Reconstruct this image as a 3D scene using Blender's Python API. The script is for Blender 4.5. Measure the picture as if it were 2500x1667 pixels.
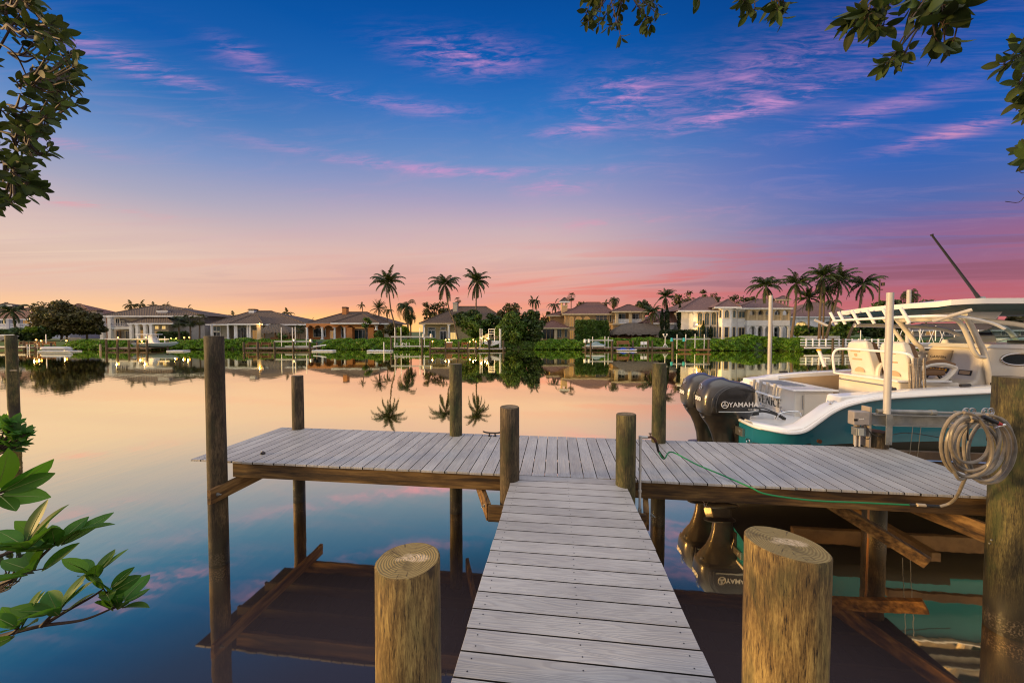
import bpy, math, random
import numpy as np
from mathutils import Vector, Matrix
R = math.radians
rnd = random.Random(7)
nr = np.random.RandomState(5)
scene = bpy.context.scene
for o in list(bpy.data.objects): bpy.data.objects.remove(o)

# ---------------------------------------------------------------- camera
F, CH = 900.0, 2.85                      # focal length in photo pixels, camera height above the water
TH = math.atan(25.5 / F); CT, ST = math.cos(TH), math.sin(TH)
cd = bpy.data.cameras.new('camera'); cam = bpy.data.objects.new('camera', cd)
scene.collection.objects.link(cam); scene.camera = cam
cd.sensor_width = 36; cd.lens = F / 2500 * 36; cd.clip_start = 0.05; cd.clip_end = 4000
cam.location = (0, 0, CH); cam.rotation_euler = (R(90) - TH, 0, 0)

# ---------------------------------------------------------------- world: dusk sky
def lin(c):
    return tuple(((v / 255) / 12.92 if v / 255 <= .04045 else ((v / 255 + .055) / 1.055) ** 2.4) for v in c)
w = bpy.data.worlds.new('World'); scene.world = w; w.use_nodes = True
nt = w.node_tree; nt.nodes.clear()
class NT:
    def __init__(s, tree): s.t = tree
    def n(s, kind, **kw):
        x = s.t.nodes.new('ShaderNode' + kind)
        for k, v in kw.items(): setattr(x, k, v)
        return x
    def l(s, a, b): s.t.links.new(a, b)
    def put(s, inp, v):
        if hasattr(v, 'is_output') or isinstance(v, bpy.types.NodeSocket): s.l(v, inp)
        else: inp.default_value = v
    def m(s, op, a, b=0.0, c=None, clamp=False):
        x = s.n('Math', operation=op); x.use_clamp = clamp
        s.put(x.inputs[0], a); s.put(x.inputs[1], b)
        if c is not None: s.put(x.inputs[2], c)
        return x.outputs[0]
    def mix(s, f, a, b, mode='MIX'):
        x = s.n('Mix', data_type='RGBA', blend_type=mode)
        s.put(x.inputs[0], f)
        for i, v in ((6, a), (7, b)):
            if isinstance(v, tuple) and len(v) == 3: v = (*v, 1)
            s.put(x.inputs[i], v)
        return x.outputs[2]
    def ramp(s, f, stops, interp='LINEAR'):
        x = s.n('ValToRGB'); cr = x.color_ramp; cr.interpolation = interp
        while len(cr.elements) < len(stops): cr.elements.new(0.5)
        for e, (p, c) in zip(cr.elements, stops):
            e.position = p; e.color = (*c, 1) if len(c) == 3 else c
        s.put(x.inputs[0], f); return x.outputs[0]
    def mapr(s, v, a, b, c=0., d=1., smooth=True):
        x = s.n('MapRange'); x.interpolation_type = 'SMOOTHSTEP' if smooth else 'LINEAR'
        s.put(x.inputs[0], v)
        for i, q in enumerate((a, b, c, d)): x.inputs[i + 1].default_value = q
        return x.outputs[0]
    def vec(s, x, y, z):
        q = s.n('CombineXYZ')
        for i, v in enumerate((x, y, z)): s.put(q.inputs[i], v)
        return q.outputs[0]
    def noise(s, v, scale, detail=4, rough=.55, dist=0.):
        x = s.n('TexNoise'); s.l(v, x.inputs['Vector'])
        x.inputs['Scale'].default_value = scale; x.inputs['Detail'].default_value = detail
        x.inputs['Roughness'].default_value = rough; x.inputs['Distortion'].default_value = dist
        return x.outputs['Fac']
g = NT(nt)
tc = g.n('TexCoord'); sp = g.n('SeparateXYZ'); g.l(tc.outputs['Generated'], sp.inputs[0])
dx, dy, dz = sp.outputs
el = g.m('MULTIPLY', g.m('ARCSINE', g.m('MAXIMUM', g.m('MINIMUM', dz, .9999), -.9999)), 180 / math.pi)
az = g.m('MULTIPLY', g.m('ARCTAN2', dx, dy), 180 / math.pi)      # 0 = straight over the water, + = right
t = g.m('DIVIDE', el, 60.0, clamp=True)
def st(lst): return [(e / 60.0, lin(c)) for e, c in lst]
left = g.ramp(t, st([(0, (248, 192, 136)), (2.4, (242, 194, 156)), (4.5, (230, 190, 170)), (8, (230, 200, 182)), (11, (214, 188, 184)), (15, (168, 168, 192)),
                     (20, (112, 145, 198)), (25, (40, 112, 184)), (30, (6, 88, 170)), (42, (4, 66, 138)), (60, (60, 80, 130))]))
midc = g.ramp(t, st([(0, (248, 160, 118)), (2.5, (240, 148, 126)), (5, (230, 158, 142)), (8, (230, 172, 158)), (11, (224, 184, 174)), (15, (204, 178, 184)),
                     (19, (168, 160, 192)), (24, (112, 144, 198)), (30, (48, 116, 192)), (36, (8, 90, 174)), (42, (4, 74, 152)), (60, (60, 80, 130))]))
right = g.ramp(t, st([(0, (208, 116, 106)), (2.2, (198, 106, 110)), (4, (182, 102, 118)), (6.5, (158, 100, 130)), (10, (122, 104, 156)), (13, (84, 106, 172)),
                      (18, (38, 98, 182)), (24, (14, 88, 176)), (31, (4, 66, 146)), (42, (2, 48, 112)), (60, (60, 80, 130))]))
fl = g.mapr(az, -52, -8, 0, 1); fr = g.mapr(az, 2, 50, 0, 1)
sky = g.mix(fr, g.mix(fl, left, midc), right)
# streaky high cloud, lit pink, in patches
azn = g.m('MULTIPLY', az, .024)
lv = g.m('MULTIPLY', g.m('DIVIDE', dz, g.m('MAXIMUM', dy, .3)), 52.)      # cloud decks seen edge-on run level
tilt = g.m('SUBTRACT', lv, g.m('MULTIPLY', az, .045))
v1 = g.vec(azn, g.m('MULTIPLY', tilt, .125), 0.)
n1 = g.noise(v1, 3.4, 10, .66, 1.1)
v2 = g.vec(g.m('MULTIPLY', az, .075), g.m('MULTIPLY', tilt, .40), 3.7)
n2 = g.noise(v2, 3.0, 9, .68, .9)
def blob(a0, e0, wa, we, k=1.):
    a = g.m('POWER', g.m('DIVIDE', g.m('SUBTRACT', az, a0), wa), 2.0)
    b = g.m('POWER', g.m('DIVIDE', g.m('SUBTRACT', el, e0), we), 2.0)
    return g.m('MULTIPLY', g.m('EXPONENT', g.m('MULTIPLY', g.m('ADD', a, b), -1.0)), k)
def pe(px, py):
    x = (px - 1250) / F; z = (808 - py) / F
    return math.degrees(math.atan(x)), math.degrees(math.atan(z / math.sqrt(1 + x * x)))
mask = None
for px, py, wx, wy, k in ((1140, 155, 130, 40, 1.15), (1000, 270, 150, 20, .55), (720, 215, 120, 16, .6), (1500, 250, 110, 55, 1.1), (1800, 285, 220, 16, 1.3), (1850, 210, 360, 80, .75),
                          (2100, 290, 200, 20, .8), (2300, 335, 170, 18, 1.25), (1400, 330, 90, 14, .95), (350, 175, 170, 30, 1.1), (600, 140, 60, 22, .7), (200, 500, 240, 10, .9), (180, 360, 120, 12, .7),
                          (1100, 425, 330, 13, 1.0), (1350, 460, 80, 20, .7), (1500, 545, 260, 14, .6)):
    a0, e0 = pe(px, py); a1, _ = pe(px + wx, py); _, e1 = pe(px, py - wy)
    b_ = blob(a0, e0, abs(a1 - a0), abs(e1 - e0), k)
    mask = b_ if mask is None else g.m('ADD', mask, b_)
mask = g.m('MINIMUM', mask, 1.25)
c1 = g.m('MULTIPLY', g.mapr(g.m('ADD', g.m('MULTIPLY', n1, .55), g.m('MULTIPLY', n2, .5)), .44, .70), mask, clamp=True)
pink = g.mix(g.mapr(el, 6, 26), lin((250, 150, 138)), lin((214, 150, 208)))
sky = g.mix(g.m('MULTIPLY', c1, .78, clamp=True), sky, pink)
# faint veil everywhere
veil = g.m('MULTIPLY', g.mapr(n1, .45, .75), g.mapr(el, 34, 20), clamp=True)
sky = g.mix(g.m('MULTIPLY', veil, .13), sky, lin((206, 160, 190)))
# long low bands near the horizon
v3 = g.vec(g.m('MULTIPLY', az, .012), g.m('MULTIPLY', tilt, .20), 9.1)
n3 = g.noise(v3, 2.4, 6, .55, .8)
low = g.m('MULTIPLY', g.mapr(n3, .50, .62), g.mapr(el, 15, 7), clamp=True)
lowm = g.m('MULTIPLY', low, g.m('MULTIPLY', g.mapr(az, -25, 10, .10, .55), g.mapr(az, 18, 45, 1, .5)))
sky = g.mix(lowm, sky, g.mix(fr, lin((238, 124, 110)), lin((192, 88, 98))))
dk = g.m('MULTIPLY', g.mapr(n3, .46, .36), g.mapr(el, 13, 6), clamp=True)
sky = g.mix(g.m('MULTIPLY', dk, g.mapr(az, -40, 20, .15, .55)), sky, g.mix(fr, lin((176, 140, 150)), lin((140, 84, 104))))
# afterglow where the sun went down, low on the left
glow = g.m('ADD', blob(-20, 0, 24, 3.0, .55), blob(-52, 0, 20, 3, .2))
sky = g.mix(g.m('MINIMUM', glow, 1.), sky, (1.7, .92, .22))
# unseen overhead and eastern sky behind the photographer, brightened to act as fill light
back = g.m('MAXIMUM', g.mapr(g.m('ABSOLUTE', az), 70, 120), g.mapr(el, 44, 62), clamp=True)
sky = g.mix(back, sky, g.mix(g.mapr(el, 20, 60), (.62, .54, .52), (1.38, 1.34, 1.33)))
nish = g.n('TexSky', sky_type='NISHITA'); nish.sun_disc = False; nish.sun_elevation = R(6.5); nish.sun_rotation = R(-97)
sky = g.mix(.002, sky, nish.outputs[0], 'ADD')
bg = g.n('Background'); g.l(sky, bg.inputs[0]); bg.inputs[1].default_value = 1.0
ow = g.n('OutputWorld'); g.l(bg.outputs[0], ow.inputs[0])

# ---------------------------------------------------------------- last warm light from the low west, on the left
sl = bpy.data.lights.new('sun', 'SUN'); sun = bpy.data.objects.new('sun', sl); scene.collection.objects.link(sun)
sl.energy = 4.6; sl.angle = R(8); sl.color = (1.0, .62, .24)
sv = Vector((math.sin(R(-97)) * math.cos(R(6.5)), math.cos(R(-97)) * math.cos(R(6.5)), math.sin(R(6.5))))
sun.rotation_euler = sv.to_track_quat('Z', 'Y').to_euler(); sun.location = (-30, 0, 12)
scene.view_settings.view_transform = 'Standard'; scene.view_settings.look = 'None'
scene.view_settings.exposure = 0.0; scene.view_settings.gamma = 1.0
scene.render.engine = 'CYCLES'; scene.cycles.filter_width = 1.15

# ---------------------------------------------------------------- projection helpers (used once, to read positions off the photo)
def fx(px, D): return (px - 1250) / F * D
def fz(py, D):
    t_ = (833.5 - py) / F
    return CH + D * (t_ * CT - ST) / (CT + t_ * ST)
def W(px, py, D): return Vector((fx(px, D), D, fz(py, D)))
def mpx(D): return D / F

# ---------------------------------------------------------------- materials
MATS = {}
def material(name, col, rough=.6, metal=0., var=None, vscale=3., vec_scale=(1, 1, 1), bump=0., bscale=None, island=0., trans=0., emit=None, estr=0., spec=None, coat=0., ramp=None, detail=5):
    m = bpy.data.materials.new(name); m.use_nodes = True; t_ = m.node_tree; t_.nodes.clear(); q = NT(t_)
    out = q.n('OutputMaterial'); b = q.n('BsdfPrincipled')
    b.inputs['Roughness'].default_value = rough; b.inputs['Metallic'].default_value = metal
    if spec is not None: b.inputs['Specular IOR Level'].default_value = spec
    b.inputs['Coat Weight'].default_value = coat; b.inputs['Coat Roughness'].default_value = .08
    tcn = q.n('TexCoord'); mp = q.n('Mapping'); q.l(tcn.outputs['Object'], mp.inputs[0]); mp.inputs['Scale'].default_value = vec_scale
    c = (*col, 1)
    if var is not None or ramp:
        nz = q.noise(mp.outputs[0], vscale, detail, .62)
        c = q.ramp(nz, ramp) if ramp else q.mix(q.mapr(nz, .34, .66), tuple(col), tuple(var))
    if island:
        ge = q.n('NewGeometry'); hs = q.n('HueSaturation')
        q.put(hs.inputs['Color'], c if not isinstance(c, tuple) else c)
        q.l(q.mapr(ge.outputs['Random Per Island'], 0, 1, 1 - island, 1 + island, False), hs.inputs['Value'])
        q.l(q.mapr(q.m('FRACT', q.m('MULTIPLY', ge.outputs['Random Per Island'], 7.31)), 0, 1, .5 - island * .04, .5 + island * .03, False), hs.inputs['Hue'])
        c = hs.outputs[0]
    q.put(b.inputs['Base Color'], c)
    if bump:
        bn = q.noise(mp.outputs[0], bscale or vscale * 2, 5, .6); bp = q.n('Bump'); bp.inputs['Strength'].default_value = bump; bp.inputs['Distance'].default_value = .01
        q.l(bn, bp.inputs['Height']); q.l(bp.outputs[0], b.inputs['Normal'])
    sh = b.outputs[0]
    if emit: b.inputs['Emission Color'].default_value = (*emit, 1); b.inputs['Emission Strength'].default_value = estr
    if trans:
        tr = q.n('BsdfTranslucent'); q.put(tr.inputs[0], c); ms = q.n('MixShader'); ms.inputs[0].default_value = trans
        q.l(sh, ms.inputs[1]); q.l(tr.outputs[0], ms.inputs[2]); sh = ms.outputs[0]
    q.l(sh, out.inputs[0]); MATS[name] = m; return m

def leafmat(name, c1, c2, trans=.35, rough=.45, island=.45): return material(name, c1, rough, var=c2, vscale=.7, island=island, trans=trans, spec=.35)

material('white_paint', (.72, .71, .68), .45, var=(.60, .59, .55), vscale=2)
material('gelcoat', (.80, .75, .65), .22, coat=.5, var=(.74, .68, .58), vscale=1.5, spec=.5)
material('gelcoat_white', (.80, .80, .80), .2, coat=.5)
material('liner', (.56, .40, .24), .4, var=(.50, .35, .2), vscale=2)
material('teal_hull', (.012, .150, .235), .26, coat=.25, var=(.016, .17, .26), vscale=1.2, spec=.3)
material('bottom_paint', (.012, .014, .014), .7)
material('teal_canvas', (.004, .075, .095), .5)
material('tan_cushion', (.22, .12, .055), .6, bump=.2, bscale=60)
material('tan_cover', (.42, .34, .24), .7)
material('black_rubber', (.012, .012, .012), .5)
material('black_plastic', (.015, .014, .014), .3)
material('cowl_grey', (.07, .07, .075), .28, metal=.5, coat=.5)
material('cowl_dark', (.012, .011, .011), .34, coat=.35, var=(.018, .016, .015), vscale=3)
material('leg_dark', (.018, .017, .017), .35, coat=.3, var=(.035, .03, .026), vscale=5)
material('chrome', (.7, .7, .7), .12, metal=1.)
material('steel', (.45, .45, .44), .35, metal=.9)
material('galv', (.30, .31, .31), .5, metal=.6, var=(.22, .23, .23), vscale=8)
material('letter_white', (.75, .75, .75), .4)
material('letter_black', (.01, .01, .012), .4)
material('emblem_red', (.4, .02, .01), .4)
material('pvc', (.52, .50, .48), .45, var=(.42, .40, .38), vscale=6, vec_scale=(1, 1, .3))
material('pvc_white', (.78, .78, .80), .45)
material('rust', (.10, .035, .015), .85, var=(.05, .02, .012), vscale=12, bump=.4)
material('alu', (.50, .51, .52), .4, metal=.7)
material('box_grey', (.30, .27, .26), .6, var=(.26, .24, .23), vscale=20)
material('clear_plastic', (.35, .37, .35), .2)
material('hose_green', (.005, .19, .06), .45)
material('hose_grey', (.25, .22, .18), .38, var=(.16, .14, .115), vscale=10)
material('hose_black', (.02, .02, .02), .4)
material('yellow', (.85, .42, .01), .5)
material('rope', (.42, .36, .28), .85, var=(.28, .23, .17), vscale=40)
material('red_plastic', (.5, .02, .02), .5)
material('antenna_black', (.02, .018, .018), .5)
def glassmat(name, tint, alpha):
    m = bpy.data.materials.new(name); m.use_nodes = True; t_ = m.node_tree; t_.nodes.clear(); q = NT(t_)
    out = q.n('OutputMaterial'); gl = q.n('BsdfGlossy'); gl.inputs['Roughness'].default_value = .03; tr = q.n('BsdfTransparent'); tr.inputs[0].default_value = (*tint, 1)
    lw = q.n('Fresnel'); lw.inputs[0].default_value = 1.45; ms = q.n('MixShader'); q.l(q.m('ADD', lw.outputs[0], alpha), ms.inputs[0]); q.l(tr.outputs[0], ms.inputs[1]); q.l(gl.outputs[0], ms.inputs[2]); q.l(ms.outputs[0], out.inputs[0]); MATS[name] = m
glassmat('windshield', (.62, .80, .78), .04)
# piles and timber
def pilemat(name, ramp, moss, wet=True, mossk=.6, sc=5.):
    m = bpy.data.materials.new(name); m.use_nodes = True; t_ = m.node_tree; t_.nodes.clear(); q = NT(t_)
    out = q.n('OutputMaterial'); b = q.n('BsdfPrincipled'); b.inputs['Roughness'].default_value = .8
    tcn = q.n('TexCoord'); mp = q.n('Mapping'); q.l(tcn.outputs['Object'], mp.inputs[0]); mp.inputs['Scale'].default_value = (1, 1, .10)
    fine = q.m('ADD', q.m('MULTIPLY', q.noise(mp.outputs[0], sc * 12, 6, .7, .4), .5), q.m('MULTIPLY', q.noise(mp.outputs[0], sc * 42, 4, .7, .3), .5))
    mp2 = q.n('Mapping'); q.l(tcn.outputs['Object'], mp2.inputs[0]); mp2.inputs['Scale'].default_value = (1, 1, .35)
    big = q.noise(mp2.outputs[0], sc, 6, .65)
    c = q.ramp(q.m('ADD', q.m('MULTIPLY', q.mapr(fine, .36, .64, 0., 1., False), .5), q.m('MULTIPLY', q.mapr(big, .32, .68, 0., 1., False), .5)), ramp)
    c = q.mix(q.m('MULTIPLY', q.mapr(q.noise(mp2.outputs[0], sc * .8, 5, .7, .5), .46, .64), mossk), c, moss)
    kn = q.mapr(q.noise(mp2.outputs[0], sc * 1.4, 3, .5, .3), .64, .72)
    c = q.mix(q.m('MULTIPLY', kn, .75), c, (.02, .014, .008))
    crk = q.mapr(fine, .44, .40); c = q.mix(q.m('MULTIPLY', crk, .8), c, (.012, .008, .004))
    ge = q.n('NewGeometry'); s2 = q.n('SeparateXYZ'); q.l(ge.outputs['Position'], s2.inputs[0]); z = s2.outputs[2]
    if wet:
        zz = q.m('ADD', z, q.m('MULTIPLY', q.noise(mp2.outputs[0], 14, 4), .12))
        c = q.mix(q.mapr(zz, .72, .22), c, (.010, .008, .006))
        bar = q.m('MULTIPLY', q.mapr(zz, .28, .2), q.mapr(zz, .06, .12), clamp=True)
        vb = q.mapr(q.noise(tcn.outputs['Object'], 70, 2), .50, .60)
        c = q.mix(q.m('MULTIPLY', q.m('MULTIPLY', bar, vb), .5), c, (.14, .11, .085))
        q.l(q.mapr(zz, .5, .15, .8, .35), b.inputs['Roughness'])
    q.l(c, b.inputs['Base Color'])
    bp = q.n('Bump'); bp.inputs['Strength'].default_value = .55; bp.inputs['Distance'].default_value = .006; q.l(fine, bp.inputs['Height']); q.l(bp.outputs[0], b.inputs['Normal'])
    q.l(b.outputs[0], out.inputs[0]); MATS[name] = m
pilemat('pile_brown', [(.25, (.010, .006, .003)), (.5, (.050, .033, .017)), (.8, (.15, .105, .055))], (.03, .034, .014), mossk=.55)
pilemat('pile_mossy', [(.25, (.010, .008, .004)), (.5, (.058, .047, .018)), (.8, (.17, .14, .05))], (.028, .042, .010), mossk=.8)
pilemat('pile_fore', [(.22, (.035, .018, .005)), (.5, (.17, .105, .032)), (.82, (.44, .31, .10))], (.060, .058, .018), mossk=.6, sc=6)
# end grain with growth rings and a pale worn heart
def endgrain(name, c1, c2, heart):
    m = bpy.data.materials.new(name); m.use_nodes = True; t_ = m.node_tree; t_.nodes.clear(); q = NT(t_)
    out = q.n('OutputMaterial'); b = q.n('BsdfPrincipled'); b.inputs['Roughness'].default_value = .8
    tcn = q.n('TexCoord'); mp = q.n('Mapping'); q.l(tcn.outputs['Object'], mp.inputs[0]); mp.inputs['Scale'].default_value = (1, 1, 0)
    nz = q.noise(mp.outputs[0], 9, 4, .6); wv = q.n('TexWave', wave_type='RINGS', rings_direction='Z'); wv.inputs['Scale'].default_value = 30; wv.inputs['Distortion'].default_value = 3.4; wv.inputs['Detail'].default_value = 3; wv.inputs['Detail Scale'].default_value = .8
    q.l(mp.outputs[0], wv.inputs['Vector'])
    c = q.mix(q.m('MULTIPLY', wv.outputs['Fac'], .55), c1, c2); c = q.mix(q.mapr(nz, .52, .7), c, tuple(.6 * k for k in c1))
    sh_ = q.n('Mapping'); q.l(mp.outputs[0], sh_.inputs[0]); sh_.inputs['Location'].default_value = (-.02, -.005, 0); sh_.inputs['Rotation'].default_value = (0, 0, -.6); sh_.inputs['Scale'].default_value = (.6, 1.5, 0)
    ln = q.n('VectorMath', operation='LENGTH'); q.l(sh_.outputs[0], ln.inputs[0])
    hz = q.m('ADD', ln.outputs['Value'], q.m('MULTIPLY', q.m('SUBTRACT', q.noise(mp.outputs[0], 16, 4), .5), .11))
    c = q.mix(q.m('MULTIPLY', q.mapr(hz, .055, .03), q.mapr(q.noise(mp.outputs[0], 60, 4), .3, .6)), c, heart)
    an = q.n('SeparateXYZ'); q.l(mp.outputs[0], an.inputs[0]); ang = q.m('ARCTAN2', an.outputs[1], an.outputs[0])
    ck = q.mapr(q.noise(q.vec(q.m('MULTIPLY', ang, 2.2), q.m('MULTIPLY', ln.outputs['Value'], 3.), 0.), 3.4, 2, .4), .36, .33)
    c = q.mix(q.m('MULTIPLY', ck, .7), c, (.03, .018, .008))
    q.l(c, b.inputs['Base Color']); bp = q.n('Bump'); bp.inputs['Strength'].default_value = .5; bp.inputs['Distance'].default_value = .003; q.l(wv.outputs['Fac'], bp.inputs['Height']); q.l(bp.outputs[0], b.inputs['Normal'])
    q.l(b.outputs[0], out.inputs[0]); MATS[name] = m
endgrain('end_fore', (.20, .135, .045), (.40, .30, .115), (.56, .42, .26))
endgrain('end_pile', (.10, .075, .035), (.22, .16, .08), (.30, .22, .13))
# timber beams
def timber(name, ramp, vs):
    m = material(name, (1, 1, 1), .75, ramp=ramp, vscale=6, vec_scale=vs, bump=.3, bscale=14, detail=7); return m
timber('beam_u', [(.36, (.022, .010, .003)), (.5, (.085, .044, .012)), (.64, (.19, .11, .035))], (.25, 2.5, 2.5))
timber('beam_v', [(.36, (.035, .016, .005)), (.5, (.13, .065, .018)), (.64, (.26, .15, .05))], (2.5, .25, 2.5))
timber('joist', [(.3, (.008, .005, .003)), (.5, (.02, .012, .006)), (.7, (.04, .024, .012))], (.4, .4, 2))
# composite deck boards; grain runs along x or y of the dock
def boards(name, along):
    m = bpy.data.materials.new(name); m.use_nodes = True; t_ = m.node_tree; t_.nodes.clear(); q = NT(t_)
    out = q.n('OutputMaterial'); b = q.n('BsdfPrincipled')
    tcn = q.n('TexCoord'); ge = q.n('NewGeometry'); off = q.m('MULTIPLY', ge.outputs['Random Per Island'], 37.)
    s2 = q.n('SeparateXYZ'); q.l(tcn.outputs['Object'], s2.inputs[0]); X, Y = (s2.outputs[0], s2.outputs[1]) if along == 'x' else (s2.outputs[1], s2.outputs[0])
    v = q.vec(q.m('ADD', q.m('MULTIPLY', X, .62), off), q.m('MULTIPLY', Y, 9.), off)
    ring = q.noise(v, 1.3, 2, .45, .25)
    wv = q.m('SINE', q.m('MULTIPLY', ring, 95.))
    lines = q.mapr(wv, .35, .95)
    fib = q.noise(q.vec(q.m('ADD', q.m('MULTIPLY', X, 3.), off), q.m('MULTIPLY', Y, 120.), off), 1.2, 3, .6)
    big = q.noise(q.vec(q.m('MULTIPLY', X, .9), q.m('MULTIPLY', Y, 2.5), off), 1.6, 4, .6)
    c = q.mix(q.mapr(big, .35, .65), (.345, .335, .33), (.44, .43, .42))
    c = q.mix(q.m('MULTIPLY', lines, .26), c, (.19, .17, .175))
    c = q.mix(q.m('MULTIPLY', q.mapr(fib, .5, .68), .2), c, (.20, .17, .17))
    hs = q.n('HueSaturation'); q.l(c, hs.inputs['Color']); q.l(q.mapr(ge.outputs['Random Per Island'], 0, 1, .9, 1.1, False), hs.inputs['Value'])
    q.l(hs.outputs[0], b.inputs['Base Color']); q.l(q.mapr(fib, .3, .7, .42, .58), b.inputs['Roughness'])
    bp = q.n('Bump'); bp.inputs['Strength'].default_value = .3; bp.inputs['Distance'].default_value = .002; q.l(wv, bp.inputs['Height']); q.l(bp.outputs[0], b.inputs['Normal'])
    q.l(b.outputs[0], out.inputs[0]); MATS[name] = m
boards('deck_u', 'x'); boards('deck_v', 'y')
# water
m = bpy.data.materials.new('water'); m.use_nodes = True; t_ = m.node_tree; t_.nodes.clear(); q = NT(t_)
out = q.n('OutputMaterial'); gl = q.n('BsdfGlossy'); df = q.n('BsdfDiffuse'); df.inputs[0].default_value = (.042, .034, .042, 1)
tcn = q.n('TexCoord'); mp = q.n('Mapping'); q.l(tcn.outputs['Object'], mp.inputs[0]); mp.inputs['Scale'].default_value = (1, .35, 1)
nz = q.noise(mp.outputs[0], 1.6, 3, .5); bp = q.n('Bump'); bp.inputs['Strength'].default_value = .05; bp.inputs['Distance'].default_value = .05; q.l(nz, bp.inputs['Height'])
dbl = q.n('VectorMath', operation='SCALE'); dbl.inputs['Scale'].default_value = 2.0; fr_ = q.n('LayerWeight'); fr_.inputs[0].default_value = .5; fac = q.ramp(fr_.outputs['Facing'], [(0, (.08,) * 3), (.36, (.20,) * 3), (.44, (.38,) * 3), (.52, (.78,) * 3), (.62, (.96,) * 3), (1, (1.,) * 3)])
gl.inputs['Roughness'].default_value = .032; q.l(q.ramp(fr_.outputs['Facing'], [(.3, (.36, .30, .20)), (.48, (.50, .42, .25)), (.6, (.70, .52, .29)), (.68, (.725, .56, .31)), (.8, (.65, .60, .36)), (.95, (.525, .51, .40))]), dbl.inputs[0]); q.l(dbl.outputs[0], gl.inputs[0]); q.l(bp.outputs[0], gl.inputs['Normal'])
ms = q.n('MixShader'); q.l(fac, ms.inputs[0]); q.l(df.outputs[0], ms.inputs[1]); q.l(gl.outputs[0], ms.inputs[2]); q.l(ms.outputs[0], out.inputs[0]); MATS['water'] = m
# shore
material('grass', (.05, .10, .015), .9, var=(.035, .07, .012), vscale=1.5, bump=.3)
leafmat('hedge', (.085, .205, .012), (.13, .24, .014), .35, island=.65)
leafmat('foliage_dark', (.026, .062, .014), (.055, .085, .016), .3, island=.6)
leafmat('foliage_olive', (.060, .066, .020), (.105, .088, .026), .35, island=.6)
leafmat('foliage_mid', (.055, .125, .018), (.085, .145, .022), .35, island=.6)
leafmat('foliage_bright', (.16, .24, .012), (.10, .18, .012), .4)
leafmat('palm', (.030, .055, .012), (.060, .070, .014), .3, .4, .5)
leafmat('palm_golden', (.085, .075, .014), (.06, .07, .014), .4)
leafmat('cypress', (.010, .026, .008), (.016, .034, .010), .1)
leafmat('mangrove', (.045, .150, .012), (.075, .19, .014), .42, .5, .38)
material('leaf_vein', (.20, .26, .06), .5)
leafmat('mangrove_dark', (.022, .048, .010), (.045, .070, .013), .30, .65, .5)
material('deck_shade', (.006, .005, .004), .9)  # near-black standing in for the shade under and between the deck boards
material('bark', (.10, .075, .05), .9, var=(.05, .035, .022), vscale=8, bump=.4)
material('palm_trunk', (.15, .11, .075), .85, var=(.08, .055, .038), vscale=6, vec_scale=(1, 1, 4), bump=.5)
material('twig', (.055, .030, .018), .7, var=(.035, .02, .012), vscale=30)
def roofmat(name, c1, c2, sc=5.):
    m = bpy.data.materials.new(name); m.use_nodes = True; t_ = m.node_tree; t_.nodes.clear(); q = NT(t_)
    out = q.n('OutputMaterial'); b = q.n('BsdfPrincipled'); b.inputs['Roughness'].default_value = .85
    tcn = q.n('TexCoord'); s2 = q.n('SeparateXYZ'); q.l(tcn.outputs['Object'], s2.inputs[0])
    rows = q.m('FRACT', q.m('MULTIPLY', s2.outputs[2], 6.)); cols = q.m('SINE', q.m('MULTIPLY', q.m('ADD', s2.outputs[0], s2.outputs[1]), 19.))
    nz = q.noise(tcn.outputs['Object'], sc, 6, .75)
    c = q.mix(q.mapr(nz, .35, .65), c1, c2); c = q.mix(q.m('MULTIPLY', q.mapr(rows, .25, .0), .45), c, tuple(k * .35 for k in c1)); c = q.mix(q.m('MULTIPLY', q.mapr(cols, 0, -1), .35), c, tuple(k * .45 for k in c1))
    q.l(c, b.inputs['Base Color']); bp = q.n('Bump'); bp.inputs['Strength'].default_value = .6; bp.inputs['Distance'].default_value = .05; q.l(q.m('ADD', cols, rows), bp.inputs['Height']); q.l(bp.outputs[0], b.inputs['Normal'])
    q.l(b.outputs[0], out.inputs[0]); MATS[name] = m
roofmat('roof_brown', (0.07, 0.044, 0.032), (0.13, 0.085, 0.062)); roofmat('roof_red', (0.12, 0.052, 0.042), (0.21, 0.105, 0.085)); roofmat('roof_grey', (.070,.046,.036), (.14,.098,.075)); roofmat('roof_rose', (0.13, 0.068, 0.064), (0.24, 0.14, 0.13))
material('thatch', (.05, .04, .034), .95, var=(.16, .13, .11), vscale=9, vec_scale=(3, 3, .4), bump=.8, bscale=20)
for n_, c_ in (('stucco_white', (.80, .81, .86)), ('stucco_grey', (.40, .38, .39)), ('stucco_lilac', (.46, .47, .58)), ('stucco_cream', (.54, .43, .25)), ('stucco_pale', (.52, .46, .38)), ('stucco_orange', (.52, .21, .07)), ('stucco_beige', (.62, .43, .23)), ('trim_white', (.82, .83, .88)), ('trim_cream', (.62, .50, .33)), ('stucco_brick', (.2, .1, .08))):
    material(n_, c_, .85, var=tuple(k * .86 for k in c_), vscale=1.2)
material('pane_dark', (.015, .022, .028), .12, spec=.6); material('pane_teal', (.03, .07, .085), .15, spec=.6); material('pane_lit', (.5, .35, .1), .3, emit=(1., .62, .2), estr=.9); material('pane_warm', (.2, .1, .03), .3, emit=(1., .5, .14), estr=.30)
material('shade', (.05, .042, .036), .9)
material('bulb', (1, .8, .4), .4, emit=(1., .42, .05), estr=6.)
material('dock_wood', (.15, .10, .065), .85, var=(.09, .06, .04), vscale=3); material('dock_pale', (.34, .29, .24), .8, var=(.25, .21, .17), vscale=3); material('bench_wood', (.22, .11, .05), .8); material('dock_post', (.09, .065, .045), .85, var=(.05, .04, .03), vscale=4)
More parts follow.
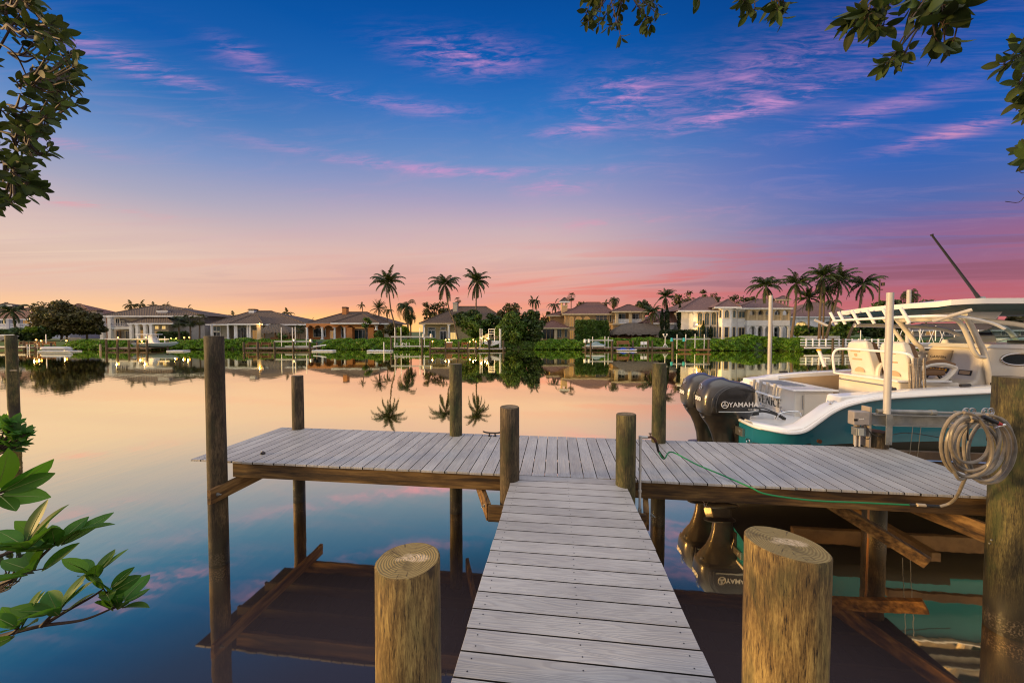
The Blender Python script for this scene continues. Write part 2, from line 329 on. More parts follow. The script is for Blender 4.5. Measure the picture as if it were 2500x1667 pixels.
material('boat_white', (.66, .68, .72), .3); material('boat_blue', (.24, .36, .46), .3); material('ski_blue', (.01, .05, .45), .3); material('motor_teal', (.02, .36, .42), .5); material('inflatable', (.40, .42, .48), .5)
material('soil', (.035, .028, .018), .95)
# ---------------------------------------------------------------- mesh builder
def link(o): scene.collection.objects.link(o)
class MB:
    def __init__(s): s.v = []; s.f = []; s.mi = []; s.M = Matrix.Identity(4)
    def add(s, vs, fs, mi=0):
        b = len(s.v); s.v += [tuple(s.M @ Vector(p)) for p in vs]; s.f += [tuple(b + i for i in f_) for f_ in fs]; s.mi += [mi] * len(fs); return s
    def box(s, x0, x1, y0, y1, z0, z1, mi=0):
        return s.add([(x0, y0, z0), (x1, y0, z0), (x1, y1, z0), (x0, y1, z0), (x0, y0, z1), (x1, y0, z1), (x1, y1, z1), (x0, y1, z1)],
                     [(0, 3, 2, 1), (4, 5, 6, 7), (0, 1, 5, 4), (1, 2, 6, 5), (2, 3, 7, 6), (3, 0, 4, 7)], mi)
    def bar(s, a, b, wx, wz, mi=0, up=(0, 0, 1)):
        a, b = Vector(a), Vector(b); d = (b - a).normalized(); sd = d.cross(Vector(up))
        if sd.length < 1e-5: sd = d.cross(Vector((0, 1, 0)))
        sd.normalize(); u = sd.cross(d)
        p = [q + sd * i * wx / 2 + u * j * wz / 2 for q in (a, b) for i, j in ((-1, -1), (1, -1), (1, 1), (-1, 1))]
        return s.add(p, [(0, 1, 2, 3), (7, 6, 5, 4), (0, 4, 5, 1), (1, 5, 6, 2), (2, 6, 7, 3), (3, 7, 4, 0)], mi)
    def tube(s, pts, r, n=8, mi=0, cap=True):
        pts = [Vector(p) for p in pts]; rr = r if isinstance(r, (list, tuple)) else [r] * len(pts)
        b0 = []; prev = None
        for i, p in enumerate(pts):
            d = (pts[min(i + 1, len(pts) - 1)] - pts[max(i - 1, 0)]).normalized()
            if prev is None: a = d.cross(Vector((0, 0, 1))) if abs(d.z) < .9 else d.cross(Vector((1, 0, 0)))
            else: a = prev - d * prev.dot(d)
            a.normalize(); prev = a; c = d.cross(a)
            b0 += [p + (a * math.cos(2 * math.pi * k / n) + c * math.sin(2 * math.pi * k / n)) * rr[i] for k in range(n)]
        fs = [(i * n + k, i * n + (k + 1) % n, (i + 1) * n + (k + 1) % n, (i + 1) * n + k) for i in range(len(pts) - 1) for k in range(n)]
        if cap: fs += [tuple(range(n - 1, -1, -1)), tuple((len(pts) - 1) * n + k for k in range(n))]
        return s.add(b0, fs, mi)
    def prism(s, poly, fn0, fn1, mi=0):
        n = len(poly); return s.add([fn0(p) for p in poly] + [fn1(p) for p in poly], [tuple(range(n)), tuple(range(2 * n - 1, n - 1, -1))] + [(i, i + n, (i + 1) % n + n, (i + 1) % n) for i in range(n)], mi)
    def loft(s, rings, mi=0, closed=True, cap=(False, False)):
        n = len(rings[0]); vs = [p for r_ in rings for p in r_]; k1 = n if closed else n - 1
        fs = [(i * n + k, i * n + (k + 1) % n, (i + 1) * n + (k + 1) % n, (i + 1) * n + k) for i in range(len(rings) - 1) for k in range(k1)]
        if cap[0]: fs.append(tuple(range(n - 1, -1, -1)))
        if cap[1]: fs.append(tuple((len(rings) - 1) * n + k for k in range(n)))
        return s.add(vs, fs, mi)
    def build(s, name, mats, parent=None, smooth=False, bevel=0., world=False, seg=2):
        me = bpy.data.meshes.new(name); vs = s.v
        if world and parent is not None:
            I = (Matrix.Translation(parent.location) @ parent.rotation_euler.to_matrix().to_4x4()).inverted(); vs = [tuple(I @ Vector(p)) for p in vs]
        me.from_pydata(vs, [], s.f)
        for m_ in (mats if isinstance(mats, (list, tuple)) else [mats]): me.materials.append(MATS[m_])
        me.polygons.foreach_set('material_index', s.mi)
        if smooth: me.polygons.foreach_set('use_smooth', [True] * len(s.f))
        me.update(); o = bpy.data.objects.new(name, me); link(o)
        if parent is not None: o.parent = parent
        if bevel: b = o.modifiers.new('bevel', 'BEVEL'); b.width = bevel; b.segments = seg; b.limit_method = 'ANGLE'; b.angle_limit = R(40)
        if smooth: me.set_sharp_from_angle(angle=R(42))
        return o
def tag(o, label=None, cat=None, group=None, kind=None):
    if label: o['label'] = label
    if cat: o['category'] = cat
    if group: o['group'] = group
    if kind: o['kind'] = kind
    return o
def thing(name, label, cat, loc=(0, 0, 0), rz=0, group=None):
    o = bpy.data.objects.new(name, None); link(o); o.location = loc; o.rotation_euler = (0, 0, rz); o.empty_display_size = .3
    return tag(o, label, cat, group)
def arc(fn, a, b, n): return [fn(a + (b - a) * i / n) for i in range(n + 1)]
def bez(pts, n=24):
    pts = [Vector(p) for p in pts]; out_ = []
    ext = [pts[0] * 2 - pts[1]] + pts + [pts[-1] * 2 - pts[-2]]; seg = max(2, n // (len(pts) - 1))
    for i in range(1, len(ext) - 2):
        p0, p1, p2, p3 = ext[i - 1:i + 3]
        for k in range(seg):
            t_ = k / seg; out_.append(.5 * ((2 * p1) + (p2 - p0) * t_ + (2 * p0 - 5 * p1 + 4 * p2 - p3) * t_ ** 2 + (3 * p1 - p0 - 3 * p2 + p3) * t_ ** 3))
    out_.append(pts[-1]); return out_
def text_mesh(name, body, size, mat, parent, M, ext=.002, bold=0., sx=1.):
    cu = bpy.data.curves.new(name, 'FONT'); cu.body = body; cu.size = size; cu.extrude = ext; cu.offset = bold; cu.align_x = 'CENTER'; cu.align_y = 'CENTER'; cu.resolution_u = 3
    to = bpy.data.objects.new(name + '_src', cu); link(to); bpy.context.view_layer.update()
    me = bpy.data.meshes.new_from_object(to.evaluated_get(bpy.context.evaluated_depsgraph_get())); bpy.data.objects.remove(to); bpy.data.curves.remove(cu)
    me.transform(M @ Matrix.Diagonal((sx, 1, 1, 1))); me.materials.clear(); me.materials.append(MATS[mat]); o = bpy.data.objects.new(name, me); me.name = name; link(o); o.parent = parent; return o
def frame(origin, xdir, ydir):
    x = Vector(xdir).normalized(); y = Vector(ydir); y = (y - x * y.dot(x)).normalized(); z = x.cross(y)
    return Matrix(((x.x, y.x, z.x, origin[0]), (x.y, y.y, z.y, origin[1]), (x.z, y.z, z.z, origin[2]), (0, 0, 0, 1)))

# ---------------------------------------------------------------- fast leaf clouds
def leaf_cloud(name, P, N, size, mat, parent=None, aspect=1.8, extra=None):
    """one mesh of many small tilted leaf-shaped quads at points P facing roughly N"""
    n = len(P); P = np.asarray(P); N = np.asarray(N) + nr.normal(0, .75, (n, 3)); N /= np.linalg.norm(N, axis=1)[:, None] + 1e-9
    up = nr.normal(0, 1, (n, 3)); A = np.cross(N, up); A /= np.linalg.norm(A, axis=1)[:, None] + 1e-9; B = np.cross(N, A)
    s_ = size * (.6 + .8 * nr.rand(n))[:, None]; a = A * s_ * .5 * aspect; b = B * s_ * .5
    V = np.stack([P - a, P - b + a * .1, P + a, P + b + a * .1], 1).reshape(-1, 3)
    if parent is not None: V = V - np.array(parent.location)
    me = bpy.data.meshes.new(name); me.vertices.add(4 * n); me.vertices.foreach_set('co', V.ravel()); me.loops.add(4 * n); me.polygons.add(n)
    me.loops.foreach_set('vertex_index', np.arange(4 * n)); me.polygons.foreach_set('loop_start', np.arange(0, 4 * n, 4))
    me.update(calc_edges=True); me.materials.append(MATS[mat]); o = bpy.data.objects.new(name, me); link(o); o.parent = parent; return o
def lump_points(c, rad, lumps, per, seed=None, bottom=-.6, airy=.35):
    """points scattered in shells round lump centres spread through an ellipsoid"""
    Ps = []; Ns = []; c = np.array(c, float); rad = np.array(rad, float)
    for _ in range(lumps):
        d = nr.normal(0, 1, 3); d /= np.linalg.norm(d); d[2] = max(d[2], bottom); q = d * rad * (.45 + .5 * nr.rand()); lr = rad.mean() * (.22 + .20 * nr.rand())
        dd = nr.normal(0, 1, (per, 3)); dd /= np.linalg.norm(dd, axis=1)[:, None]
        Ps.append(c + q + dd * lr * (1 - airy * nr.rand(per))[:, None] * np.array([1.15, 1.15, .85])); Ns.append(dd + np.array([0, 0, .4]))
    return np.concatenate(Ps), np.concatenate(Ns)
def broad_tree(name, label, px, ytop, ybot, D, wpx, mat, cat='tree', lumps=26, per=110, leaf=.26, airy=.4, group=None, trunk=True, yr=None, crown_frac=.8):
    base = Vector((fx(px, D), D, fz(ybot, D))); top = fz(ytop, D); h = top - base.z; rw = wpx * mpx(D) / 2
    t_ = thing(name, label, cat, base, group=group); ch = h * crown_frac
    P, N = lump_points((base.x, base.y, top - ch / 2), (rw, min(rw, 2.4) * .9, ch / 2), lumps, per, airy=airy)
    leaf_cloud('crown', P, N, leaf, mat, t_)
    if trunk:
        m_ = MB(); m_.tube([base, base + Vector((.1, 0, h * .35)), base + Vector((-.05, 0, h * .6))], [.16, .12, .07], 7)
        for k in range(5):
            a = k * 1.3; e = base + Vector((math.cos(a) * rw * .6, math.sin(a) * rw * .4, h * (.65 + .06 * k))); m_.tube([base + Vector((.05, 0, h * (.3 + .05 * k))), (base + Vector((.05, 0, h * .5))).lerp(e, .5), e], [.07, .05, .02], 5)
        m_.build('trunk', 'bark', t_, True, world=True)
    return t_
def frond_mesh(nf, length, droop, nleaf, lw, seed, up=1.0, wleaf=.06):
    r_ = random.Random(seed); mb = MB()
    for i in range(nf):
        a = i * 2.39996 + r_.uniform(-.25, .25); e0 = r_.uniform(-.1, 1.45) * up if i > nf * .22 else r_.uniform(-1.1, -.3); L = length * r_.uniform(.82, 1.1)
        hd = Vector((math.cos(a), math.sin(a), 0)); pts = []; p = Vector((0, 0, 0)); e = e0
        for k in range(11):
            pts.append(p.copy()); p = p + (hd * math.cos(e) + Vector((0, 0, 1)) * math.sin(e)) * (L / 10); e -= droop * r_.uniform(.8, 1.2) * (.5 + k * .12) * (.35 + max(0, math.cos(e)))
        mb.tube(pts[:10], [.035 * length / 2.5 * (1 - k * .085) for k in range(10)], 3, cap=False)
        side = hd.cross(Vector((0, 0, 1)))
        for j in range(nleaf):
            t_ = .12 + .86 * (j + r_.random() * .5) / nleaf; k = min(int(t_ * 10), 9); f_ = t_ * 10 - k; q = pts[k].lerp(pts[min(k + 1, 10)], f_); d = (pts[min(k + 1, 10)] - pts[k]).normalized()
            ll = lw * (1 - abs(t_ - .42) * 1.15) * r_.uniform(.75, 1.15)
            for sg in (-1, 1):
                out_ = (side * sg * .72 + d * .62 + Vector((0, 0, -.42 + r_.uniform(-.35, .15)))).normalized(); tip = q + out_ * ll + Vector((0, 0, -ll * .22)); mid_ = q + out_ * ll * .5
                wv_ = d * wleaf * .5
                mb.add([q - wv_, q + wv_, mid_ + wv_ * 1.2, tip, mid_ - wv_ * 1.2], [(0, 1, 2, 4), (4, 2, 3)])
    return mb
PALM = {}
def palm_proto():
    for k, a in {'coco0': (27, 2.9, .125, 34, .60, 11), 'coco1': (24, 2.9, .145, 34, .58, 23), 'coco2': (29, 2.8, .13, 34, .58, 37)}.items():
        PALM[k] = frond_mesh(*a[:5], a[5], wleaf=.075)
    PALM['date'] = frond_mesh(44, 2.2, .07, 24, .34, 5, up=1.05, wleaf=.045); PALM['queen'] = frond_mesh(40, 2.6, .34, 26, .6, 9, wleaf=.05); PALM['small'] = frond_mesh(14, 2.4, .17, 18, .6, 14, wleaf=.11)
    mb = MB(); r_ = random.Random(3)                                  # fan palm
    for i in range(34):
        a = i * 2.39996; e = r_.uniform(-1.3, 1.3); d = Vector((math.cos(a) * math.cos(e), math.sin(a) * math.cos(e), math.sin(e))); hub = d * 1.0; mb.tube([(0, 0, 0), hub], .02, 3, cap=False)
        sd = d.cross(Vector((0, 0, 1))).normalized(); u2 = sd.cross(d)
        for j in range(11):
            b = (j - 5) * .26; q = (d * math.cos(b) + sd * math.sin(b)).normalized(); tip = hub + q * r_.uniform(.7, .95) + Vector((0, 0, -.2)); wv_ = d.cross(q) ; wv_ = (sd * math.cos(b) - d * math.sin(b)) * .05
            mb.add([hub, hub + q * .5 + wv_, tip, hub + q * .5 - wv_], [(0, 1, 2, 3)])
    PALM['fan'] = mb
palm_proto(); PM = {}
def palm(label, kind, px, py, D, rpx, path, group=None, mat='palm', tr=.15, name='palm_tree', rot=None):
    """px,py crown heart; path = further photo points down the trunk"""
    c = W(px, py, D); pts = [c] + [W(a, b, D) for a, b in path]; t_ = thing(name, label, 'palm tree', pts[-1], group=group)
    key = (kind, mat)
    if key not in PM:
        o = PALM[kind].build('crown', mat, None); PM[key] = o.data; bpy.data.objects.remove(o)
    o = bpy.data.objects.new('crown', PM[key]); link(o); o.parent = t_; o.location = c - pts[-1]; s_ = rpx * mpx(D) / {'date': 2.2, 'queen': 2.3, 'small': 2.3, 'fan': 1.85}.get(kind, 2.55); o.scale = (s_, s_, s_); o.rotation_euler = (0, 0, rot if rot is not None else rnd.uniform(0, 6))
    cc = bez(pts, 14); m_ = MB(); n_ = len(cc); m_.tube(cc, [tr * (.62 + .38 * (i / (n_ - 1)) ** 1.5) for i in range(n_)], 8); m_.build('trunk', 'palm_trunk', t_, True, world=True); return t_
# ---------------------------------------------------------------- water and land
mb = MB(); mb.add([(-700, -60, 0), (700, -60, 0), (700, 900, 0), (-700, 900, 0)], [(0, 1, 2, 3)]); tag(mb.build('water', 'water'), kind='structure')
mb = MB(); mb.add([(-700, -60, -1.8), (700, -60, -1.8), (700, 900, -1.8), (-700, 900, -1.8)], [(0, 1, 2, 3)]); tag(mb.build('canal_bed', 'soil'), kind='structure')
def shoreD(x):                                                       # where the far bank meets the water
    return 56.5 if x < 26 else 56.5 - min(1, (x - 26) / 8) * 1.9 if x < 44 else 54.6 + (x - 44) * .6 if x < 70 else 70.2
mb = MB(); xs = [-260, -130] + list(range(-80, 72, 4)) + [110, 200, 400]; n_ = len(xs)
rows_ = [(0., -.6), (1.0, .55), (2.2, .95), (5.0, 1.15), (14, 1.25), (60, 1.3), (600, 1.3)]
for dy_, z_ in rows_: mb.v += [(x, shoreD(x) + dy_ + .25 * math.sin(x * .7), z_) for x in xs]
mb.f = [(i * n_ + k, i * n_ + k + 1, (i + 1) * n_ + k + 1, (i + 1) * n_ + k) for i in range(len(rows_) - 1) for k in range(n_ - 1)]; mb.mi = [0] * len(mb.f)
tag(mb.build('lawn', 'grass', smooth=True), kind='structure')
# near bank behind the camera, where the mangroves stand
mb = MB(); mb.add([(-60, -40, 1.1), (60, -40, 1.1), (60, .1, 1.1), (-60, .1, 1.1), (60, .9, -.6), (-60, .9, -.6)], [(0, 1, 2, 3), (3, 2, 4, 5)]); tag(mb.build('near_bank', 'soil'), kind='structure')

# ---------------------------------------------------------------- the dock (local x = along the T, local y = out along the walkway)
AD = math.atan(108 / 900.0); DK = (0, 0, 0)
dock = thing('dock', 'T-shaped dock of pale grey composite boards on round wooden piles', 'dock', DK, -AD)
ZD = 1.22
mb = MB(); r_ = random.Random(4)
v_ = 4.115 - .145
WX0, WX1 = -.483, .742
while v_ > .25:
    j = r_.uniform(-.004, .004); mb.box(WX0 + j, WX1 + j, v_ + .004, v_ + .141, ZD - .0255, ZD); mb.mi[-6] = mb.mi[-4] = mb.mi[-2] = 1  # bottom and long sides get the painted shade colour
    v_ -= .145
walk = mb.build('walkway_deck', ['deck_u', 'deck_shade'], dock, bevel=.002)
mb = MB(); v_ = 4.115 - .145
while v_ > .25:
    for u_ in (WX0 + .07, .13, WX1 - .07):
        for dv in (.035, .105): c = (u_ + r_.uniform(-.006, .006), v_ + dv); mb.add([(c[0] + .0045 * math.cos(k), c[1] + .0045 * math.sin(k), ZD + .0008) for k in (0, 1.05, 2.1, 3.14, 4.19, 5.24)], [(0, 1, 2, 3, 4, 5)])
    v_ -= .145
tag(mb.build('screw_heads', 'letter_black', dock), kind='stuff')
V0, V1 = 4.125, 5.70
mb = MB(); u_ = -4.62; sc_ = MB()
while u_ < 4.62:
    j = r_.uniform(-.005, .005); mb.box(u_ + .004, u_ + .141, V0 + j, V1 + j * .5, ZD - .0255, ZD); mb.mi[-6] = mb.mi[-3] = mb.mi[-1] = 1  # painted shade on the bottom and long sides here too
    for vv in (V0 + .09, 4.9, V1 - .09):
        for du in (.035, .105): sc_.add([(u_ + du + .0045 * math.cos(k), vv + .0045 * math.sin(k), ZD + .0008) for k in (0, 1.05, 2.1, 3.14, 4.19, 5.24)], [(0, 1, 2, 3, 4, 5)])
    u_ += .145
mb.build('platform_deck', ['deck_v', 'deck_shade'], dock, bevel=.002); tag(sc_.build('screw_heads', 'letter_black', dock), kind='stuff')
# framing
ZB = ZD - .027
def beam(a, b, w_, h_, mat, name='beam', bev=.004): m_ = MB(); m_.bar(a, b, w_, h_); return m_.build(name, mat, dock, bevel=bev)
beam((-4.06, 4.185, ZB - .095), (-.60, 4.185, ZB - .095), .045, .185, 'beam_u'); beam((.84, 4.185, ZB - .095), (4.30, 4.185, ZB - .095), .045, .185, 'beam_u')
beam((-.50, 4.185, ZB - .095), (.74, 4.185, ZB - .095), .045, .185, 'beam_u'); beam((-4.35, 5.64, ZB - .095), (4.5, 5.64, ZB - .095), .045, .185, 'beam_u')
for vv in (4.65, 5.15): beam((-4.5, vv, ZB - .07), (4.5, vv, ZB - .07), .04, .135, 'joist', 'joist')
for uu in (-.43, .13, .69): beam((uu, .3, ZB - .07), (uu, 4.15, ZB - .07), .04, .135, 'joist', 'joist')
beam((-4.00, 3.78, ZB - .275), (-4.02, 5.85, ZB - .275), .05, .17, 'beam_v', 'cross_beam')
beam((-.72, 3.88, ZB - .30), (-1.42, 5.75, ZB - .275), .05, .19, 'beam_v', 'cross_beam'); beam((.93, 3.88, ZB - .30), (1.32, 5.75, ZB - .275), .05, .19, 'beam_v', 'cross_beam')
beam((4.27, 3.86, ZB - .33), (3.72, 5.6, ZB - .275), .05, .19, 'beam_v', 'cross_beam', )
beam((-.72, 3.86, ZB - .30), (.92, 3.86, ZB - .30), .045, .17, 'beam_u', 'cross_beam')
mb = MB(); mb.bar((2.9, 5.55, ZB - .19), (4.15, 4.6, .25), .09, .13); mb.build('brace', 'beam_v', dock, bevel=.004)
def bolt(p, d, l_=.05):
    m_ = MB(); p = Vector(p); d = Vector(d); m_.tube([p, p + d * l_], .007, 6); m_.tube([p + d * .002, p + d * .008], .02, 10); m_.tube([p + d * .010, p + d * .022], .014, 6); m_.build('bolt', 'galv', dock)
bolt((-4.0 + .026, 3.86, ZB - .27), (1, 0, 0)); bolt((4.2, 4.0, ZB - .33), (-.95, -.3, 0), .09); bolt((4.16, 4.0, ZB - .37), (-.95, -.3, 0), .05); bolt((-.78, 3.98, ZB - .28), (-.6, -.8, 0)); bolt((1.0, 3.98, ZB - .28), (.6, -.8, 0))
def pile(u_, v_, r0, ztop, mat, end, seed, zbot=-1.9, tilt=(0, 0), label=None, top_tilt=(0, 0), parent=None, nm='piling', n=40, rough_=.012):
    r2 = random.Random(seed); ph = [r2.uniform(0, 6.28) for _ in range(6)]; par = parent or dock; rings = []; nz_ = 26
    for i in range(nz_ + 1):
        z_ = zbot + (ztop - zbot) * i / nz_; ring = []
        for k in range(n):
            a = 2 * math.pi * k / n; rr = r0 * (1.05 - .05 * i / nz_) * (1 + rough_ * math.sin(2 * a + ph[0] + z_ * .5) + rough_ * .8 * math.sin(3 * a + ph[1] - z_ * 1.1) + rough_ * .35 * math.sin(7 * a + ph[2] + z_ * 2.5) + rough_ * .3 * math.sin(13 * a + ph[4]) + .008 * math.sin(z_ * 5 + ph[3]))
            if i == nz_: rr -= .004
            x_ = math.cos(a) * rr; y_ = math.sin(a) * rr; zz = z_ + ((x_ * top_tilt[0] + y_ * top_tilt[1]) if i >= nz_ - 1 else 0)
            if i == nz_ - 1: zz = ztop + x_ * top_tilt[0] + y_ * top_tilt[1] - .006; x_ *= 1.0
            ring.append((x_ + tilt[0] * (z_ - ztop), y_ + tilt[1] * (z_ - ztop), zz - 0))
        rings.append(ring)
    m_ = MB(); m_.loft(rings); m_.add(rings[-1], [tuple(range(n))], 1); o = m_.build(nm, [mat, end], par, True)
    o.location = (u_, v_, 0)
    if label: o['label'] = label
    return o
pile(-4.10, 3.99, .098, 2.79, 'pile_brown', 'end_pile', 1, label='tallest dark brown pile at the front left corner'); pile(-4.27, 5.64, .088, 2.11, 'pile_brown', 'end_pile', 2)
pile(-1.56, 5.60, .096, 2.34, 'pile_mossy', 'end_pile', 3); pile(-.505, 3.99, .105, 2.02, 'pile_brown', 'end_pile', 4, top_tilt=(.0, .03))
pile(.735, 3.99, .102, 1.975, 'pile_mossy', 'end_pile', 5, top_tilt=(.04, -.03)); pile(1.50, 5.60, .098, 2.38, 'pile_mossy', 'end_pile', 6)
pile(-.607, 1.44, .131, 1.905, 'pile_fore', 'end_fore', 7, n=64, label='foreground pile left of the walkway, sawn top with growth rings', top_tilt=(.04, -.02), rough_=.014)
pile(.895, 1.54, .136, 2.02, 'pile_fore', 'end_fore', 8, n=64, label='foreground pile right of the walkway, yellowish wood', top_tilt=(-.06, -.04), rough_=.018)
pile(4.275, 3.97, .145, 2.42, 'pile_mossy', 'end_pile', 9, n=56, label='thick mossy green pile at the right end carrying the hose')
# cleat on the back edge, small eye near the left corner
def cleat(u_, v_, z_, s_, mat, par, rz=0):
    m_ = MB(); m_.M = Matrix.Translation((u_, v_, z_)) @ Matrix.Rotation(rz, 4, 'Z')
    m_.tube(bez([(-.13 * s_, 0, .062 * s_), (-.08 * s_, 0, .048 * s_), (0, 0, .044 * s_), (.08 * s_, 0, .048 * s_), (.13 * s_, 0, .062 * s_)], 12), [.008 * s_] + [.011 * s_] * 11 + [.008 * s_], 8)
    for x in (-.035, .035): m_.tube([(x * s_ * 1.2, 0, 0), (x * s_, 0, .045 * s_)], [.013 * s_, .009 * s_], 8); m_.box(x * s_ - .02 * s_, x * s_ + .02 * s_, -.018 * s_, .018 * s_, 0, .006 * s_)
    return m_.build('cleat', mat, par, True)
cleat(-.98, 5.60, ZD, 1.15, 'black_plastic', dock); m_ = MB(); m_.tube([(-3.86, 4.42, ZD), (-3.86, 4.42, ZD + .02)], .03, 10); m_.tube(arc(lambda a: (-3.86 + .02 * math.cos(a), 4.42, ZD + .02 + .014 * math.sin(a)), 0, math.pi, 6), .006, 6); m_.build('ring_bolt', 'black_plastic', dock)
# standpipe beside the right middle pile
sp_ = thing('standpipe', 'white plastic water pipe with brass tap on the mossy pile right of the walkway', 'water pipe', (fx(1566, 3.9), 3.9, .9), -AD)
m_ = MB(); m_.tube([(0, 0, 0), (0, 0, .80), ], .0135, 10); m_.tube([(0, 0, .76), (0, 0, .835)], .019, 10); m_.tube([(-.012, 0, .82), (.075, 0, .82)], .0155, 10); m_.tube([(0, 0, .0), (0, 0, .05)], .019, 10); m_.tube([(0, 0, .46), (0, 0, .49)], .019, 10); m_.tube([(0, 0, .23), (0, 0, .25)], .018, 8); m_.build('pipe', 'pvc', sp_, True)
m_ = MB(); m_.tube([(.07, 0, .82), (.115, 0, .825), (.15, 0, .80)], [.011, .013, .012], 8); m_.tube([(.10, 0, .83), (.10, 0, .86)], .006, 6); m_.tube([(.085, 0, .862), (.115, 0, .862)], .006, 6); m_.tube([(.145, 0, .805), (.16, 0, .775)], .015, 8); m_.build('tap', 'rust', sp_, True)
tp = Vector((fx(1566, 3.9), 3.9, .9)) + Matrix.Rotation(-AD, 3, 'Z') @ Vector((.16, 0, .775))
# green garden hose across the right platform
def dpt(px, py, z_):
    x = (px - 1250) / F; t_ = (833.5 - py) / F; dy_ = CT + t_ * ST; dz_ = t_ * CT - ST; k = (z_ - CH) / dz_; return Vector((x * k, dy_ * k, z_))
ph_ = [tp, tp + Vector((.03, .01, -.10)), tp + Vector((.10, .03, -.19)), dpt(1640, 1103, 1.34), dpt(1700, 1133, 1.29), dpt(1760, 1158, 1.255), dpt(1830, 1188, 1.236), W(1880, 1206, 3.70), W(1990, 1221, 3.66), W(2100, 1226, 3.63), W(2232, 1232, 3.60)]
hs_ = thing('garden_hose', 'thin green garden hose running from the tap over the dock edge', 'garden hose', ph_[5])
m_ = MB(); m_.tube(bez(ph_, 80), .0085, 8); m_.build('tube', 'hose_green', hs_, True, world=True); m_ = MB(); m_.tube([ph_[0] + Vector((0, 0, .01)), ph_[1], ph_[2]], .0135, 8); m_.build('strain_relief', 'hose_black', hs_, True, world=True)
# hose hanger + thick grey hose + trigger nozzle on the right pile
def dk(u_, v_, z_): return Matrix.Rotation(-AD, 3, 'Z') @ Vector((u_, v_, z_))
hg = thing('hose_hanger', 'scrolled iron hose hanger on the mossy right pile', 'hose hanger', W(2403, 1020, 3.35))
def spiral(c, sg, D):
    return [W(c[0] + sg * (2 + 7.5 * (1 - i / 26) ** .8) * math.cos(i * .36 - .9), c[1] - (2 + 7.5 * (1 - i / 26) ** .8) * math.sin(i * .36 - .9), D) for i in range(24)]
for k, (cx, sg, D) in enumerate(((2366, -1, 3.12), (2379, 1, 3.12), (2413, -1, 3.30), (2425, 1, 3.30))):
    m_ = MB(); m_.tube(spiral((cx, 1004), sg, D), .0055, 6); b0_ = W(2372 if k < 2 else 2419, 1018, D); m_.tube([b0_, b0_ + Vector((0, 0, -.06)), W(2372 if k < 2 else 2419, 1075, D)], .0055, 6); m_.build('scroll', 'steel', hg, True, world=True)
m_ = MB(); m_.tube([W(2371, 1021, 3.09), W(2371, 1021, 3.075)], .036, 18); m_.build('round_plate', 'rust', hg, True, world=True).data.materials[0] = MATS['tan_cover']
m_ = MB(); m_.tube([W(2330, 1035, 3.14), W(2372, 1024, 3.16), W(2440, 1040, 3.3)], .009, 6); m_.tube(arc(lambda a: W(2341 + 8 * math.cos(a), 1024 + 8 * math.sin(a), 3.12), 0, 6.28, 14), .004, 5); m_.build('arm', 'steel', hg, True, world=True)
gh = thing('coiled_hose', 'thick grey hose hung in coils on the mossy right pile', 'hose', W(2390, 1100, 3.2))
m_ = MB(); r2 = random.Random(12)
coils = [(2368, 1087, 64, 76, -.10, 3.08), (2382, 1095, 62, 72, .05, 3.10), (2392, 1082, 58, 66, .25, 3.13), (2376, 1075, 46, 58, .0, 3.05), (2402, 1090, 60, 70, -.2, 3.18), (2412, 1097, 66, 72, .12, 3.22), (2430, 1098, 58, 76, .04, 3.27), (2424, 1095, 66, 80, -.08, 3.25)]
for cx, cy, ra, rb, rot, D in coils:
    a0 = -math.pi / 2; pts = []
    for i in range(41):
        a = a0 + 2 * math.pi * i / 40; x = ra * math.cos(a); y = rb * math.sin(a); k = 1 + .05 * math.sin(2 * a + cx) + .03 * math.sin(3 * a + cy)
        pts.append(W(cx + (x * math.cos(rot) - y * math.sin(rot)) * k, cy + (x * math.sin(rot) + y * math.cos(rot)) * k, D + .05 * math.sin(a * 1.0 + cx) + .02 * i / 40))
    m_.tube(pts, .0135, 8)
m_.build('coil', 'hose_grey', gh, True, world=True)
m_ = MB(); m_.tube(bez([W(2340, 1150, 3.12), W(2352, 1168, 3.12), W(2366, 1166, 3.14), W(2374, 1158, 3.2), W(2366, 1172, 3.3), W(2350, 1210, 3.45), W(2332, 1228, 3.55), W(2308, 1236, 3.58)], 30), .0125, 8); m_.build('tail', 'hose_grey', gh, True, world=True)
m_ = MB(); m_.tube([W(2308, 1236, 3.585), W(2280, 1234, 3.59), W(2232, 1231.5, 3.60)], [.016, .015, .014], 10); m_.build('coupling', 'hose_black', gh, True, world=True)
m_ = MB(); m_.tube([W(2272, 1233.3, 3.575), W(2252, 1232, 3.58)], .0155, 10); m_.build('coupling_label', 'tan_cover', gh, True, world=True)
nz_ = thing('spray_nozzle', 'black and chrome trigger nozzle with red tip hooked over the coiled hose', 'nozzle', W(2430, 1030, 3.12))
m_ = MB(); m_.tube([W(2407, 1017, 3.14), W(2440, 1032, 3.12)], [.017, .022], 10); m_.build('grip', 'hose_black', nz_, True, world=True)
m_ = MB(); m_.tube([W(2438, 1031, 3.12), W(2452, 1036, 3.12)], [.02, .013], 10); m_.build('tip', 'red_plastic', nz_, True, world=True); m_ = MB(); m_.tube(bez([W(2462, 1036, 3.12), W(2445, 1040, 3.12), W(2436, 1044, 3.1)], 6), [.010] * 7 if False else .009, 8); m_.build('trigger', 'chrome', nz_, True, world=True)
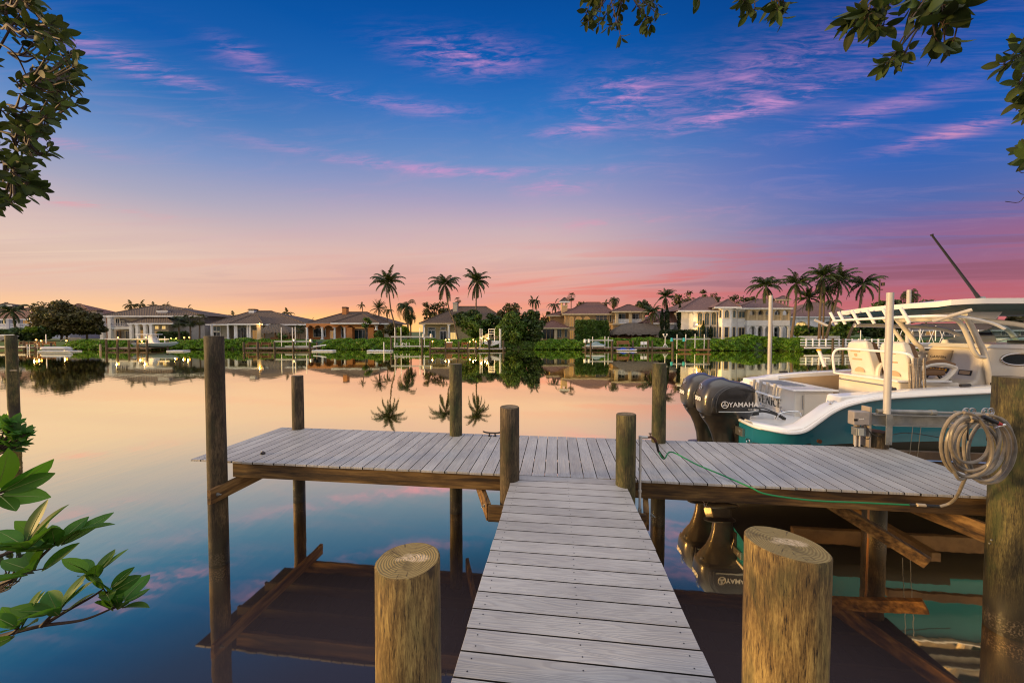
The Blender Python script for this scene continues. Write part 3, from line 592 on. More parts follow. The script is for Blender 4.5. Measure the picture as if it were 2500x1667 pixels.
# power boxes on their post at the back edge
pb = thing('control_box_post', 'grey power boxes on a weathered plank beside the lift pile', 'power box', W(2125, 1082, 5.12), -AD)
m_ = MB(); m_.box(-.03, .0, -.06, .08, -.04, .52); m_.box(-.14, -.10, .0, .06, -.04, .33); m_.build('post', 'dock_pale', pb, bevel=.003)
m_ = MB(); m_.box(-.245, -.04, -.09, .03, .27, .46); m_.build('switch_box', 'box_grey', pb, bevel=.015); m_ = MB(); m_.box(-.2455, -.2, -.093, -.09, .33, .36); m_.build('switch', 'black_plastic', pb); m_ = MB(); m_.box(-.06, -.038, -.05, .0, .33, .35); m_.build('handle', 'black_plastic', pb)
text_mesh('box_lettering', 'quick', .03, 'letter_white', pb, frame((-.15, -.092, .36), (1, 0, 0), (0, 0, 1)), .001)
m_ = MB(); m_.box(-.20, -.08, -.085, .02, .12, .235); m_.build('outlet_box', 'galv', pb, bevel=.008); m_ = MB(); m_.box(-.19, -.12, -.10, -.088, .13, .225); m_.build('outlet_cover', 'clear_plastic', pb, bevel=.004)
m_ = MB(); m_.tube([(-.17, -.02, -.04), (-.17, -.02, .12)], .011, 8); m_.tube([(-.115, -.02, -.04), (-.115, -.02, .12)], .011, 8); m_.build('conduit', 'pvc', pb, True)
m_ = MB(); m_.tube(bez([(-.10, -.09, .28), (-.07, -.11, .20), (-.03, -.09, .15), (-.05, -.08, .08), (-.1, -.06, .1)], 16), .005, 6); m_.tube(bez([(-.12, -.09, .28), (0.0, -.1, .15), (.2, -.02, .11), (.6, .1, .14), (1.2, .1, .05)], 20), .005, 6); m_.build('cable', 'hose_black', pb, True)
# ---------------------------------------------------------------- boat lift
lift = thing('boat_lift', 'boat lift with galvanised beam, pipe and upright plastic guide poles', 'boat lift', (fx(2150, 5.15), 5.15, 0), -AD)
L0 = lift.location; pile(0, 0.02, .128, 1.44, 'pile_brown', 'rust', 10, parent=lift, label='lift pile with rust brown top'); pile(6.2, 0.05, .128, 1.44, 'pile_brown', 'rust', 12, parent=lift); pile(0, 4.0, .128, 1.6, 'pile_brown', 'rust', 13, parent=lift)
m_ = MB(); m_.box(-.16, 6.4, -.10, -.095, 1.56, 1.70); m_.box(-.16, 6.4, -.165, -.03, 1.70, 1.708); m_.box(-.16, 6.4, -.165, -.03, 1.555, 1.563); m_.build('lift_beam', 'galv', lift, bevel=.002)
m_ = MB(); m_.tube([(-.10, -.10, 1.745), (6.3, -.10, 1.745)], .018, 10); m_.tube([(-.10, -.10, 1.745), (.55, -.10, 1.745)], .030, 12); m_.tube([(.55, -.1, 1.745), (.62, -.1, 1.745)], .036, 12); m_.tube([(.85, -.1, 1.745), (.91, -.1, 1.745)], .030, 12); m_.tube([(.03, -.1, 1.745), (.08, -.1, 1.745)], .035, 12); m_.build('drive_pipe', 'galv', lift, True)
m_ = MB(); m_.box(-.035, .045, -.17, -.163, 1.30, 1.72); m_.build('bracket', 'galv', lift, bevel=.002); m_ = MB(); m_.tube([(.0, -.178, 1.33), (.0, -.16, 1.33)], .012, 8); m_.build('bolt', 'steel', lift)
m_ = MB(); m_.tube([(0.0, -.13, 1.72), (0.0, -.13, 3.37)], .040, 16); m_.build('guide_pole', 'pvc', lift, True)
for D, px, yt, yb in ((9.6, 1880, 721, 960), (9.6, 2216, 708, 920)):
    p0 = W(px, yt, D); m_ = MB(); m_.tube([p0, Vector((p0.x, p0.y, .9))], .046, 14); m_.build('guide_pole', 'pvc', lift, True, world=True)
m_ = MB(); m_.box(.9, 1.02, .2, 3.9, .35, .48); m_.box(4.6, 4.72, .2, 3.9, .35, .48); m_.box(-.5, 6.0, .95, 1.03, .48, .72); m_.box(-.5, 6.0, 2.55, 2.63, .48, .72); m_.box(.4, 5.8, .25, .31, .98, 1.10); m_.build('cradle', 'dock_wood', lift, bevel=.004)
m_ = MB(); 
for x_ in (.42, .52): m_.tube([(x_, -.02, 1.56), (x_ + .02, .1, .4)], .004, 5)
m_.build('lift_cable', 'steel', lift); m_ = MB(); m_.tube([(-.20, -.16, -.8), (-.22, -.16, .9), (-.22, -.16, 1.12)], .012, 8); m_.build('conduit', 'bench_wood', lift, True)
# ---------------------------------------------------------------- centre console boat on the lift (local x = bow, y = far side)
BO = Vector((4.07, 7.05, .45)); boat = thing('fishing_boat', 'teal and cream centre console fishing boat named VENICE raised on a lift', 'boat', BO, -R(3))
ZO = .45
def Z(z_): return z_ - ZO
ST_ = [(0, .95, 1.28, .62, .9), (.15, 1.16, 1.27, .60, 1.0), (.35, 1.28, 1.262, .57, 1.08), (.55, 1.32, 1.31, .55, 1.10), (.75, 1.33, 1.46, .53, 1.12), (.95, 1.34, 1.62, .52, 1.13), (1.2, 1.35, 1.74, .5, 1.14), (1.6, 1.36, 1.83, .49, 1.15), (2.2, 1.37, 1.885, .48, 1.15), (2.9, 1.37, 1.93, .47, 1.15), (3.8, 1.37, 1.985, .46, 1.13), (5.0, 1.34, 2.08, .47, 1.05), (6.3, 1.2, 2.22, .52, .86), (7.5, .92, 2.38, .66, .55), (8.4, .52, 2.52, .95, .22), (9.0, .04, 2.62, 1.5, .02)]
zc = lambda x: .86 + .03 * x + max(0, x - 5) ** 2 * .05
def section(x, hw, zs, zk, cw):
    h = []
    for t_ in (0, .25, .5, .75, 1): h.append((cw * t_, zk + (zc(x) - zk) * t_ ** 1.15))
    for t_ in (.1, .2, .32, .5, .75, .92, 1): h.append((cw + .03 + (hw - cw - .03) * t_ ** 1.15, zc(x) + (zs - zc(x)) * t_))
    return h
rings = []
for s_ in ST_:
    h = section(*s_); rings.append([(s_[0], -y, Z(z_)) for y, z_ in reversed(h)] + [(s_[0], y, Z(z_)) for y, z_ in h[1:]])
m_ = MB(); m_.loft(rings, closed=False); m_.add(rings[0], [tuple(range(len(rings[0])))]); 
for i_, f_ in enumerate(m_.f):
    if max(m_.v[k][2] - Z(zc(m_.v[k][0])) for k in f_) < .20: m_.mi[i_] = 1
hull = m_.build('hull', ['teal_hull', 'bottom_paint'], boat, True)
# transom corner wrap is rounded by the stations; rub rail
def sheer(off=0., dz_=0., sg=-1, upto=15): return [(s_[0], sg * max(.0, s_[1] + off), Z(s_[2] + dz_)) for s_ in ST_[:upto + 1]]
for sg in (-1, 1):
    full = [(0, sg * .4, Z(1.28))] + sheer(.012, -.01, sg)
    m_ = MB(); m_.tube(bez(full, 90), .028, 8); m_.build('rub_rail', 'gelcoat_white', boat, True)
    full = [(-.01, sg * .4, Z(1.255))] + sheer(.036, -.022, sg); m_ = MB(); m_.tube(bez(full, 90), .011, 6); m_.build('rail_strip', 'steel', boat, True)
# gunwale cap, coaming, sole
for sg in (-1, 1):
    m_ = MB(); rr = []
    for i, s_ in enumerate(ST_[:15]):
        wdt = .24 if s_[1] > .6 else .24 * s_[1] / .6; x, hw, zs = s_[0], s_[1], s_[2]
        rr.append([(x, sg * hw, Z(zs - .01)), (x, sg * (hw - .01), Z(zs + .025)), (x, sg * (hw - .05), Z(zs + .045)), (x, sg * (hw - wdt), Z(zs + .05)), (x, sg * (hw - wdt - .02), Z(zs + .035)), (x, sg * (hw - wdt - .02), Z(zs - .06))])
    m_.loft(rr, closed=False); m_.build('gunwale', 'gelcoat_white', boat, True)
    m_ = MB(); rr = []
    for s_ in ST_[6:14]: rr.append([(s_[0], sg * (s_[1] - .262), Z(s_[2] - .04)), (s_[0], sg * (s_[1] - .27), Z(1.10))])
    m_.loft(rr, closed=False); m_.build('cockpit_liner', 'liner', boat, True)
    m_ = MB()
    for x_, ln in ((1.9, .16), (3.0, .14), (3.45, .14)): m_.tube([(x_ - ln / 2, sg * 1.22, Z(1.885 + (x_ - 1.9) * .062) + .055), (x_ + ln / 2, sg * 1.22, Z(1.885 + (x_ - 1.9) * .062) + .062)], .022, 8)
    m_.build('rod_holder_cup', 'black_plastic', boat, True)
m_ = MB(); m_.add([(1.1, -1.09, Z(1.1)), (8, -.5, Z(1.15)), (8, .5, Z(1.15)), (1.1, 1.09, Z(1.1))], [(0, 1, 2, 3)]); m_.build('cockpit_sole', 'gelcoat', boat)
m_ = MB(); pl = [(s_[0], -(s_[1] - (.03 if s_[0] < .4 else .16))) for s_ in ST_[:7]] + [(s_[0], s_[1] - (.03 if s_[0] < .4 else .16)) for s_ in reversed(ST_[:7])]; m_.add([(x, y, Z(1.285)) for x, y in pl], [tuple(range(len(pl)))]); m_.build('swim_platform', 'gelcoat_white', boat)
# transom bulkhead box with livewell lid; walk-through on the near side
m_ = MB(); m_.box(1.12, 1.80, -.28, 1.08, Z(1.10), Z(1.745)); m_.build('transom_box', 'gelcoat', boat, bevel=.02, seg=3)
m_ = MB(); m_.box(1.07, 1.86, -.33, 1.10, Z(1.748), Z(1.785)); tb = m_.build('transom_lid', 'gelcoat_white', boat, bevel=.014, seg=3)
m_ = MB(); m_.box(1.22, 1.62, .15, .95, Z(1.787), Z(1.796)); m_.build('hatch', 'windshield', boat, bevel=.003).data.materials[0] = MATS['galv']
m_ = MB(); m_.box(1.28, 1.76, -.292, -.282, Z(1.30), Z(1.70)); m_.build('locker_door', 'gelcoat', boat, bevel=.008); m_ = MB(); m_.tube([(1.24, -.31, Z(1.42)), (1.24, -.31, Z(1.68))], .011, 8); m_.build('hinge', 'steel', boat)
rr = [[(1.02, -1.24, Z(1.50)), (1.02, -.98, Z(1.30)), (1.12, -1.0, Z(1.83)), (1.12, -1.28, Z(1.83))], [(1.7, -1.28, Z(1.60)), (1.7, -1.02, Z(1.30)), (1.7, -1.04, Z(1.88)), (1.7, -1.28, Z(1.88))]]
m_ = MB(); m_.loft(rr, cap=(True, True)); m_.build('quarter_moulding', 'gelcoat_white', boat, bevel=.03, seg=3)
m_ = MB(); rr = [[(1.02, 1.24, Z(1.50)), (1.02, 1.0, Z(1.30)), (1.05, 1.02, Z(1.80)), (1.05, 1.28, Z(1.80))], [(1.7, 1.28, Z(1.60)), (1.7, 1.02, Z(1.30)), (1.7, 1.04, Z(1.88)), (1.7, 1.28, Z(1.88))]]; m_.loft(rr, cap=(True, True)); m_.build('quarter_moulding', 'gelcoat_white', boat, bevel=.03, seg=3)
# rocket-launcher rod holders on the transom
rk = MB(); rk.tube(bez([(1.06, .98, Z(1.66)), (1.02, .92, Z(1.60)), (1.0, .5, Z(1.585)), (1.0, .1, Z(1.575)), (1.06, .02, Z(1.575))], 20), .021, 8); rack = rk.build('transom_rod_rack', 'gelcoat_white', boat, True)
for y in (.82, .60, .38, .16):
    m_ = MB(); m_.tube([(1.035, y + .03, Z(1.50)), (1.05, y, Z(1.82))], .027, 10); m_.tube([(1.05, y, Z(1.80)), (1.052, y, Z(1.825))], .031, 10); m_.build('rod_tube', 'pvc', rack, True)
# name
def strokes(word, hgt):
    L = {'V': [((0, 1), (.42, 0), 1), ((.42, 0), (.78, 1), 0)], 'E': [((.12, 0), (.12, 1), 1), ((.12, .97), (.62, .97), 0), ((.12, .5), (.5, .5), 0), ((.12, .03), (.66, .03), 0)],
         'N': [((.1, 0), (.1, 1), 0), ((.1, 1), (.72, 0), 1), ((.72, 0), (.72, 1), 0)], 'I': [((.2, 0), (.2, 1), 1)], 'C': None}
    adv = {'V': .86, 'E': .78, 'N': .92, 'I': .45, 'C': .86}; m2 = MB(); x = 0
    for ch in word:
        if ch == 'C':
            pts = [(x + .42 + .36 * math.cos(a), .5 + .5 * math.sin(a)) for a in [R(48 + k * 24.5) for k in range(12)]]
            for i in range(len(pts) - 1): th_ = .05 + .10 * math.sin(math.pi * (i + .5) / 11); m2.bar((pts[i][0], pts[i][1], 0), (pts[i + 1][0], pts[i + 1][1], 0), th_, .02)
            m2.bar((x + .66, .68, 0), (x + .68, .97, 0), .05, .02)
        else:
            for a, b, thick in L[ch]:
                m2.bar((x + a[0], a[1], 0), (x + b[0], b[1], 0), .15 if thick else .055, .02)
            for sx_, sy_ in {'V': ((0, 1), (.78, 1)), 'E': ((.06, .02), (.06, .98)), 'N': ((.1, 0), (.06, 1), (.72, 1)), 'I': ((.2, 0), (.2, 1))}[ch]: m2.bar((x + sx_ - .12, sy_, 0), (x + sx_ + .12, sy_, 0), .045, .02)
            if ch == 'E':
                m2.bar((x + .62, .8, 0), (x + .63, .99, 0), .045, .02); m2.bar((x + .66, 0, 0), (x + .7, .2, 0), .045, .02)
        x += adv[ch]
    return m2, x
m2, wd = strokes('VENICE', 1)
Mf = frame((1.112, .80, Z(1.365)), (0, -1, 0), (0, 0, 1)) @ Matrix.Diagonal((.74 / wd, .165, .15, 1)); m2.v = [tuple(Mf @ Vector(p)) for p in m2.v]; m2.build('name_lettering', 'letter_black', boat)
for y in (.62, .0):
    m_ = MB(); m_.tube(bez([(1.09, y + .06, Z(1.345)), (1.09, y + .02, Z(1.315)), (1.09, y - .04, Z(1.325)), (1.09, y - .05, Z(1.36))], 9), .007, 6); m_.tube([(1.10, y - .03, Z(1.32)), (1.09, y - .03, Z(1.32))], .022, 8); m_.build('fairlead', 'chrome', boat, True)
m_ = MB(); m_.tube(bez([(.62, -.55, Z(1.30)), (.66, -.57, Z(1.39)), (.80, -.60, Z(1.44)), (.96, -.63, Z(1.45)), (1.0, -.63, Z(1.38))], 16), .014, 8); m_.build('grab_rail', 'chrome', boat, True)
cleat(1.05, -1.20, Z(1.70), 1.0, 'chrome', boat, .5).rotation_euler = (0, 0, 0)
m_ = MB()
for z_ in (1.13, 1.0): m_.tube([(.80, -1.28, Z(z_)), (.80, -1.315, Z(z_))], .03, 12)
m_.build('through_hull', 'rust', boat, True)
m_ = MB(); m_.box(-.05, .0, -.72, -.5, Z(1.02), Z(1.16)); m_.tube([(-.06, -.62, Z(1.09)), (-.02, -.62, Z(1.09))], .035, 10); m_.build('trim_tab_mount', 'steel', boat, bevel=.004); m_ = MB(); m_.tube(arc(lambda a: (-.03, -.86 + .05 * math.cos(a), Z(.99) + .035 * math.sin(a)), 0, 6.28, 14), .008, 6); m_.build('tow_eye', 'chrome', boat, True)
# ---- leaning post box, seats
m_ = MB(); m_.box(2.62, 3.62, -.60, .66, Z(1.10), Z(1.965)); lb = m_.build('leaning_post', 'gelcoat', boat, bevel=.03, seg=3)
m_ = MB(); m_.box(2.55, 3.45, -.64, .70, Z(1.966), Z(2.005)); m_.build('worktop', 'gelcoat_white', lb, bevel=.015, seg=3)
m_ = MB(); m_.box(2.612, 2.62, -.34, .50, Z(1.42), Z(1.76)); m_.build('tackle_door', 'gelcoat', lb, bevel=.006); m_ = MB(); m_.tube([(2.600, .08, Z(1.64)), (2.612, .08, Z(1.64))], .035, 14); m_.build('latch', 'steel', lb, True)
m_ = MB(); m_.tube([(2.60, .60, Z(1.90)), (2.585, .58, Z(1.88)), (2.585, -.3, Z(1.88)), (2.60, -.5, Z(1.87))], .012, 8); m_.build('handrail', 'steel', lb, True)
for sy in (-.33, .37):
    seat = MB(); rr = []
    prof = [(2.83, 1.99, .25), (2.76, 2.25, .25), (2.70, 2.50, .235), (2.70, 2.62, .20), (2.76, 2.665, .17)]
    prof2 = [(3.02, 1.99), (2.95, 2.25), (2.86, 2.50), (2.86, 2.60), (2.84, 2.645)]
    for (x0, z0, hw), (x1, z1) in zip(prof, prof2):
        rr.append([(x0 + .03, sy - hw, Z(z0)), (x0, sy - hw * .7, Z(z0)), (x0, sy + hw * .7, Z(z0)), (x0 + .03, sy + hw, Z(z0)), (x1, sy + hw, Z(z1)), (x1, sy - hw, Z(z1))])
    seat.loft(rr, cap=(True, True)); so = seat.build('helm_seat', 'gelcoat', boat, True, bevel=.02, seg=3)
    m_ = MB(); rr = [[(x1 - .03, sy - hw * 1.0, Z(z1)), (x1 - .03, sy + hw * 1.0, Z(z1)), (x1 + .10, sy + hw * .9, Z(z1 - .01)), (x1 + .10, sy - hw * .9, Z(z1 - .01))] for (x0, z0, hw), (x1, z1) in zip(prof, prof2)]; m_.loft(rr, cap=(True, True)); m_.build('back_cushion', 'tan_cushion', so, True, bevel=.025, seg=3)
    m_ = MB(); m_.box(2.95, 3.42, sy - .24, sy + .24, Z(2.08), Z(2.19)); m_.build('seat_cushion', 'tan_cushion', so, True, bevel=.04, seg=3)
    m_ = MB()
    for z_, x_ in ((2.44, 2.712), (2.28, 2.752)): m_.box(x_ - .012, x_ + .03, sy - .10, sy + .12, Z(z_), Z(z_ + .035))
    m_.build('vent_slot', 'liner', so, bevel=.012)
    m_ = MB(); m_.tube([(2.722, sy + .02, Z(2.385)), (2.738, sy + .02, Z(2.385))], .035, 14); m_.build('emblem', 'liner', so, True)
    m_ = MB(); m_.add([(2.80 - .012 + (0), sy + .11 * math.cos(a), Z(2.045 + .10 * math.sin(a) * 1.0)) for a in [R(180 * k / 12) for k in range(13)]], [tuple(range(13))]); m_.build('storage_opening', 'liner', so)
    for sg in (-1, 1):                                                # side bolster: a loop with an open middle
        y = sy + sg * .26; m_ = MB(); loop = bez([(2.90, y, Z(1.98)), (2.93, y, Z(2.16)), (3.05, y, Z(2.255)), (3.30, y, Z(2.285)), (3.50, y, Z(2.235)), (3.50, y, Z(2.17)), (3.40, y, Z(2.05)), (3.28, y, Z(1.985)), (3.05, y, Z(1.965)), (2.90, y, Z(1.98))], 45)
        m_.tube(loop, .042, 8); m_.box(2.90, 3.30, y - .03, y + .03, Z(1.93), Z(2.03)); m_.build('side_bolster', 'gelcoat', so, True)
        m_ = MB(); m_.tube(bez([(2.97, y, Z(2.22)), (3.1, y, Z(2.30)), (3.3, y, Z(2.328)), (3.5, y, Z(2.27))], 12), .036, 8); m_.build('bolster_pad', 'tan_cushion', so, True)
m_ = MB(); m_.tube(bez([(2.64, .78, Z(1.98)), (2.60, .78, Z(2.30)), (2.63, .76, Z(2.44)), (2.66, .66, Z(2.485)), (2.66, .3, Z(2.49)), (2.66, -.3, Z(2.48)), (2.66, -.62, Z(2.47)), (2.72, -.70, Z(2.40)), (2.80, -.70, Z(2.1)), (3.0, -.68, Z(1.80)), (3.15, -.66, Z(1.72)), (3.7, -.66, Z(1.72))], 60), .024, 10); gr = m_.build('backrest_rail', 'gelcoat_white', boat, True)
m_ = MB(); m_.tube([(2.50, .86, Z(2.10)), (2.42, .92, Z(2.44))], .032, 12); m_.tube([(2.55, .80, Z(2.28)), (2.47, .88, Z(2.28))], .014, 8); m_.build('rod_tube', 'pvc_white', gr, True)
m_ = MB(); m_.tube([(2.42, .92, Z(2.43)), (2.418, .922, Z(2.465))], [.045, .035], 12); m_.build('yellow_cap', 'yellow', gr, True)
# rope hanging over the rail beside the near seat
rp = thing('rope', 'coiled pale rope hanging between the helm seats of the boat', 'rope', BO + Matrix.Rotation(-R(3), 3, 'Z') @ Vector((2.75, -.72, Z(2.4))), -R(3)); m_ = MB()
for k in range(7):
    y = -.06 + .03 * ((k * 3) % 5); x = -.09 + .033 * k + .01 * math.sin(k * 5); dn = .62 + .05 * math.sin(k * 2.1) + (.14 if k in (2, 5) else 0)
    m_.tube(bez([(x, y, 0), (x - .012, y - .02, -dn * .5), (x + .01 * (k % 3), y - .03, -dn), (x + .03, y - .03, -dn - .03), (x + .04, y - .02, -dn * .95), (x + .035, y, -dn * .4), (x + .03, y + .01, 0)], 24), .0095, 6)
m_.tube(arc(lambda a: (.02 + .09 * math.cos(a), 0, -.12 + .025 * math.sin(a)), 0, 6.28, 16), .012, 6); m_.build('rope_coil', 'rope', rp, True, bevel=0)
# ---- console
CX = -.27                                                            # console offset along the boat
prof = [(4.10, 1.10), (4.10, 1.62), (4.02, 1.86), (4.30, 1.98), (4.44, 2.53), (4.60, 2.60), (6.3, 2.62), (6.7, 2.3), (6.9, 1.15)]
m_ = MB(); m_.prism(prof, lambda p: (p[0], -.45, Z(p[1])), lambda p: (p[0], .46, Z(p[1]))); con = m_.build('console', 'gelcoat', boat, bevel=.04, seg=3); con.location = (CX, 0, 0)
m_ = MB(); m_.prism([(4.42, 2.555), (4.5, 2.62), (6.3, 2.64), (6.55, 2.5)], lambda p: (p[0], -.48, Z(p[1])), lambda p: (p[0], .49, Z(p[1]))); m_.build('console_top', 'gelcoat_white', con, bevel=.015)
dn_ = Vector((-.97, 0, .246)).normalized(); up_ = Vector((.246, 0, .97)).normalized()
def on_dash(x_, y_, z_, mi=0): return Vector((x_, y_, Z(z_)))
def dash_box(name, y0, y1, z0, z1, mat, t_=.02, off=0., par=con, bev=.006):
    xa = lambda z_: 4.30 + (z_ - 1.98) / .55 * .14; m3 = MB(); p = []
    for th_ in (off + t_, off):
        for y, z_ in ((y1, z0), (y0, z0), (y0, z1), (y1, z1)): p.append(Vector((xa(z_), y, Z(z_))) + dn_ * th_)
    m3.add(p, [(0, 1, 2, 3), (7, 6, 5, 4), (0, 4, 5, 1), (1, 5, 6, 2), (2, 6, 7, 3), (3, 7, 4, 0)]); return m3.build(name, mat, par, bevel=bev)
dash_box('screen_cover', .02, .42, 2.20, 2.49, 'tan_cover', .035, 0., bev=.012)
text_mesh('screen_lettering', 'GARMIN', .068, 'letter_black', con, frame(Vector((4.30 + (2.345 - 1.98) / .55 * .14, .22, Z(2.345))) + dn_ * .038, (0, -1, 0), up_), .001, 0., 1.1)
dash_box('switch_panel', .0, .36, 2.06, 2.16, 'black_plastic', .012)
for k in range(6): dash_box('switch', .03 + .052 * k, .058 + .052 * k, 2.09, 2.14, 'yellow', .01, .012, bev=.002)
dash_box('stereo', -.36, -.16, 2.06, 2.15, 'black_plastic', .015); dash_box('stereo_face', -.34, -.18, 2.075, 2.135, 'liner', .004, .015, bev=.001)
# throttle, wheel
m_ = MB(); m_.box(4.03, 4.17, -.20, -.05, Z(1.86), Z(1.97)); m_.build('throttle_base', 'black_plastic', con, bevel=.02); m_ = MB()
for y in (-.15, -.10): m_.tube(bez([(4.1, y, Z(1.95)), (4.05, y + .03, Z(2.04)), (3.98, y + .08, Z(2.09)), (3.95, y + .12, Z(2.09))], 10), .013, 8)
m_.build('throttle_lever', 'black_plastic', con, True)
m_ = MB(); Mw = frame((3.96, .20, Z(1.98)), (0, 1, 0), (.55, 0, .85)); m_.M = Mw; m_.tube(arc(lambda a: (.185 * math.cos(a), .185 * math.sin(a), 0), 0, 2 * math.pi, 32), .014, 8, cap=False)
for k in range(5): a = k * 2 * math.pi / 5; m_.tube([(0, 0, -.02), (.18 * math.cos(a), .18 * math.sin(a), 0)], .007, 6)
m_.tube([(0, 0, -.09), (0, 0, 0)], .022, 10); m_.build('steering_wheel', 'black_plastic', con, True)
m_ = MB(); m_.tube([(4.25, -.457, Z(1.75)), (4.25, -.45, Z(1.75))], .075, 20); m_.build('speaker_cover', 'gelcoat', con, True)
# porthole on the near side
def ell(cx, cz, a_, b_, y, n=28): return [(cx + a_ * math.cos(2 * math.pi * k / n), y, Z(cz) + b_ * math.sin(2 * math.pi * k / n)) for k in range(n)]
m_ = MB(); m_.tube(ell(4.95, 2.36, .27, .10, -.458) + [ell(4.95, 2.36, .27, .10, -.458)[0]], .018, 8, cap=False); m_.build('porthole_rim', 'chrome', con, True); m_ = MB(); m_.add(ell(4.95, 2.36, .27, .10, -.454), [tuple(range(28))]); m_.build('porthole_glass', 'pane_dark', con)
# windshield
m_ = MB(); rr = []
for t_ in [i / 12 for i in range(13)]:
    a = math.pi * (1 - t_); bx_ = 5.55 - .0 + math.sin(a) * .62; by = math.cos(a) * -.46; k = math.sin(a) ** .5; rr.append([(4.62 + (bx_ - 4.62) * (1 if abs(by) < .455 else 0), by, Z(2.62)), (4.62 + (bx_ - 4.9) * (.72 if abs(by) < .455 else 0) + .25 * (abs(by) < .455), by * .93, Z(2.66 + .42 * k))])
m_.loft(rr, closed=False); m_.build('windshield', 'windshield', boat, True).location = (CX, 0, 0)
m_ = MB(); m_.tube([rr_[1] for rr_ in rr], .008, 6); m_.build('windshield_edge', 'clear_plastic', boat, True).location = (CX, 0, 0)
m_ = MB(); m_.box(5.5, 5.95, -.25, .15, Z(2.63), Z(2.68)); m_.build('dash_tray', 'black_plastic', con, bevel=.01); m_ = MB(); m_.tube([(4.62, .35, Z(2.62)), (4.62, .35, Z(2.68))], [.06, .04], 14); m_.build('compass', 'gelcoat_white', con, True)
# ---- hardtop
def topz(x, y): return 3.345 - .02 * (y / 1.15) ** 2 - .03 * y - .035 * max(0, (3.35 - x) / .6) ** 2
m_ = MB(); nx, ny = 18, 12; top, bot = [], []
for i in range(nx + 1):
    x = 2.75 + 3.6 * i / nx
    for j in range(ny + 1):
        y = -1.14 + 2.28 * j / ny; ins = .28 * max(0, 1 - (x - 2.75) / .5) ** 2 + .25 * max(0, 1 - (6.35 - x) / .6) ** 2; yy = y * (1 - ins / 1.14)
        xx = x + (.16 * (y / 1.14) ** 2 if i == 0 else 0); top.append((xx, yy, Z(topz(x, yy)))); bot.append((xx + (.02 if i == 0 else 0), yy, Z(topz(x, yy) - .085)))
fs = [(i * (ny + 1) + j, i * (ny + 1) + j + 1, (i + 1) * (ny + 1) + j + 1, (i + 1) * (ny + 1) + j) for i in range(nx) for j in range(ny)]; nv = len(top)
edge = [j for j in range(ny + 1)] + [i * (ny + 1) + ny for i in range(1, nx + 1)] + [nx * (ny + 1) + j for j in range(ny - 1, -1, -1)] + [i * (ny + 1) for i in range(nx - 1, 0, -1)]
m_.add(top + bot, fs); m_.f += [(edge[k], edge[(k + 1) % len(edge)], edge[(k + 1) % len(edge)] + nv, edge[k] + nv) for k in range(len(edge))]; m_.mi += [0] * len(edge)
ht = m_.build('hardtop', 'gelcoat_white', boat, True)
m_ = MB(); inb = [(x + (.01 if k < ny + 1 else 0), y * .985, z_ - .004 - .11 * max(0, 1 - (y / 1.05) ** 2) ** .5 * min(1, max(0, (x - 2.78) / .3)) * min(1, max(0, (6.3 - x) / .4))) for k, (x, y, z_) in enumerate(bot)]; m_.add(inb, fs); m_.build('hardtop_underside', 'teal_canvas', ht, True)
m_ = MB(); m_.prism([(3.50, .0), (3.62, -.19), (4.2, -.19), (4.35, 0)], lambda p: (p[0], -.55, Z(3.21) + p[1]), lambda p: (p[0], .55, Z(3.21) + p[1])); m_.build('radio_box', 'gelcoat', ht, bevel=.03); m_ = MB(); m_.box(3.52, 4.33, -.565, .565, Z(3.19), Z(3.215)); m_.build('radio_box_trim', 'teal_canvas', ht)
m_ = MB(); m_.tube([(3.25, .25, Z(3.2)), (3.25, .25, Z(3.18))], .07, 16); m_.build('spreader_light', 'gelcoat', ht, True)
# rod rail along the aft edge
m_ = MB(); rail = bez([(3.0, 1.28, Z(2.98)), (2.82, 1.10, Z(3.02)), (2.68, .85, Z(3.06)), (2.66, .4, Z(3.075)), (2.66, -.1, Z(3.08)), (2.70, -.6, Z(3.09)), (2.85, -.92, Z(3.09)), (3.2, -1.0, Z(3.07)), (3.6, -1.0, Z(2.98)), (3.8, -1.0, Z(2.89))], 60); m_.tube(rail, .024, 10); rb = m_.build('rod_rail', 'gelcoat_white', ht, True)
for y in (.98, .66, .34, .02, -.30, -.62):
    x = 2.645 if y < .9 else 2.73; m_ = MB(); m_.tube([(x + .06, y - .035, Z(2.99)), (x - .03, y + .03, Z(3.25))], .027, 12); m_.build('rod_tube', 'pvc_white', rb, True)
m_ = MB(); m_.tube([(2.66, 1.02, Z(2.965)), (2.45, 1.10, Z(3.09))], .027, 12); m_.build('rod_tube', 'pvc', rb, True); m_ = MB(); m_.tube([(2.86, -.86, Z(3.01)), (3.12, -1.14, Z(3.17))], .030, 12); m_.tube([(3.10, -1.12, Z(3.163)), (3.135, -1.155, Z(3.18))], [.026, .026], 12); m_.build('rod_tube', 'pvc', rb, True)
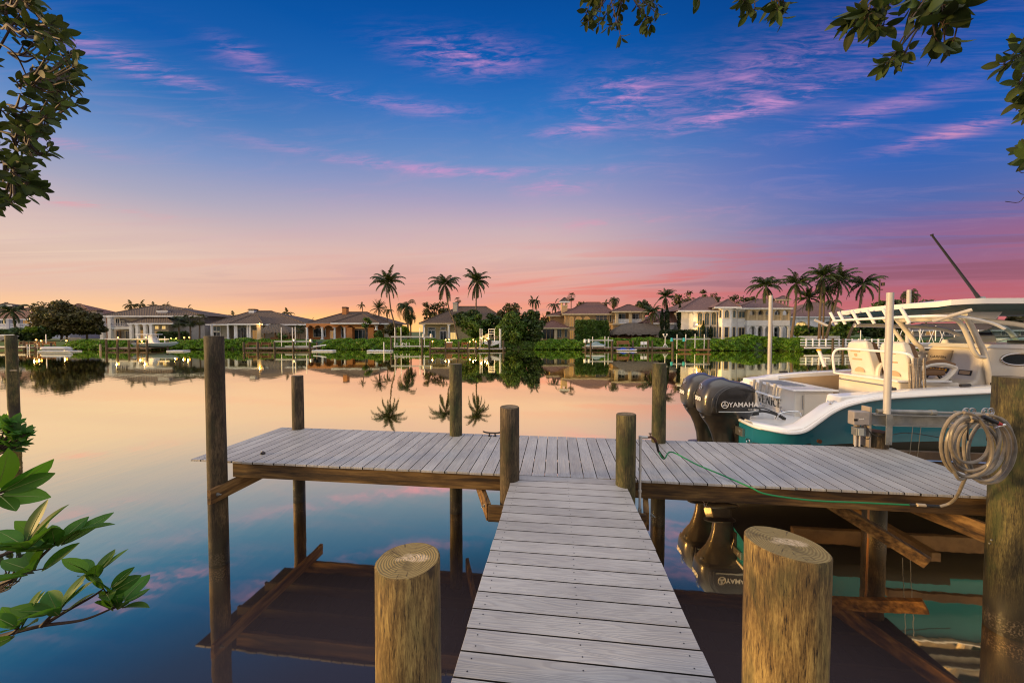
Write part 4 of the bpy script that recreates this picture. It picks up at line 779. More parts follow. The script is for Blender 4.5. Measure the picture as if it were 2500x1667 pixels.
# frame tubes
FR = [[(3.72, .70, Z(3.15)), (3.85, .62, Z(2.9)), (4.0, .56, Z(2.62)), (4.13, .53, Z(2.37)), (4.2, .5, Z(1.12))], [(3.5, .72, Z(3.15)), (3.68, .64, Z(2.85)), (3.85, .58, Z(2.55)), (4.05, .55, Z(2.40))],
      [(3.5, -.72, Z(3.12)), (3.68, -.64, Z(2.98)), (3.9, -.57, Z(2.70)), (4.07, -.53, Z(2.42)), (4.2, -.50, Z(1.96)), (4.32, -.49, Z(1.12))], [(3.2, -.80, Z(3.08)), (3.45, -.72, Z(2.98)), (3.66, -.64, Z(2.75)), (3.82, -.58, Z(2.52)), (3.94, -.55, Z(2.42)), (4.08, -.53, Z(2.40))],
      [(5.3, -.72, Z(2.70)), (4.6, -.68, Z(2.92)), (4.1, -.66, Z(3.0)), (3.66, -.65, Z(3.02))], [(4.5, -.80, Z(3.24)), (4.8, -.78, Z(3.10)), (5.05, -.70, Z(2.88)), (5.5, -.60, Z(2.6))], [(3.2, 1.0, Z(2.97)), (3.8, 1.0, Z(2.96)), (4.9, 1.0, Z(2.90)), (5.4, .92, Z(2.7))], [(5.6, .98, Z(3.2)), (6.1, .9, Z(2.9)), (6.25, .8, Z(2.6))],
      [(4.1, .53, Z(2.42)), (4.4, .4, Z(2.45))]]
for k, p in enumerate(FR): m_ = MB(); m_.tube(bez(p, 24), .034 if k in (1, 3, 8) else .042, 12); m_.build('frame_tube', 'gelcoat', boat, True)
# antenna
m_ = MB(); m_.tube([(3.92, -.55, Z(3.40)), (3.85, -.55, Z(3.50))], [.03, .024], 8); m_.tube([(3.85, -.55, Z(3.50)), (3.10, -.58, Z(4.47))], [.022, .014], 8); m_.tube([(3.10, -.58, Z(4.47)), (3.09, -.58, Z(4.49))], .022, 8); an_ = m_.build('antenna', 'antenna_black', boat, True)
m_ = MB(); m_.tube([(3.93, -.60, Z(3.38)), (3.93, -.54, Z(3.38))], .055, 14); m_.box(3.88, 3.98, -.60, -.53, Z(3.28), Z(3.36)); m_.build('antenna_mount', 'steel', an_, True)
m_ = MB(); m_.box(7.2, 8.2, -.3, .3, Z(2.1), Z(2.45)); m_.prism([(6.6, 1.2), (6.9, 2.2), (7.8, 2.45), (8.3, 1.3)], lambda p: (p[0], -.35, Z(p[1])), lambda p: (p[0], .35, Z(p[1]))); m_.build('bow_locker', 'gelcoat_white', boat, bevel=.04)
# ---- outboards
def outboard(yc, label):
    def rr4(x0, x1, hw, z_, p=3.2, n=28, lift=0, shift=0):
        o_ = []
        for k in range(n):
            a = 2 * math.pi * k / n; c, s2 = math.cos(a), math.sin(a); xx = (x0 + x1) / 2 + (x1 - x0) / 2 * math.copysign(abs(c) ** (2 / p), c); yy = hw * math.copysign(abs(s2) ** (2 / p), s2); o_.append((xx, yc + yy, Z(z_ + lift * (xx - x0) / (x1 - x0))))
        return o_
    # cowling: x0 = aft
    lv = [(-.575, .25, .235, 1.34), (-.625, .285, .265, 1.40), (-.642, .30, .285, 1.52), (-.635, .305, .295, 1.66), (-.60, .30, .29, 1.78), (-.55, .28, .275, 1.88), (-.46, .20, .235, 1.955), (-.34, .08, .17, 2.0), (-.22, -.06, .07, 2.015)]
    m_ = MB(); rings = []
    b1_ = bez([(a_[0], a_[1], a_[2]) for a_ in lv], 40); b2_ = bez([(a_[3], 0, 0) for a_ in lv], 40)
    for i in range(41):
        u = i / 5; A = [b1_[i][0], b1_[i][1], b1_[i][2], b2_[i][0]]; rings.append(rr4(*A, n=88, lift=-.10 * max(0, (u - 2) / 6) ** 1.3))
    m_.loft(rings, cap=(True, True))
    for f_i, f_ in enumerate(m_.f):
        c = sum((Vector(m_.v[i]) for i in f_), Vector()) / len(f_); z_ = c.z + ZO
        if len(f_) > 4: continue
        top_ = float(np.interp(c.x, [-.48, -.44, -.36, -.25, -.10, .08, .2, .3], [1.50, 1.70, 1.79, 1.845, 1.868, 1.845, 1.80, 1.74]))
        m_.mi[f_i] = 1 if (c.x > -.48 and z_ < top_ and z_ > 1.455) or (z_ < 1.44 and c.x > -.50) else 0
    cw = m_.build('outboard_cowling', ['cowl_grey', 'cowl_dark'], boat, True)
    if label: cw['label'] = label
    for off, rr_ in ((-.03, .010), (.045, .008)):                      # arched ridges over the cowl
        for sg in (-1, 1):
            m_ = MB(); m_.tube(bez([(-.495 + off, yc + sg * .27, Z(1.42)), (-.50 + off, yc + sg * .278, Z(1.56)), (-.45 + off, yc + sg * .275, Z(1.72)), (-.33 + off, yc + sg * .278, Z(1.83)), (-.15 + off, yc + sg * .262, Z(1.885)), (.08 + off, yc + sg * .243, Z(1.872)), (.24 + off * .3, yc + sg * .215, Z(1.80))], 30), rr_, 6)
            m_.build('cowl_ridge', 'cowl_grey', cw, True)
    m_ = MB(); m_.tube([(-.42, yc - .296, Z(1.435)), (.1, yc - .298, Z(1.44)), (.27, yc - .27, Z(1.465))], .011, 6); m_.build('side_stripe', 'steel', cw, True)
    m_ = MB(); m_.prism([(-.25, 0), (-.17, .05), (0, .063), (.2, .03), (.2, .012)], lambda p: (p[0], yc - .283, Z(1.77) + p[1]), lambda p: (p[0], yc - .268, Z(1.775) + p[1])); m_.build('air_intake', 'black_rubber', cw)
    fy = yc - .3005
    text_mesh('maker_lettering', 'YAMAHA', .118, 'letter_white', cw, frame((.0, fy, Z(1.565)), (1, 0, .02), (0, 0, 1)), .001, .0012, 1.04)
    def emblem(c, xd, r0, mat):
        m3 = MB(); m3.M = frame(c, xd, (0, 0, 1)); m3.tube(arc(lambda a: (r0 * math.cos(a), r0 * math.sin(a), 0), 0, 2 * math.pi, 24), r0 * .09, 5, cap=False)
        for k in range(3):
            a = R(90 + 120 * k); e1 = Vector((math.cos(a), math.sin(a), 0)); e2 = Vector((-e1.y, e1.x, 0)); m3.bar(e1 * r0 * .0, e1 * r0 * .3, r0 * .1, .003)
            for s_ in (-1, 0, 1): m3.bar(e1 * r0 * .3 + e2 * s_ * r0 * .2, e1 * r0 * .88 + e2 * s_ * r0 * .2, r0 * .09, .003)
            m3.bar(e1 * r0 * .3 - e2 * r0 * .24, e1 * r0 * .3 + e2 * r0 * .24, r0 * .09, .003)
        return m3.build('emblem', mat, cw)
    emblem((-.315, fy, Z(1.562)), (1, 0, 0), .058, 'letter_white'); emblem((-.600, yc, Z(1.84)), (0, -1, 0), .055, 'chrome')
    text_mesh('power_lettering', '300', .10, 'letter_white', cw, frame((-.646, yc, Z(1.62)), (0, -1, 0), (0, 0, 1)), .003, .004, 1.5)
    text_mesh('engine_lettering', 'FOUR STROKE', .028, 'letter_white', cw, frame((.17, yc - .2955, Z(1.485)), (1, .08, .03), (0, 0, 1)), .001)
    # lower pan, leg
    m_ = MB(); lo = [(-.60, .26, .235, 1.34), (-.56, .24, .20, 1.26), (-.46, .12, .13, 1.12), (-.40, .05, .10, .98), (-.35, .02, .085, .80), (-.33, .0, .075, .62)]
    m_.loft([rr4(x0, x1, hw, z_, p=2.6) for x0, x1, hw, z_ in lo], cap=(True, True)); leg = m_.build('outboard_leg', 'leg_dark', boat, True)
    m_ = MB(); m_.loft([rr4(-.50, .06, .10, .63, p=2.4), rr4(-.52, .06, .11, .61, p=2.4), rr4(-.36, .0, .035, .57, p=2.), rr4(-.34, -.02, .03, .40, p=2.)], cap=(True, True)); m_.tube([(-.50, yc, Z(.36)), (-.42, yc, Z(.36)), (-.1, yc, Z(.36)), (.06, yc, Z(.36)), (.12, yc, Z(.36))], [.03, .055, .062, .045, .01], 12)
    m_.prism([(-.32, .34), (-.05, .34), (-.16, .12), (-.25, .12)], lambda p: (p[0], yc - .008, Z(p[1])), lambda p: (p[0], yc + .008, Z(p[1]))); m_.build('gearcase', 'leg_dark', leg, True)
    m_ = MB()
    for k in range(3):
        a0 = k * 2.094; rr = []
        for i in range(6):
            t_ = i / 5; rad = .05 + .145 * t_; wd_ = .05 + .07 * math.sin(math.pi * min(t_ + .15, 1)); a1_, a2_ = a0 - wd_ / rad * .5, a0 + wd_ / rad * .5; rr.append([(-.50, yc + rad * math.cos(a1_), Z(.36) + rad * math.sin(a1_)), (-.42, yc + rad * math.cos(a2_), Z(.36) + rad * math.sin(a2_))])
        m_.loft(rr, closed=False)
    m_.build('propeller', 'steel', leg, True)
    m_ = MB(); m_.box(-.02, .10, yc - .17, yc + .17, Z(.78), Z(1.30)); m_.tube([(.05, yc - .24, Z(1.27)), (.05, yc + .24, Z(1.27))], .035, 10); m_.tube([(-.08, yc - .10, Z(1.2)), (0.02, yc - .1, Z(.85))], .03, 8); m_.tube([(-.10, yc + .10, Z(1.2)), (0, yc + .1, Z(.85))], .012, 8); m_.build('mount_bracket', 'black_plastic', leg, bevel=.01)
    m_ = MB(); m_.tube(bez([(.25, yc - .08, Z(1.36)), (.42, yc - .12, Z(1.42)), (.62, yc - .16, Z(1.38)), (.78, yc - .18, Z(1.29))], 14), .022, 8); m_.tube(bez([(.25, yc + .03, Z(1.38)), (.45, yc, Z(1.46)), (.7, yc - .05, Z(1.38)), (.85, yc - .1, Z(1.29))], 14), .012, 6); m_.tube([(.22, yc - .09, Z(1.36)), (.36, yc - .11, Z(1.385))], .04, 10); m_.build('rigging_hose', 'hose_black', leg, True)
    m_ = MB(); m_.tube([(-.575, yc - .1, Z(1.30)), (-.60, yc - .1, Z(1.295))], .014, 8); m_.build('flush_plug', 'steel', leg, True)
outboard(-.36, 'near outboard engine in grey and black'); outboard(.36, 'far outboard engine, half hidden by the near one')
# ---------------------------------------------------------------- houses across the canal (pixel helpers read real positions at each house's own distance)
GZ = 1.22
class House:
    def __init__(s, name, label, D, px, cat='house'):
        s.D = D; s.t = thing(name, label, cat, (fx(px, D), D, GZ))
    def X(s, px, D=None): return fx(px, D or s.D)
    def Zz(s, py, D=None): return fz(py, D or s.D)
    def wall(s, px0, px1, y0, y1, mat, D=None, dep=6., name='wall'):
        D = D or s.D; m_ = MB(); m_.box(s.X(px0, D), s.X(px1, D), D, D + dep, s.Zz(y1, D) - (.3 if y1 > 822 else 0), s.Zz(y0, D)); return m_.build(name, mat, s.t, world=True)
    def hip(s, px0, px1, ye, r0, r1, yr, mat, D=None, dep=9., trim='trim_white', over=.0, par=None):
        D = (D or s.D) - .5; x0, x1, z0 = s.X(px0, D), s.X(px1, D), s.Zz(ye, D); Dr = D + dep / 2; zr = s.Zz(yr, Dr); rx0, rx1 = s.X(r0, Dr), s.X(r1, Dr)
        rx0 = max(rx0, x0 + .1); m_ = MB(); y0, y1 = D, D + dep
        m_.add([(x0, y0, z0), (x1, y0, z0), (x1, y1, z0), (x0, y1, z0), (rx0, Dr, zr), (rx1, Dr, zr)], [(0, 1, 5, 4), (1, 2, 5), (2, 3, 4, 5), (3, 0, 4), (3, 2, 1, 0)])
        o = m_.build('roof', mat, s.t, world=True); m2_ = MB(); e = .03
        for a, b in (((x0, y0), (rx0, Dr)), ((x1, y0), (rx1, Dr))): m2_.tube([(a[0], a[1], z0 + e), (b[0], b[1], zr + e)], .09, 5)
        m2_.tube([(rx0, Dr, zr + .03), (rx1 + .01, Dr, zr + .03)], .09, 5); q_ = m2_.build('ridge_tiles', mat, o); q_.matrix_basis = Matrix.Translation(-s.t.location)
        m3_ = MB(); m3_.box(x0 - .04, x1 + .04, y0 - .06, y0 - .004, z0 - .20, z0 + .03); m3_.box(x0 + .05, x1 - .05, y0, y0 + .9, z0 - .22, z0 - .16); q_ = m3_.build('fascia', trim, s.t, world=True); return o
    def win(s, px0, px1, y0, y1, pane='pane_dark', trim='trim_white', D=None, mull=(1, 0), arch=False, name='window'):
        D = (D or s.D); x0, x1, z0, z1 = s.X(px0, D), s.X(px1, D), s.Zz(y1, D), s.Zz(y0, D); m_ = MB(); t_ = .09; f_ = D - .07
        if arch:
            cx, r1 = (x0 + x1) / 2, (x1 - x0) / 2; za = z1 - r1; n = 10
            ou = [(cx + (r1 + t_) * math.cos(a), za + (r1 + t_) * math.sin(a)) for a in [math.pi * k / n for k in range(n + 1)]]; inn = [(cx + r1 * math.cos(a), za + r1 * math.sin(a)) for a in [math.pi * k / n for k in range(n + 1)]]
            for k in range(n): m_.add([(ou[k][0], f_, ou[k][1]), (ou[k + 1][0], f_, ou[k + 1][1]), (inn[k + 1][0], f_, inn[k + 1][1]), (inn[k][0], f_, inn[k][1]), (inn[k][0], D + .02, inn[k][1]), (inn[k + 1][0], D + .02, inn[k + 1][1]), (ou[k][0], D + .02, ou[k][1]), (ou[k + 1][0], D + .02, ou[k + 1][1])], [(0, 1, 2, 3), (3, 2, 5, 4), (1, 0, 6, 7)])
            m_.box(x0 - t_, x0, f_, D + .02, z0, za); m_.box(x1, x1 + t_, f_, D + .02, z0, za); m_.box(x0 - t_ - .05, x1 + t_ + .05, f_ - .04, D + .02, z0 - .08, z0)
            pv = [(x0, z0), (x1, z0)] + [(p[0], p[1]) for p in inn]
            m2_ = MB(); m2_.add([(p[0], D - .012, p[1]) for p in pv], [tuple(range(len(pv)))])
        else:
            m_.box(x0 - t_, x0, f_, D + .02, z0 - .08, z1 + t_); m_.box(x1, x1 + t_, f_, D + .02, z0 - .08, z1 + t_); m_.box(x0, x1, f_, D + .02, z1, z1 + t_); m_.box(x0, x1, f_ - .03, D + .02, z0 - .08, z0)
            m2_ = MB(); m2_.box(x0, x1, D - .012, D - .004, z0, z1)
        for k in range(mull[0]): xm = x0 + (x1 - x0) * (k + 1) / (mull[0] + 1); m_.box(xm - .03, xm + .03, D - .04, D - .013, z0, z1 - (.15 if arch else 0))
        for k in range(mull[1]): zm = z0 + (z1 - z0) * (k + 1) / (mull[1] + 1); m_.box(x0, x1, D - .045, D - .014, zm - .03, zm + .03)
        o = m_.build(name, trim, s.t, world=True); q_ = m2_.build('pane', pane, o); q_.matrix_basis = Matrix.Translation(-s.t.location); return o
    def cols(s, pxs, y0, y1, r_, mat='trim_white', D=None, sq=False, caps=True):
        D = (D or s.D)
        for px in pxs:
            m_ = MB(); x, z0, z1 = s.X(px, D), s.Zz(y1, D), s.Zz(y0, D)
            if sq: m_.box(x - r_, x + r_, D - r_, D + r_, z0, z1)
            else: m_.tube([(x, D, z0), (x, D, z1)], [r_ * 1.08, r_ * .92], 12)
            if caps: m_.box(x - r_ * 1.35, x + r_ * 1.35, D - r_ * 1.35, D + r_ * 1.35, z1 - .12, z1); m_.box(x - r_ * 1.35, x + r_ * 1.35, D - r_ * 1.35, D + r_ * 1.35, z0, z0 + .14)
            m_.build('column', mat, s.t, world=True)
    def rail(s, px0, px1, y0, y1, mat='trim_white', D=None, n=14, fat=.03):
        D = (D or s.D) ; m_ = MB(); x0, x1, z0, z1 = s.X(px0, D), s.X(px1, D), s.Zz(y1, D), s.Zz(y0, D); m_.box(x0, x1, D - .06, D + .03, z1 - .08, z1); m_.box(x0, x1, D - .06, D + .03, z0, z0 + .08)
        for k in range(n): x = x0 + (x1 - x0) * (k + .5) / n; m_.box(x - fat, x + fat, D - .04, D + .01, z0 + .08, z1 - .08)
        return m_.build('balcony_railing', mat, s.t, world=True)
    def slab(s, px0, px1, y0, y1, mat, D=None, dep=1.5, name='floor_band'):
        D = (D or s.D); m_ = MB(); m_.box(s.X(px0, D), s.X(px1, D), D, D + dep, s.Zz(y1, D), s.Zz(y0, D)); return m_.build(name, mat, s.t, world=True)
    def arches(s, spans, y0, yb, mat, D, top, name='arcade', dep=.5):
        """wall strip with real arched openings between the given spans"""
        m_ = MB(); zt = s.Zz(top, D); zb = s.Zz(yb, D); xs_ = []
        for a, b in spans: xs_ += [s.X(a, D), s.X(b, D)]
        L = xs_[0] - .35; Rr = xs_[-1] + .35; edges = [L] + xs_ + [Rr]
        for k in range(0, len(edges), 2): m_.box(edges[k], edges[k + 1], D, D + dep, zb, zt)
        for k in range(0, len(xs_), 2):
            a, b = xs_[k], xs_[k + 1]; r_ = (b - a) / 2; cx = (a + b) / 2; za = s.Zz(y0, D) - r_; n = 12
            p = [(cx + r_ * math.cos(math.pi * i / n), za + r_ * math.sin(math.pi * i / n)) for i in range(n + 1)]
            for i in range(n):
                m_.add([(p[i][0], D, p[i][1]), (p[i + 1][0], D, p[i + 1][1]), (p[i + 1][0], D, zt), (p[i][0], D, zt), (p[i][0], D + dep, p[i][1]), (p[i + 1][0], D + dep, p[i + 1][1])], [(0, 3, 2, 1), (0, 1, 5, 4)])
        return m_.build(name, mat, s.t, world=True)
    def chimney(s, px0, px1, y0, y1, mat, D=None, cap='roof_brown', capw=2):
        D = (D or s.D + 3); m_ = MB(); x0, x1 = s.X(px0, D), s.X(px1, D); m_.box(x0, x1, D, D + 1.2, s.Zz(y1, D) - .4, s.Zz(y0 + 3, D)); o = m_.build('chimney', mat, s.t, world=True)
        m_ = MB(); c_ = capw * mpx(D); z_ = s.Zz(y0 + 3, D); m_.box(x0 - c_, x1 + c_, D - c_, D + 1.2 + c_, z_, z_ + .12); m_.box(x0 - c_ * .3, x1 + c_ * .3, D, D + 1.2, z_ + .12, s.Zz(y0, D)); q_ = m_.build('chimney_cap', cap, o); q_.matrix_basis = Matrix.Translation(-s.t.location)

# far left house with a look-out cupola
h = House('villa', 'brown tile roofed villa with a small cupola and long white balcony, at the left edge', 76, 40)
h.wall(-120, 170, 781, 829, 'stucco_lilac', dep=8); h.wall(-120, 170, 781, 829, 'stucco_lilac', D=79, dep=4)
h.hip(-130, 182, 779, 70, 150, 752, 'roof_red', dep=9); h.hip(110, 245, 779, 150, 200, 742, 'roof_red', D=80, dep=12)
h.win(-8, 18, 782, 791, 'pane_teal'); h.win(27, 47, 782, 790, 'pane_dark'); h.win(53, 78, 782, 790, 'pane_warm', mull=(2, 0)); h.win(28, 46, 805, 820, 'pane_dark'); h.win(56, 76, 806, 820, 'pane_dark')
h.rail(-40, 84, 790, 799, n=40, D=75.2); h.slab(-60, 86, 799, 803, 'trim_white', D=75.2, dep=1.2); h.cols((24, 50, 81), 780, 829, .28, 'stucco_lilac', D=75.3, sq=True)
h.wall(1, 29, 746, 762, 'shade', D=80, dep=2.2, name='cupola'); h.hip(-4, 33, 745, 11, 14, 739, 'roof_grey', D=79.7, dep=3.2); h.win(5, 9, 747, 752, 'pane_lit', D=79.9); h.win(11, 15, 747, 752, 'pane_lit', D=79.9); h.win(17, 22, 747, 752, 'pane_lit', D=79.9); h.chimney(224, 238, 757, 772, 'stucco_pale', D=80, cap='roof_grey')
# two-storey house with porch
h = House('porch_house', 'two-storey grey house with blue-white columns, upper balcony and a little roof vent', 72, 365)
h.wall(244, 300, 772, 829, 'stucco_brick', D=76, dep=4); h.wall(272, 500, 773, 829, 'stucco_grey', D=74.5, dep=7); h.wall(376, 412, 792, 829, 'stucco_pale', D=72, dep=4); h.wall(410, 500, 790, 829, 'stucco_grey', D=73, dep=6)
h.hip(240, 498, 771, 376, 416, 746.5, 'roof_grey', D=72, dep=12); h.hip(312, 424, 789, 384, 398, 768, 'roof_grey', D=70.8, dep=5)
h.cols((252, 271), 774, 829, .30, 'trim_white', D=71.6, sq=True); h.slab(246, 322, 797, 803, 'trim_white', D=71.4, dep=3); h.rail(254, 322, 789, 797, n=22, D=71.4, mat='stucco_lilac')
h.cols((322, 337, 356, 371), 792, 829, .24, 'trim_white', D=70.5, sq=True); h.slab(316, 422, 789.5, 792.5, 'trim_cream', D=70.4, dep=.5, name='porch_beam')
h.win(284, 293, 778, 795, 'pane_dark', D=74.4); h.win(296, 304, 783, 795, 'pane_dark', D=74.4); h.win(286, 293, 808, 824, 'pane_dark', D=74.4, trim='bench_wood', name='door'); h.win(307, 319, 808, 827, 'pane_dark', D=74.4); h.win(326, 334, 806, 827, 'pane_dark', D=74.4); h.win(342, 352, 806, 827, 'pane_warm', D=74.4)
h.win(380, 388, 796, 803, 'pane_lit', D=71.9); h.win(397, 405, 796, 803, 'pane_lit', D=71.9); h.win(380, 388, 809, 818, 'pane_warm', D=71.9)
m_ = MB(); m_.box(h.X(386, 73), h.X(409, 73), 73, 75, h.Zz(766, 73), h.Zz(759, 73)); o_ = m_.build('roof_vent', 'stucco_lilac', h.t, world=True); h.hip(384, 411, 759, 396, 399, 751, 'roof_grey', D=73.4, dep=3)
# single-storey pale house
h = House('bungalow', 'single-storey pale house with white porch columns and a capped chimney', 70, 625)
h.wall(514, 745, 793, 829, 'stucco_pale', D=73, dep=6); h.wall(519, 560, 793, 829, 'stucco_pale', D=71.5, dep=3)
h.hip(503, 750, 791.5, 616, 664, 759.5, 'roof_grey', D=70.5, dep=14); h.hip(557, 642, 790.5, 612, 630, 770, 'roof_grey', D=69.6, dep=8)
h.cols((517, 557, 574, 578, 605, 611), 793, 829, .17, 'trim_white', D=69.6); h.cols((635,), 792, 829, .36, 'trim_cream', D=69.4, sq=True); h.slab(558, 641, 790.5, 794, 'trim_white', D=69.4, dep=.5, name='porch_beam')
h.win(522, 538, 797, 808, 'pane_teal', D=71.4); h.win(522, 538, 811, 820, 'pane_dark', D=71.4); h.win(548, 553, 806, 827, 'pane_dark', D=72.9, name='door'); h.win(581, 586, 804, 827, 'pane_dark', D=72.9); h.win(590, 601, 800, 827, 'pane_dark', D=72.9); h.win(617, 629, 806, 828, 'pane_warm', D=72.9); h.win(705, 712, 808, 818, 'pane_dark', D=72.9)
h.chimney(608, 621, 754, 768, 'stucco_white', D=76, cap='roof_brown', capw=1.5)
def lamp_on(par, px, py, D, r_=.11, e=25):
    m_ = MB(); c = W(px, py, D); n = 8; m_.loft([[(c.x + r_ * math.cos(a) * s_, c.y + r_ * math.sin(a) * s_, c.z + z_ * r_) for a in [2 * math.pi * k / n for k in range(n)]] for s_, z_ in ((.1, -1), (.8, -.6), (1, 0), (.8, .6), (.1, 1))], cap=(True, True)); b_ = m_.build('bulb', 'bulb', par, True, world=True)
    ld = bpy.data.lights.new('bulb_light', 'POINT'); ld.energy = e; ld.color = (1, .55, .16); ld.shadow_soft_size = .05; ld.specular_factor = 0.; lo = bpy.data.objects.new('bulb_light', ld); link(lo); lo.parent = par; lo.location = c - par.location + Vector((0, -.3, 0)); return b_
lamp_on(h.t, 635, 790.8, 68.8, .14, 60)
# orange house
h = House('orange_house', 'single-storey orange stucco house with white columns and arched porch', 70, 850)
h.wall(762, 940, 790, 829, 'stucco_orange', D=72, dep=7); h.wall(938, 953, 789, 829, 'stucco_pale', D=71, dep=8)
h.hip(745, 955, 789.5, 846, 897, 762, 'roof_brown', D=70.5, dep=13); h.hip(808, 926, 788.5, 880, 884, 766, 'roof_brown', D=69.6, dep=10)
h.arches([(752, 764.5), (767, 786), (790, 814), (822, 838), (846, 865), (899, 917)], 794.5, 799, 'stucco_orange', 69.9, 789.5); h.cols((750, 787, 817.5, 842), 799, 829, .19, 'trim_white', D=70.1); h.cols((919,), 794, 806, .22, 'trim_white', D=69.8); h.wall(750, 764, 790, 829, 'stucco_orange', D=73, dep=1)
h.cols((856, 908), 799, 829, .55, 'stucco_orange', D=70.3, sq=True, caps=False)
h.win(766, 784, 802, 822, 'pane_dark', trim='trim_cream', D=71.9, mull=(0, 0)); h.win(791, 795, 803, 821, 'pane_dark', D=71.9, mull=(0, 0)); h.win(807, 814, 808, 826, 'pane_warm', D=71.9, name='door'); h.win(834, 840, 797, 823, 'pane_dark', D=71.9, mull=(0, 0)); h.win(865, 896, 806, 829, 'pane_teal', D=71.9, mull=(2, 0), name='sliding_door'); h.win(864, 897, 794, 802, 'pane_warm', D=71.9, mull=(0, 0))
h.chimney(836, 846, 749, 768, 'stucco_orange', D=75, cap='roof_brown', capw=.6)
# cream house behind trees
h = House('cream_house', 'cream stucco house mostly hidden behind dense palms, grey chimney on its roof', 72, 1120)
h.wall(1034, 1240, 790, 829, 'stucco_cream', D=72.5, dep=7); h.hip(1023, 1250, 789, 1122, 1186, 748.5, 'roof_brown', D=72, dep=15, trim='trim_cream')
h.win(1046, 1062, 807, 824, 'pane_teal', D=72.4); h.win(1046, 1062, 800, 804, 'pane_dark', D=72.4, mull=(0, 0)); h.win(1075, 1089, 809, 828, 'pane_dark', D=72.4, name='door'); h.win(1076, 1088, 800, 804, 'pane_dark', D=72.4, mull=(0, 0)); h.cols((1035, 1096), 793, 829, .22, 'trim_white', D=71.6); h.win(1100, 1116, 812, 828, 'pane_lit', D=72.4, mull=(3, 0)); h.win(1178, 1192, 804, 826, 'pane_lit', D=72.4, mull=(2, 1))
h.chimney(1106, 1116, 738, 756, 'stucco_pale', D=74, cap='stucco_grey', capw=.8); m_ = MB(); m_.box(h.X(1160, 71), h.X(1200, 71), 71, 72.4, h.Zz(782, 71), h.Zz(780, 71)); 
# beige two-storey villa with bell-tower chimney
h = House('beige_villa', 'beige two-storey villa with red barrel tile roof, tower chimney and corner balcony', 68, 1450)
h.wall(1344, 1392, 768, 829, 'stucco_beige', D=71, dep=7); h.wall(1380, 1500, 766, 829, 'stucco_beige', D=68, dep=9); h.wall(1497, 1574, 792, 829, 'stucco_beige', D=66.5, dep=8); h.wall(1492, 1574, 762, 792, 'stucco_beige', D=69.3, dep=6)
h.hip(1334, 1402, 770, 1385, 1399, 755, 'roof_red', D=70.5, dep=7, trim='trim_cream'); h.hip(1372, 1504, 766, 1430, 1464, 738.5, 'roof_red', D=67.6, dep=13, trim='trim_cream'); h.hip(1494, 1584, 760, 1530, 1537, 744, 'roof_red', D=66, dep=8, trim='trim_cream')
h.wall(1319, 1388, 801, 829, 'stucco_beige', D=67, dep=4); h.hip(1314, 1390, 800, 1346, 1352, 783, 'roof_red', D=66.4, dep=5, trim='trim_cream'); h.cols((1322, 1356), 802, 829, .22, 'trim_cream', D=66.3, sq=True)
h.win(1325, 1352, 804, 828, 'pane_dark', D=66.9, mull=(2, 0), trim='stucco_beige'); h.win(1361, 1370, 804, 823, 'pane_teal', D=66.9, trim='trim_cream'); h.win(1379, 1384, 804, 823, 'pane_teal', D=66.9, mull=(0, 0), trim='trim_cream')
for a, b in ((1390, 1400), (1405, 1420), (1425, 1440)): h.win(a, b, 772, 797, 'pane_warm', D=67.9, arch=True, trim='trim_cream')
h.win(1391, 1400, 806, 827, 'pane_warm', D=67.9, mull=(1, 0), trim='trim_cream'); h.win(1405, 1416, 806, 827, 'pane_lit', D=67.9, trim='trim_cream')
h.win(1455, 1481, 771, 782, 'pane_dark', D=67.9, mull=(2, 1), trim='trim_cream'); h.win(1488, 1492, 770, 786, 'pane_dark', D=67.9, mull=(0, 0), trim='trim_cream'); h.win(1488, 1492, 804, 822, 'pane_dark', D=67.9, mull=(0, 0), trim='trim_cream')
h.cols((1505, 1538, 1570), 763, 790, .24, 'trim_cream', D=66.3, sq=True); h.rail(1508, 1535, 779, 789.5, n=11, D=66.2, fat=.05); h.rail(1541, 1567, 779, 789.5, n=11, D=66.2, fat=.05); h.rail(1496, 1502, 780, 790, n=3, D=67.5); h.slab(1495, 1575, 790, 793, 'trim_cream', D=66, dep=3); h.win(1510, 1525, 767, 789, 'pane_teal', D=69.2); h.win(1545, 1558, 767, 789, 'pane_dark', D=69.2)
h.chimney(1371, 1385, 745, 764, 'stucco_beige', D=70, cap='trim_cream', capw=1)
m_ = MB(); D_ = 70
for a, b in ((1371, 1374), (1382, 1385)): m_.box(h.X(a, D_), h.X(b, D_), D_, D_ + 1.2, h.Zz(745, D_), h.Zz(736, D_))
m_.build('bell_opening', 'stucco_beige', h.t, world=True); h.hip(1366, 1390, 736, 1377, 1379, 727, 'roof_grey', D=70.2, dep=2.2)
# white mansion
h = House('white_mansion', 'large white two-storey mansion with arched loggias, stone balustrade and rose tile roofs', 62, 1800)
h.wall(1575, 1695, 790, 826, 'stucco_white', D=66, dep=6); h.hip(1560, 1700, 789, 1655, 1672, 747, 'roof_rose', D=65.5, dep=9)
h.arches([(1640, 1670), (1676, 1698)], 796, 812, 'stucco_white', 65.2, 789.5); h.hip(1592, 1706, 788.5, 1650, 1660, 752, 'roof_rose', D=65, dep=6)
h.wall(1663, 1750, 759, 826, 'stucco_white', D=63.5, dep=9); h.wall(1692, 1750, 757, 826, 'stucco_white', D=62, dep=2); h.wall(1800, 1836, 755, 826, 'stucco_white', D=62, dep=8); h.wall(1834, 1928, 755, 826, 'stucco_white', D=65, dep=8)
h.hip(1655, 1760, 758, 1706, 1742, 726, 'roof_rose', D=61.7, dep=13); h.hip(1796, 1934, 752, 1846, 1874, 731, 'roof_rose', D=61.3, dep=12)
m_ = MB(); D_ = 60.6; bay = [(1752, 62), (1763, D_), (1785, D_), (1799, 62), (1799, 64), (1752, 64)]
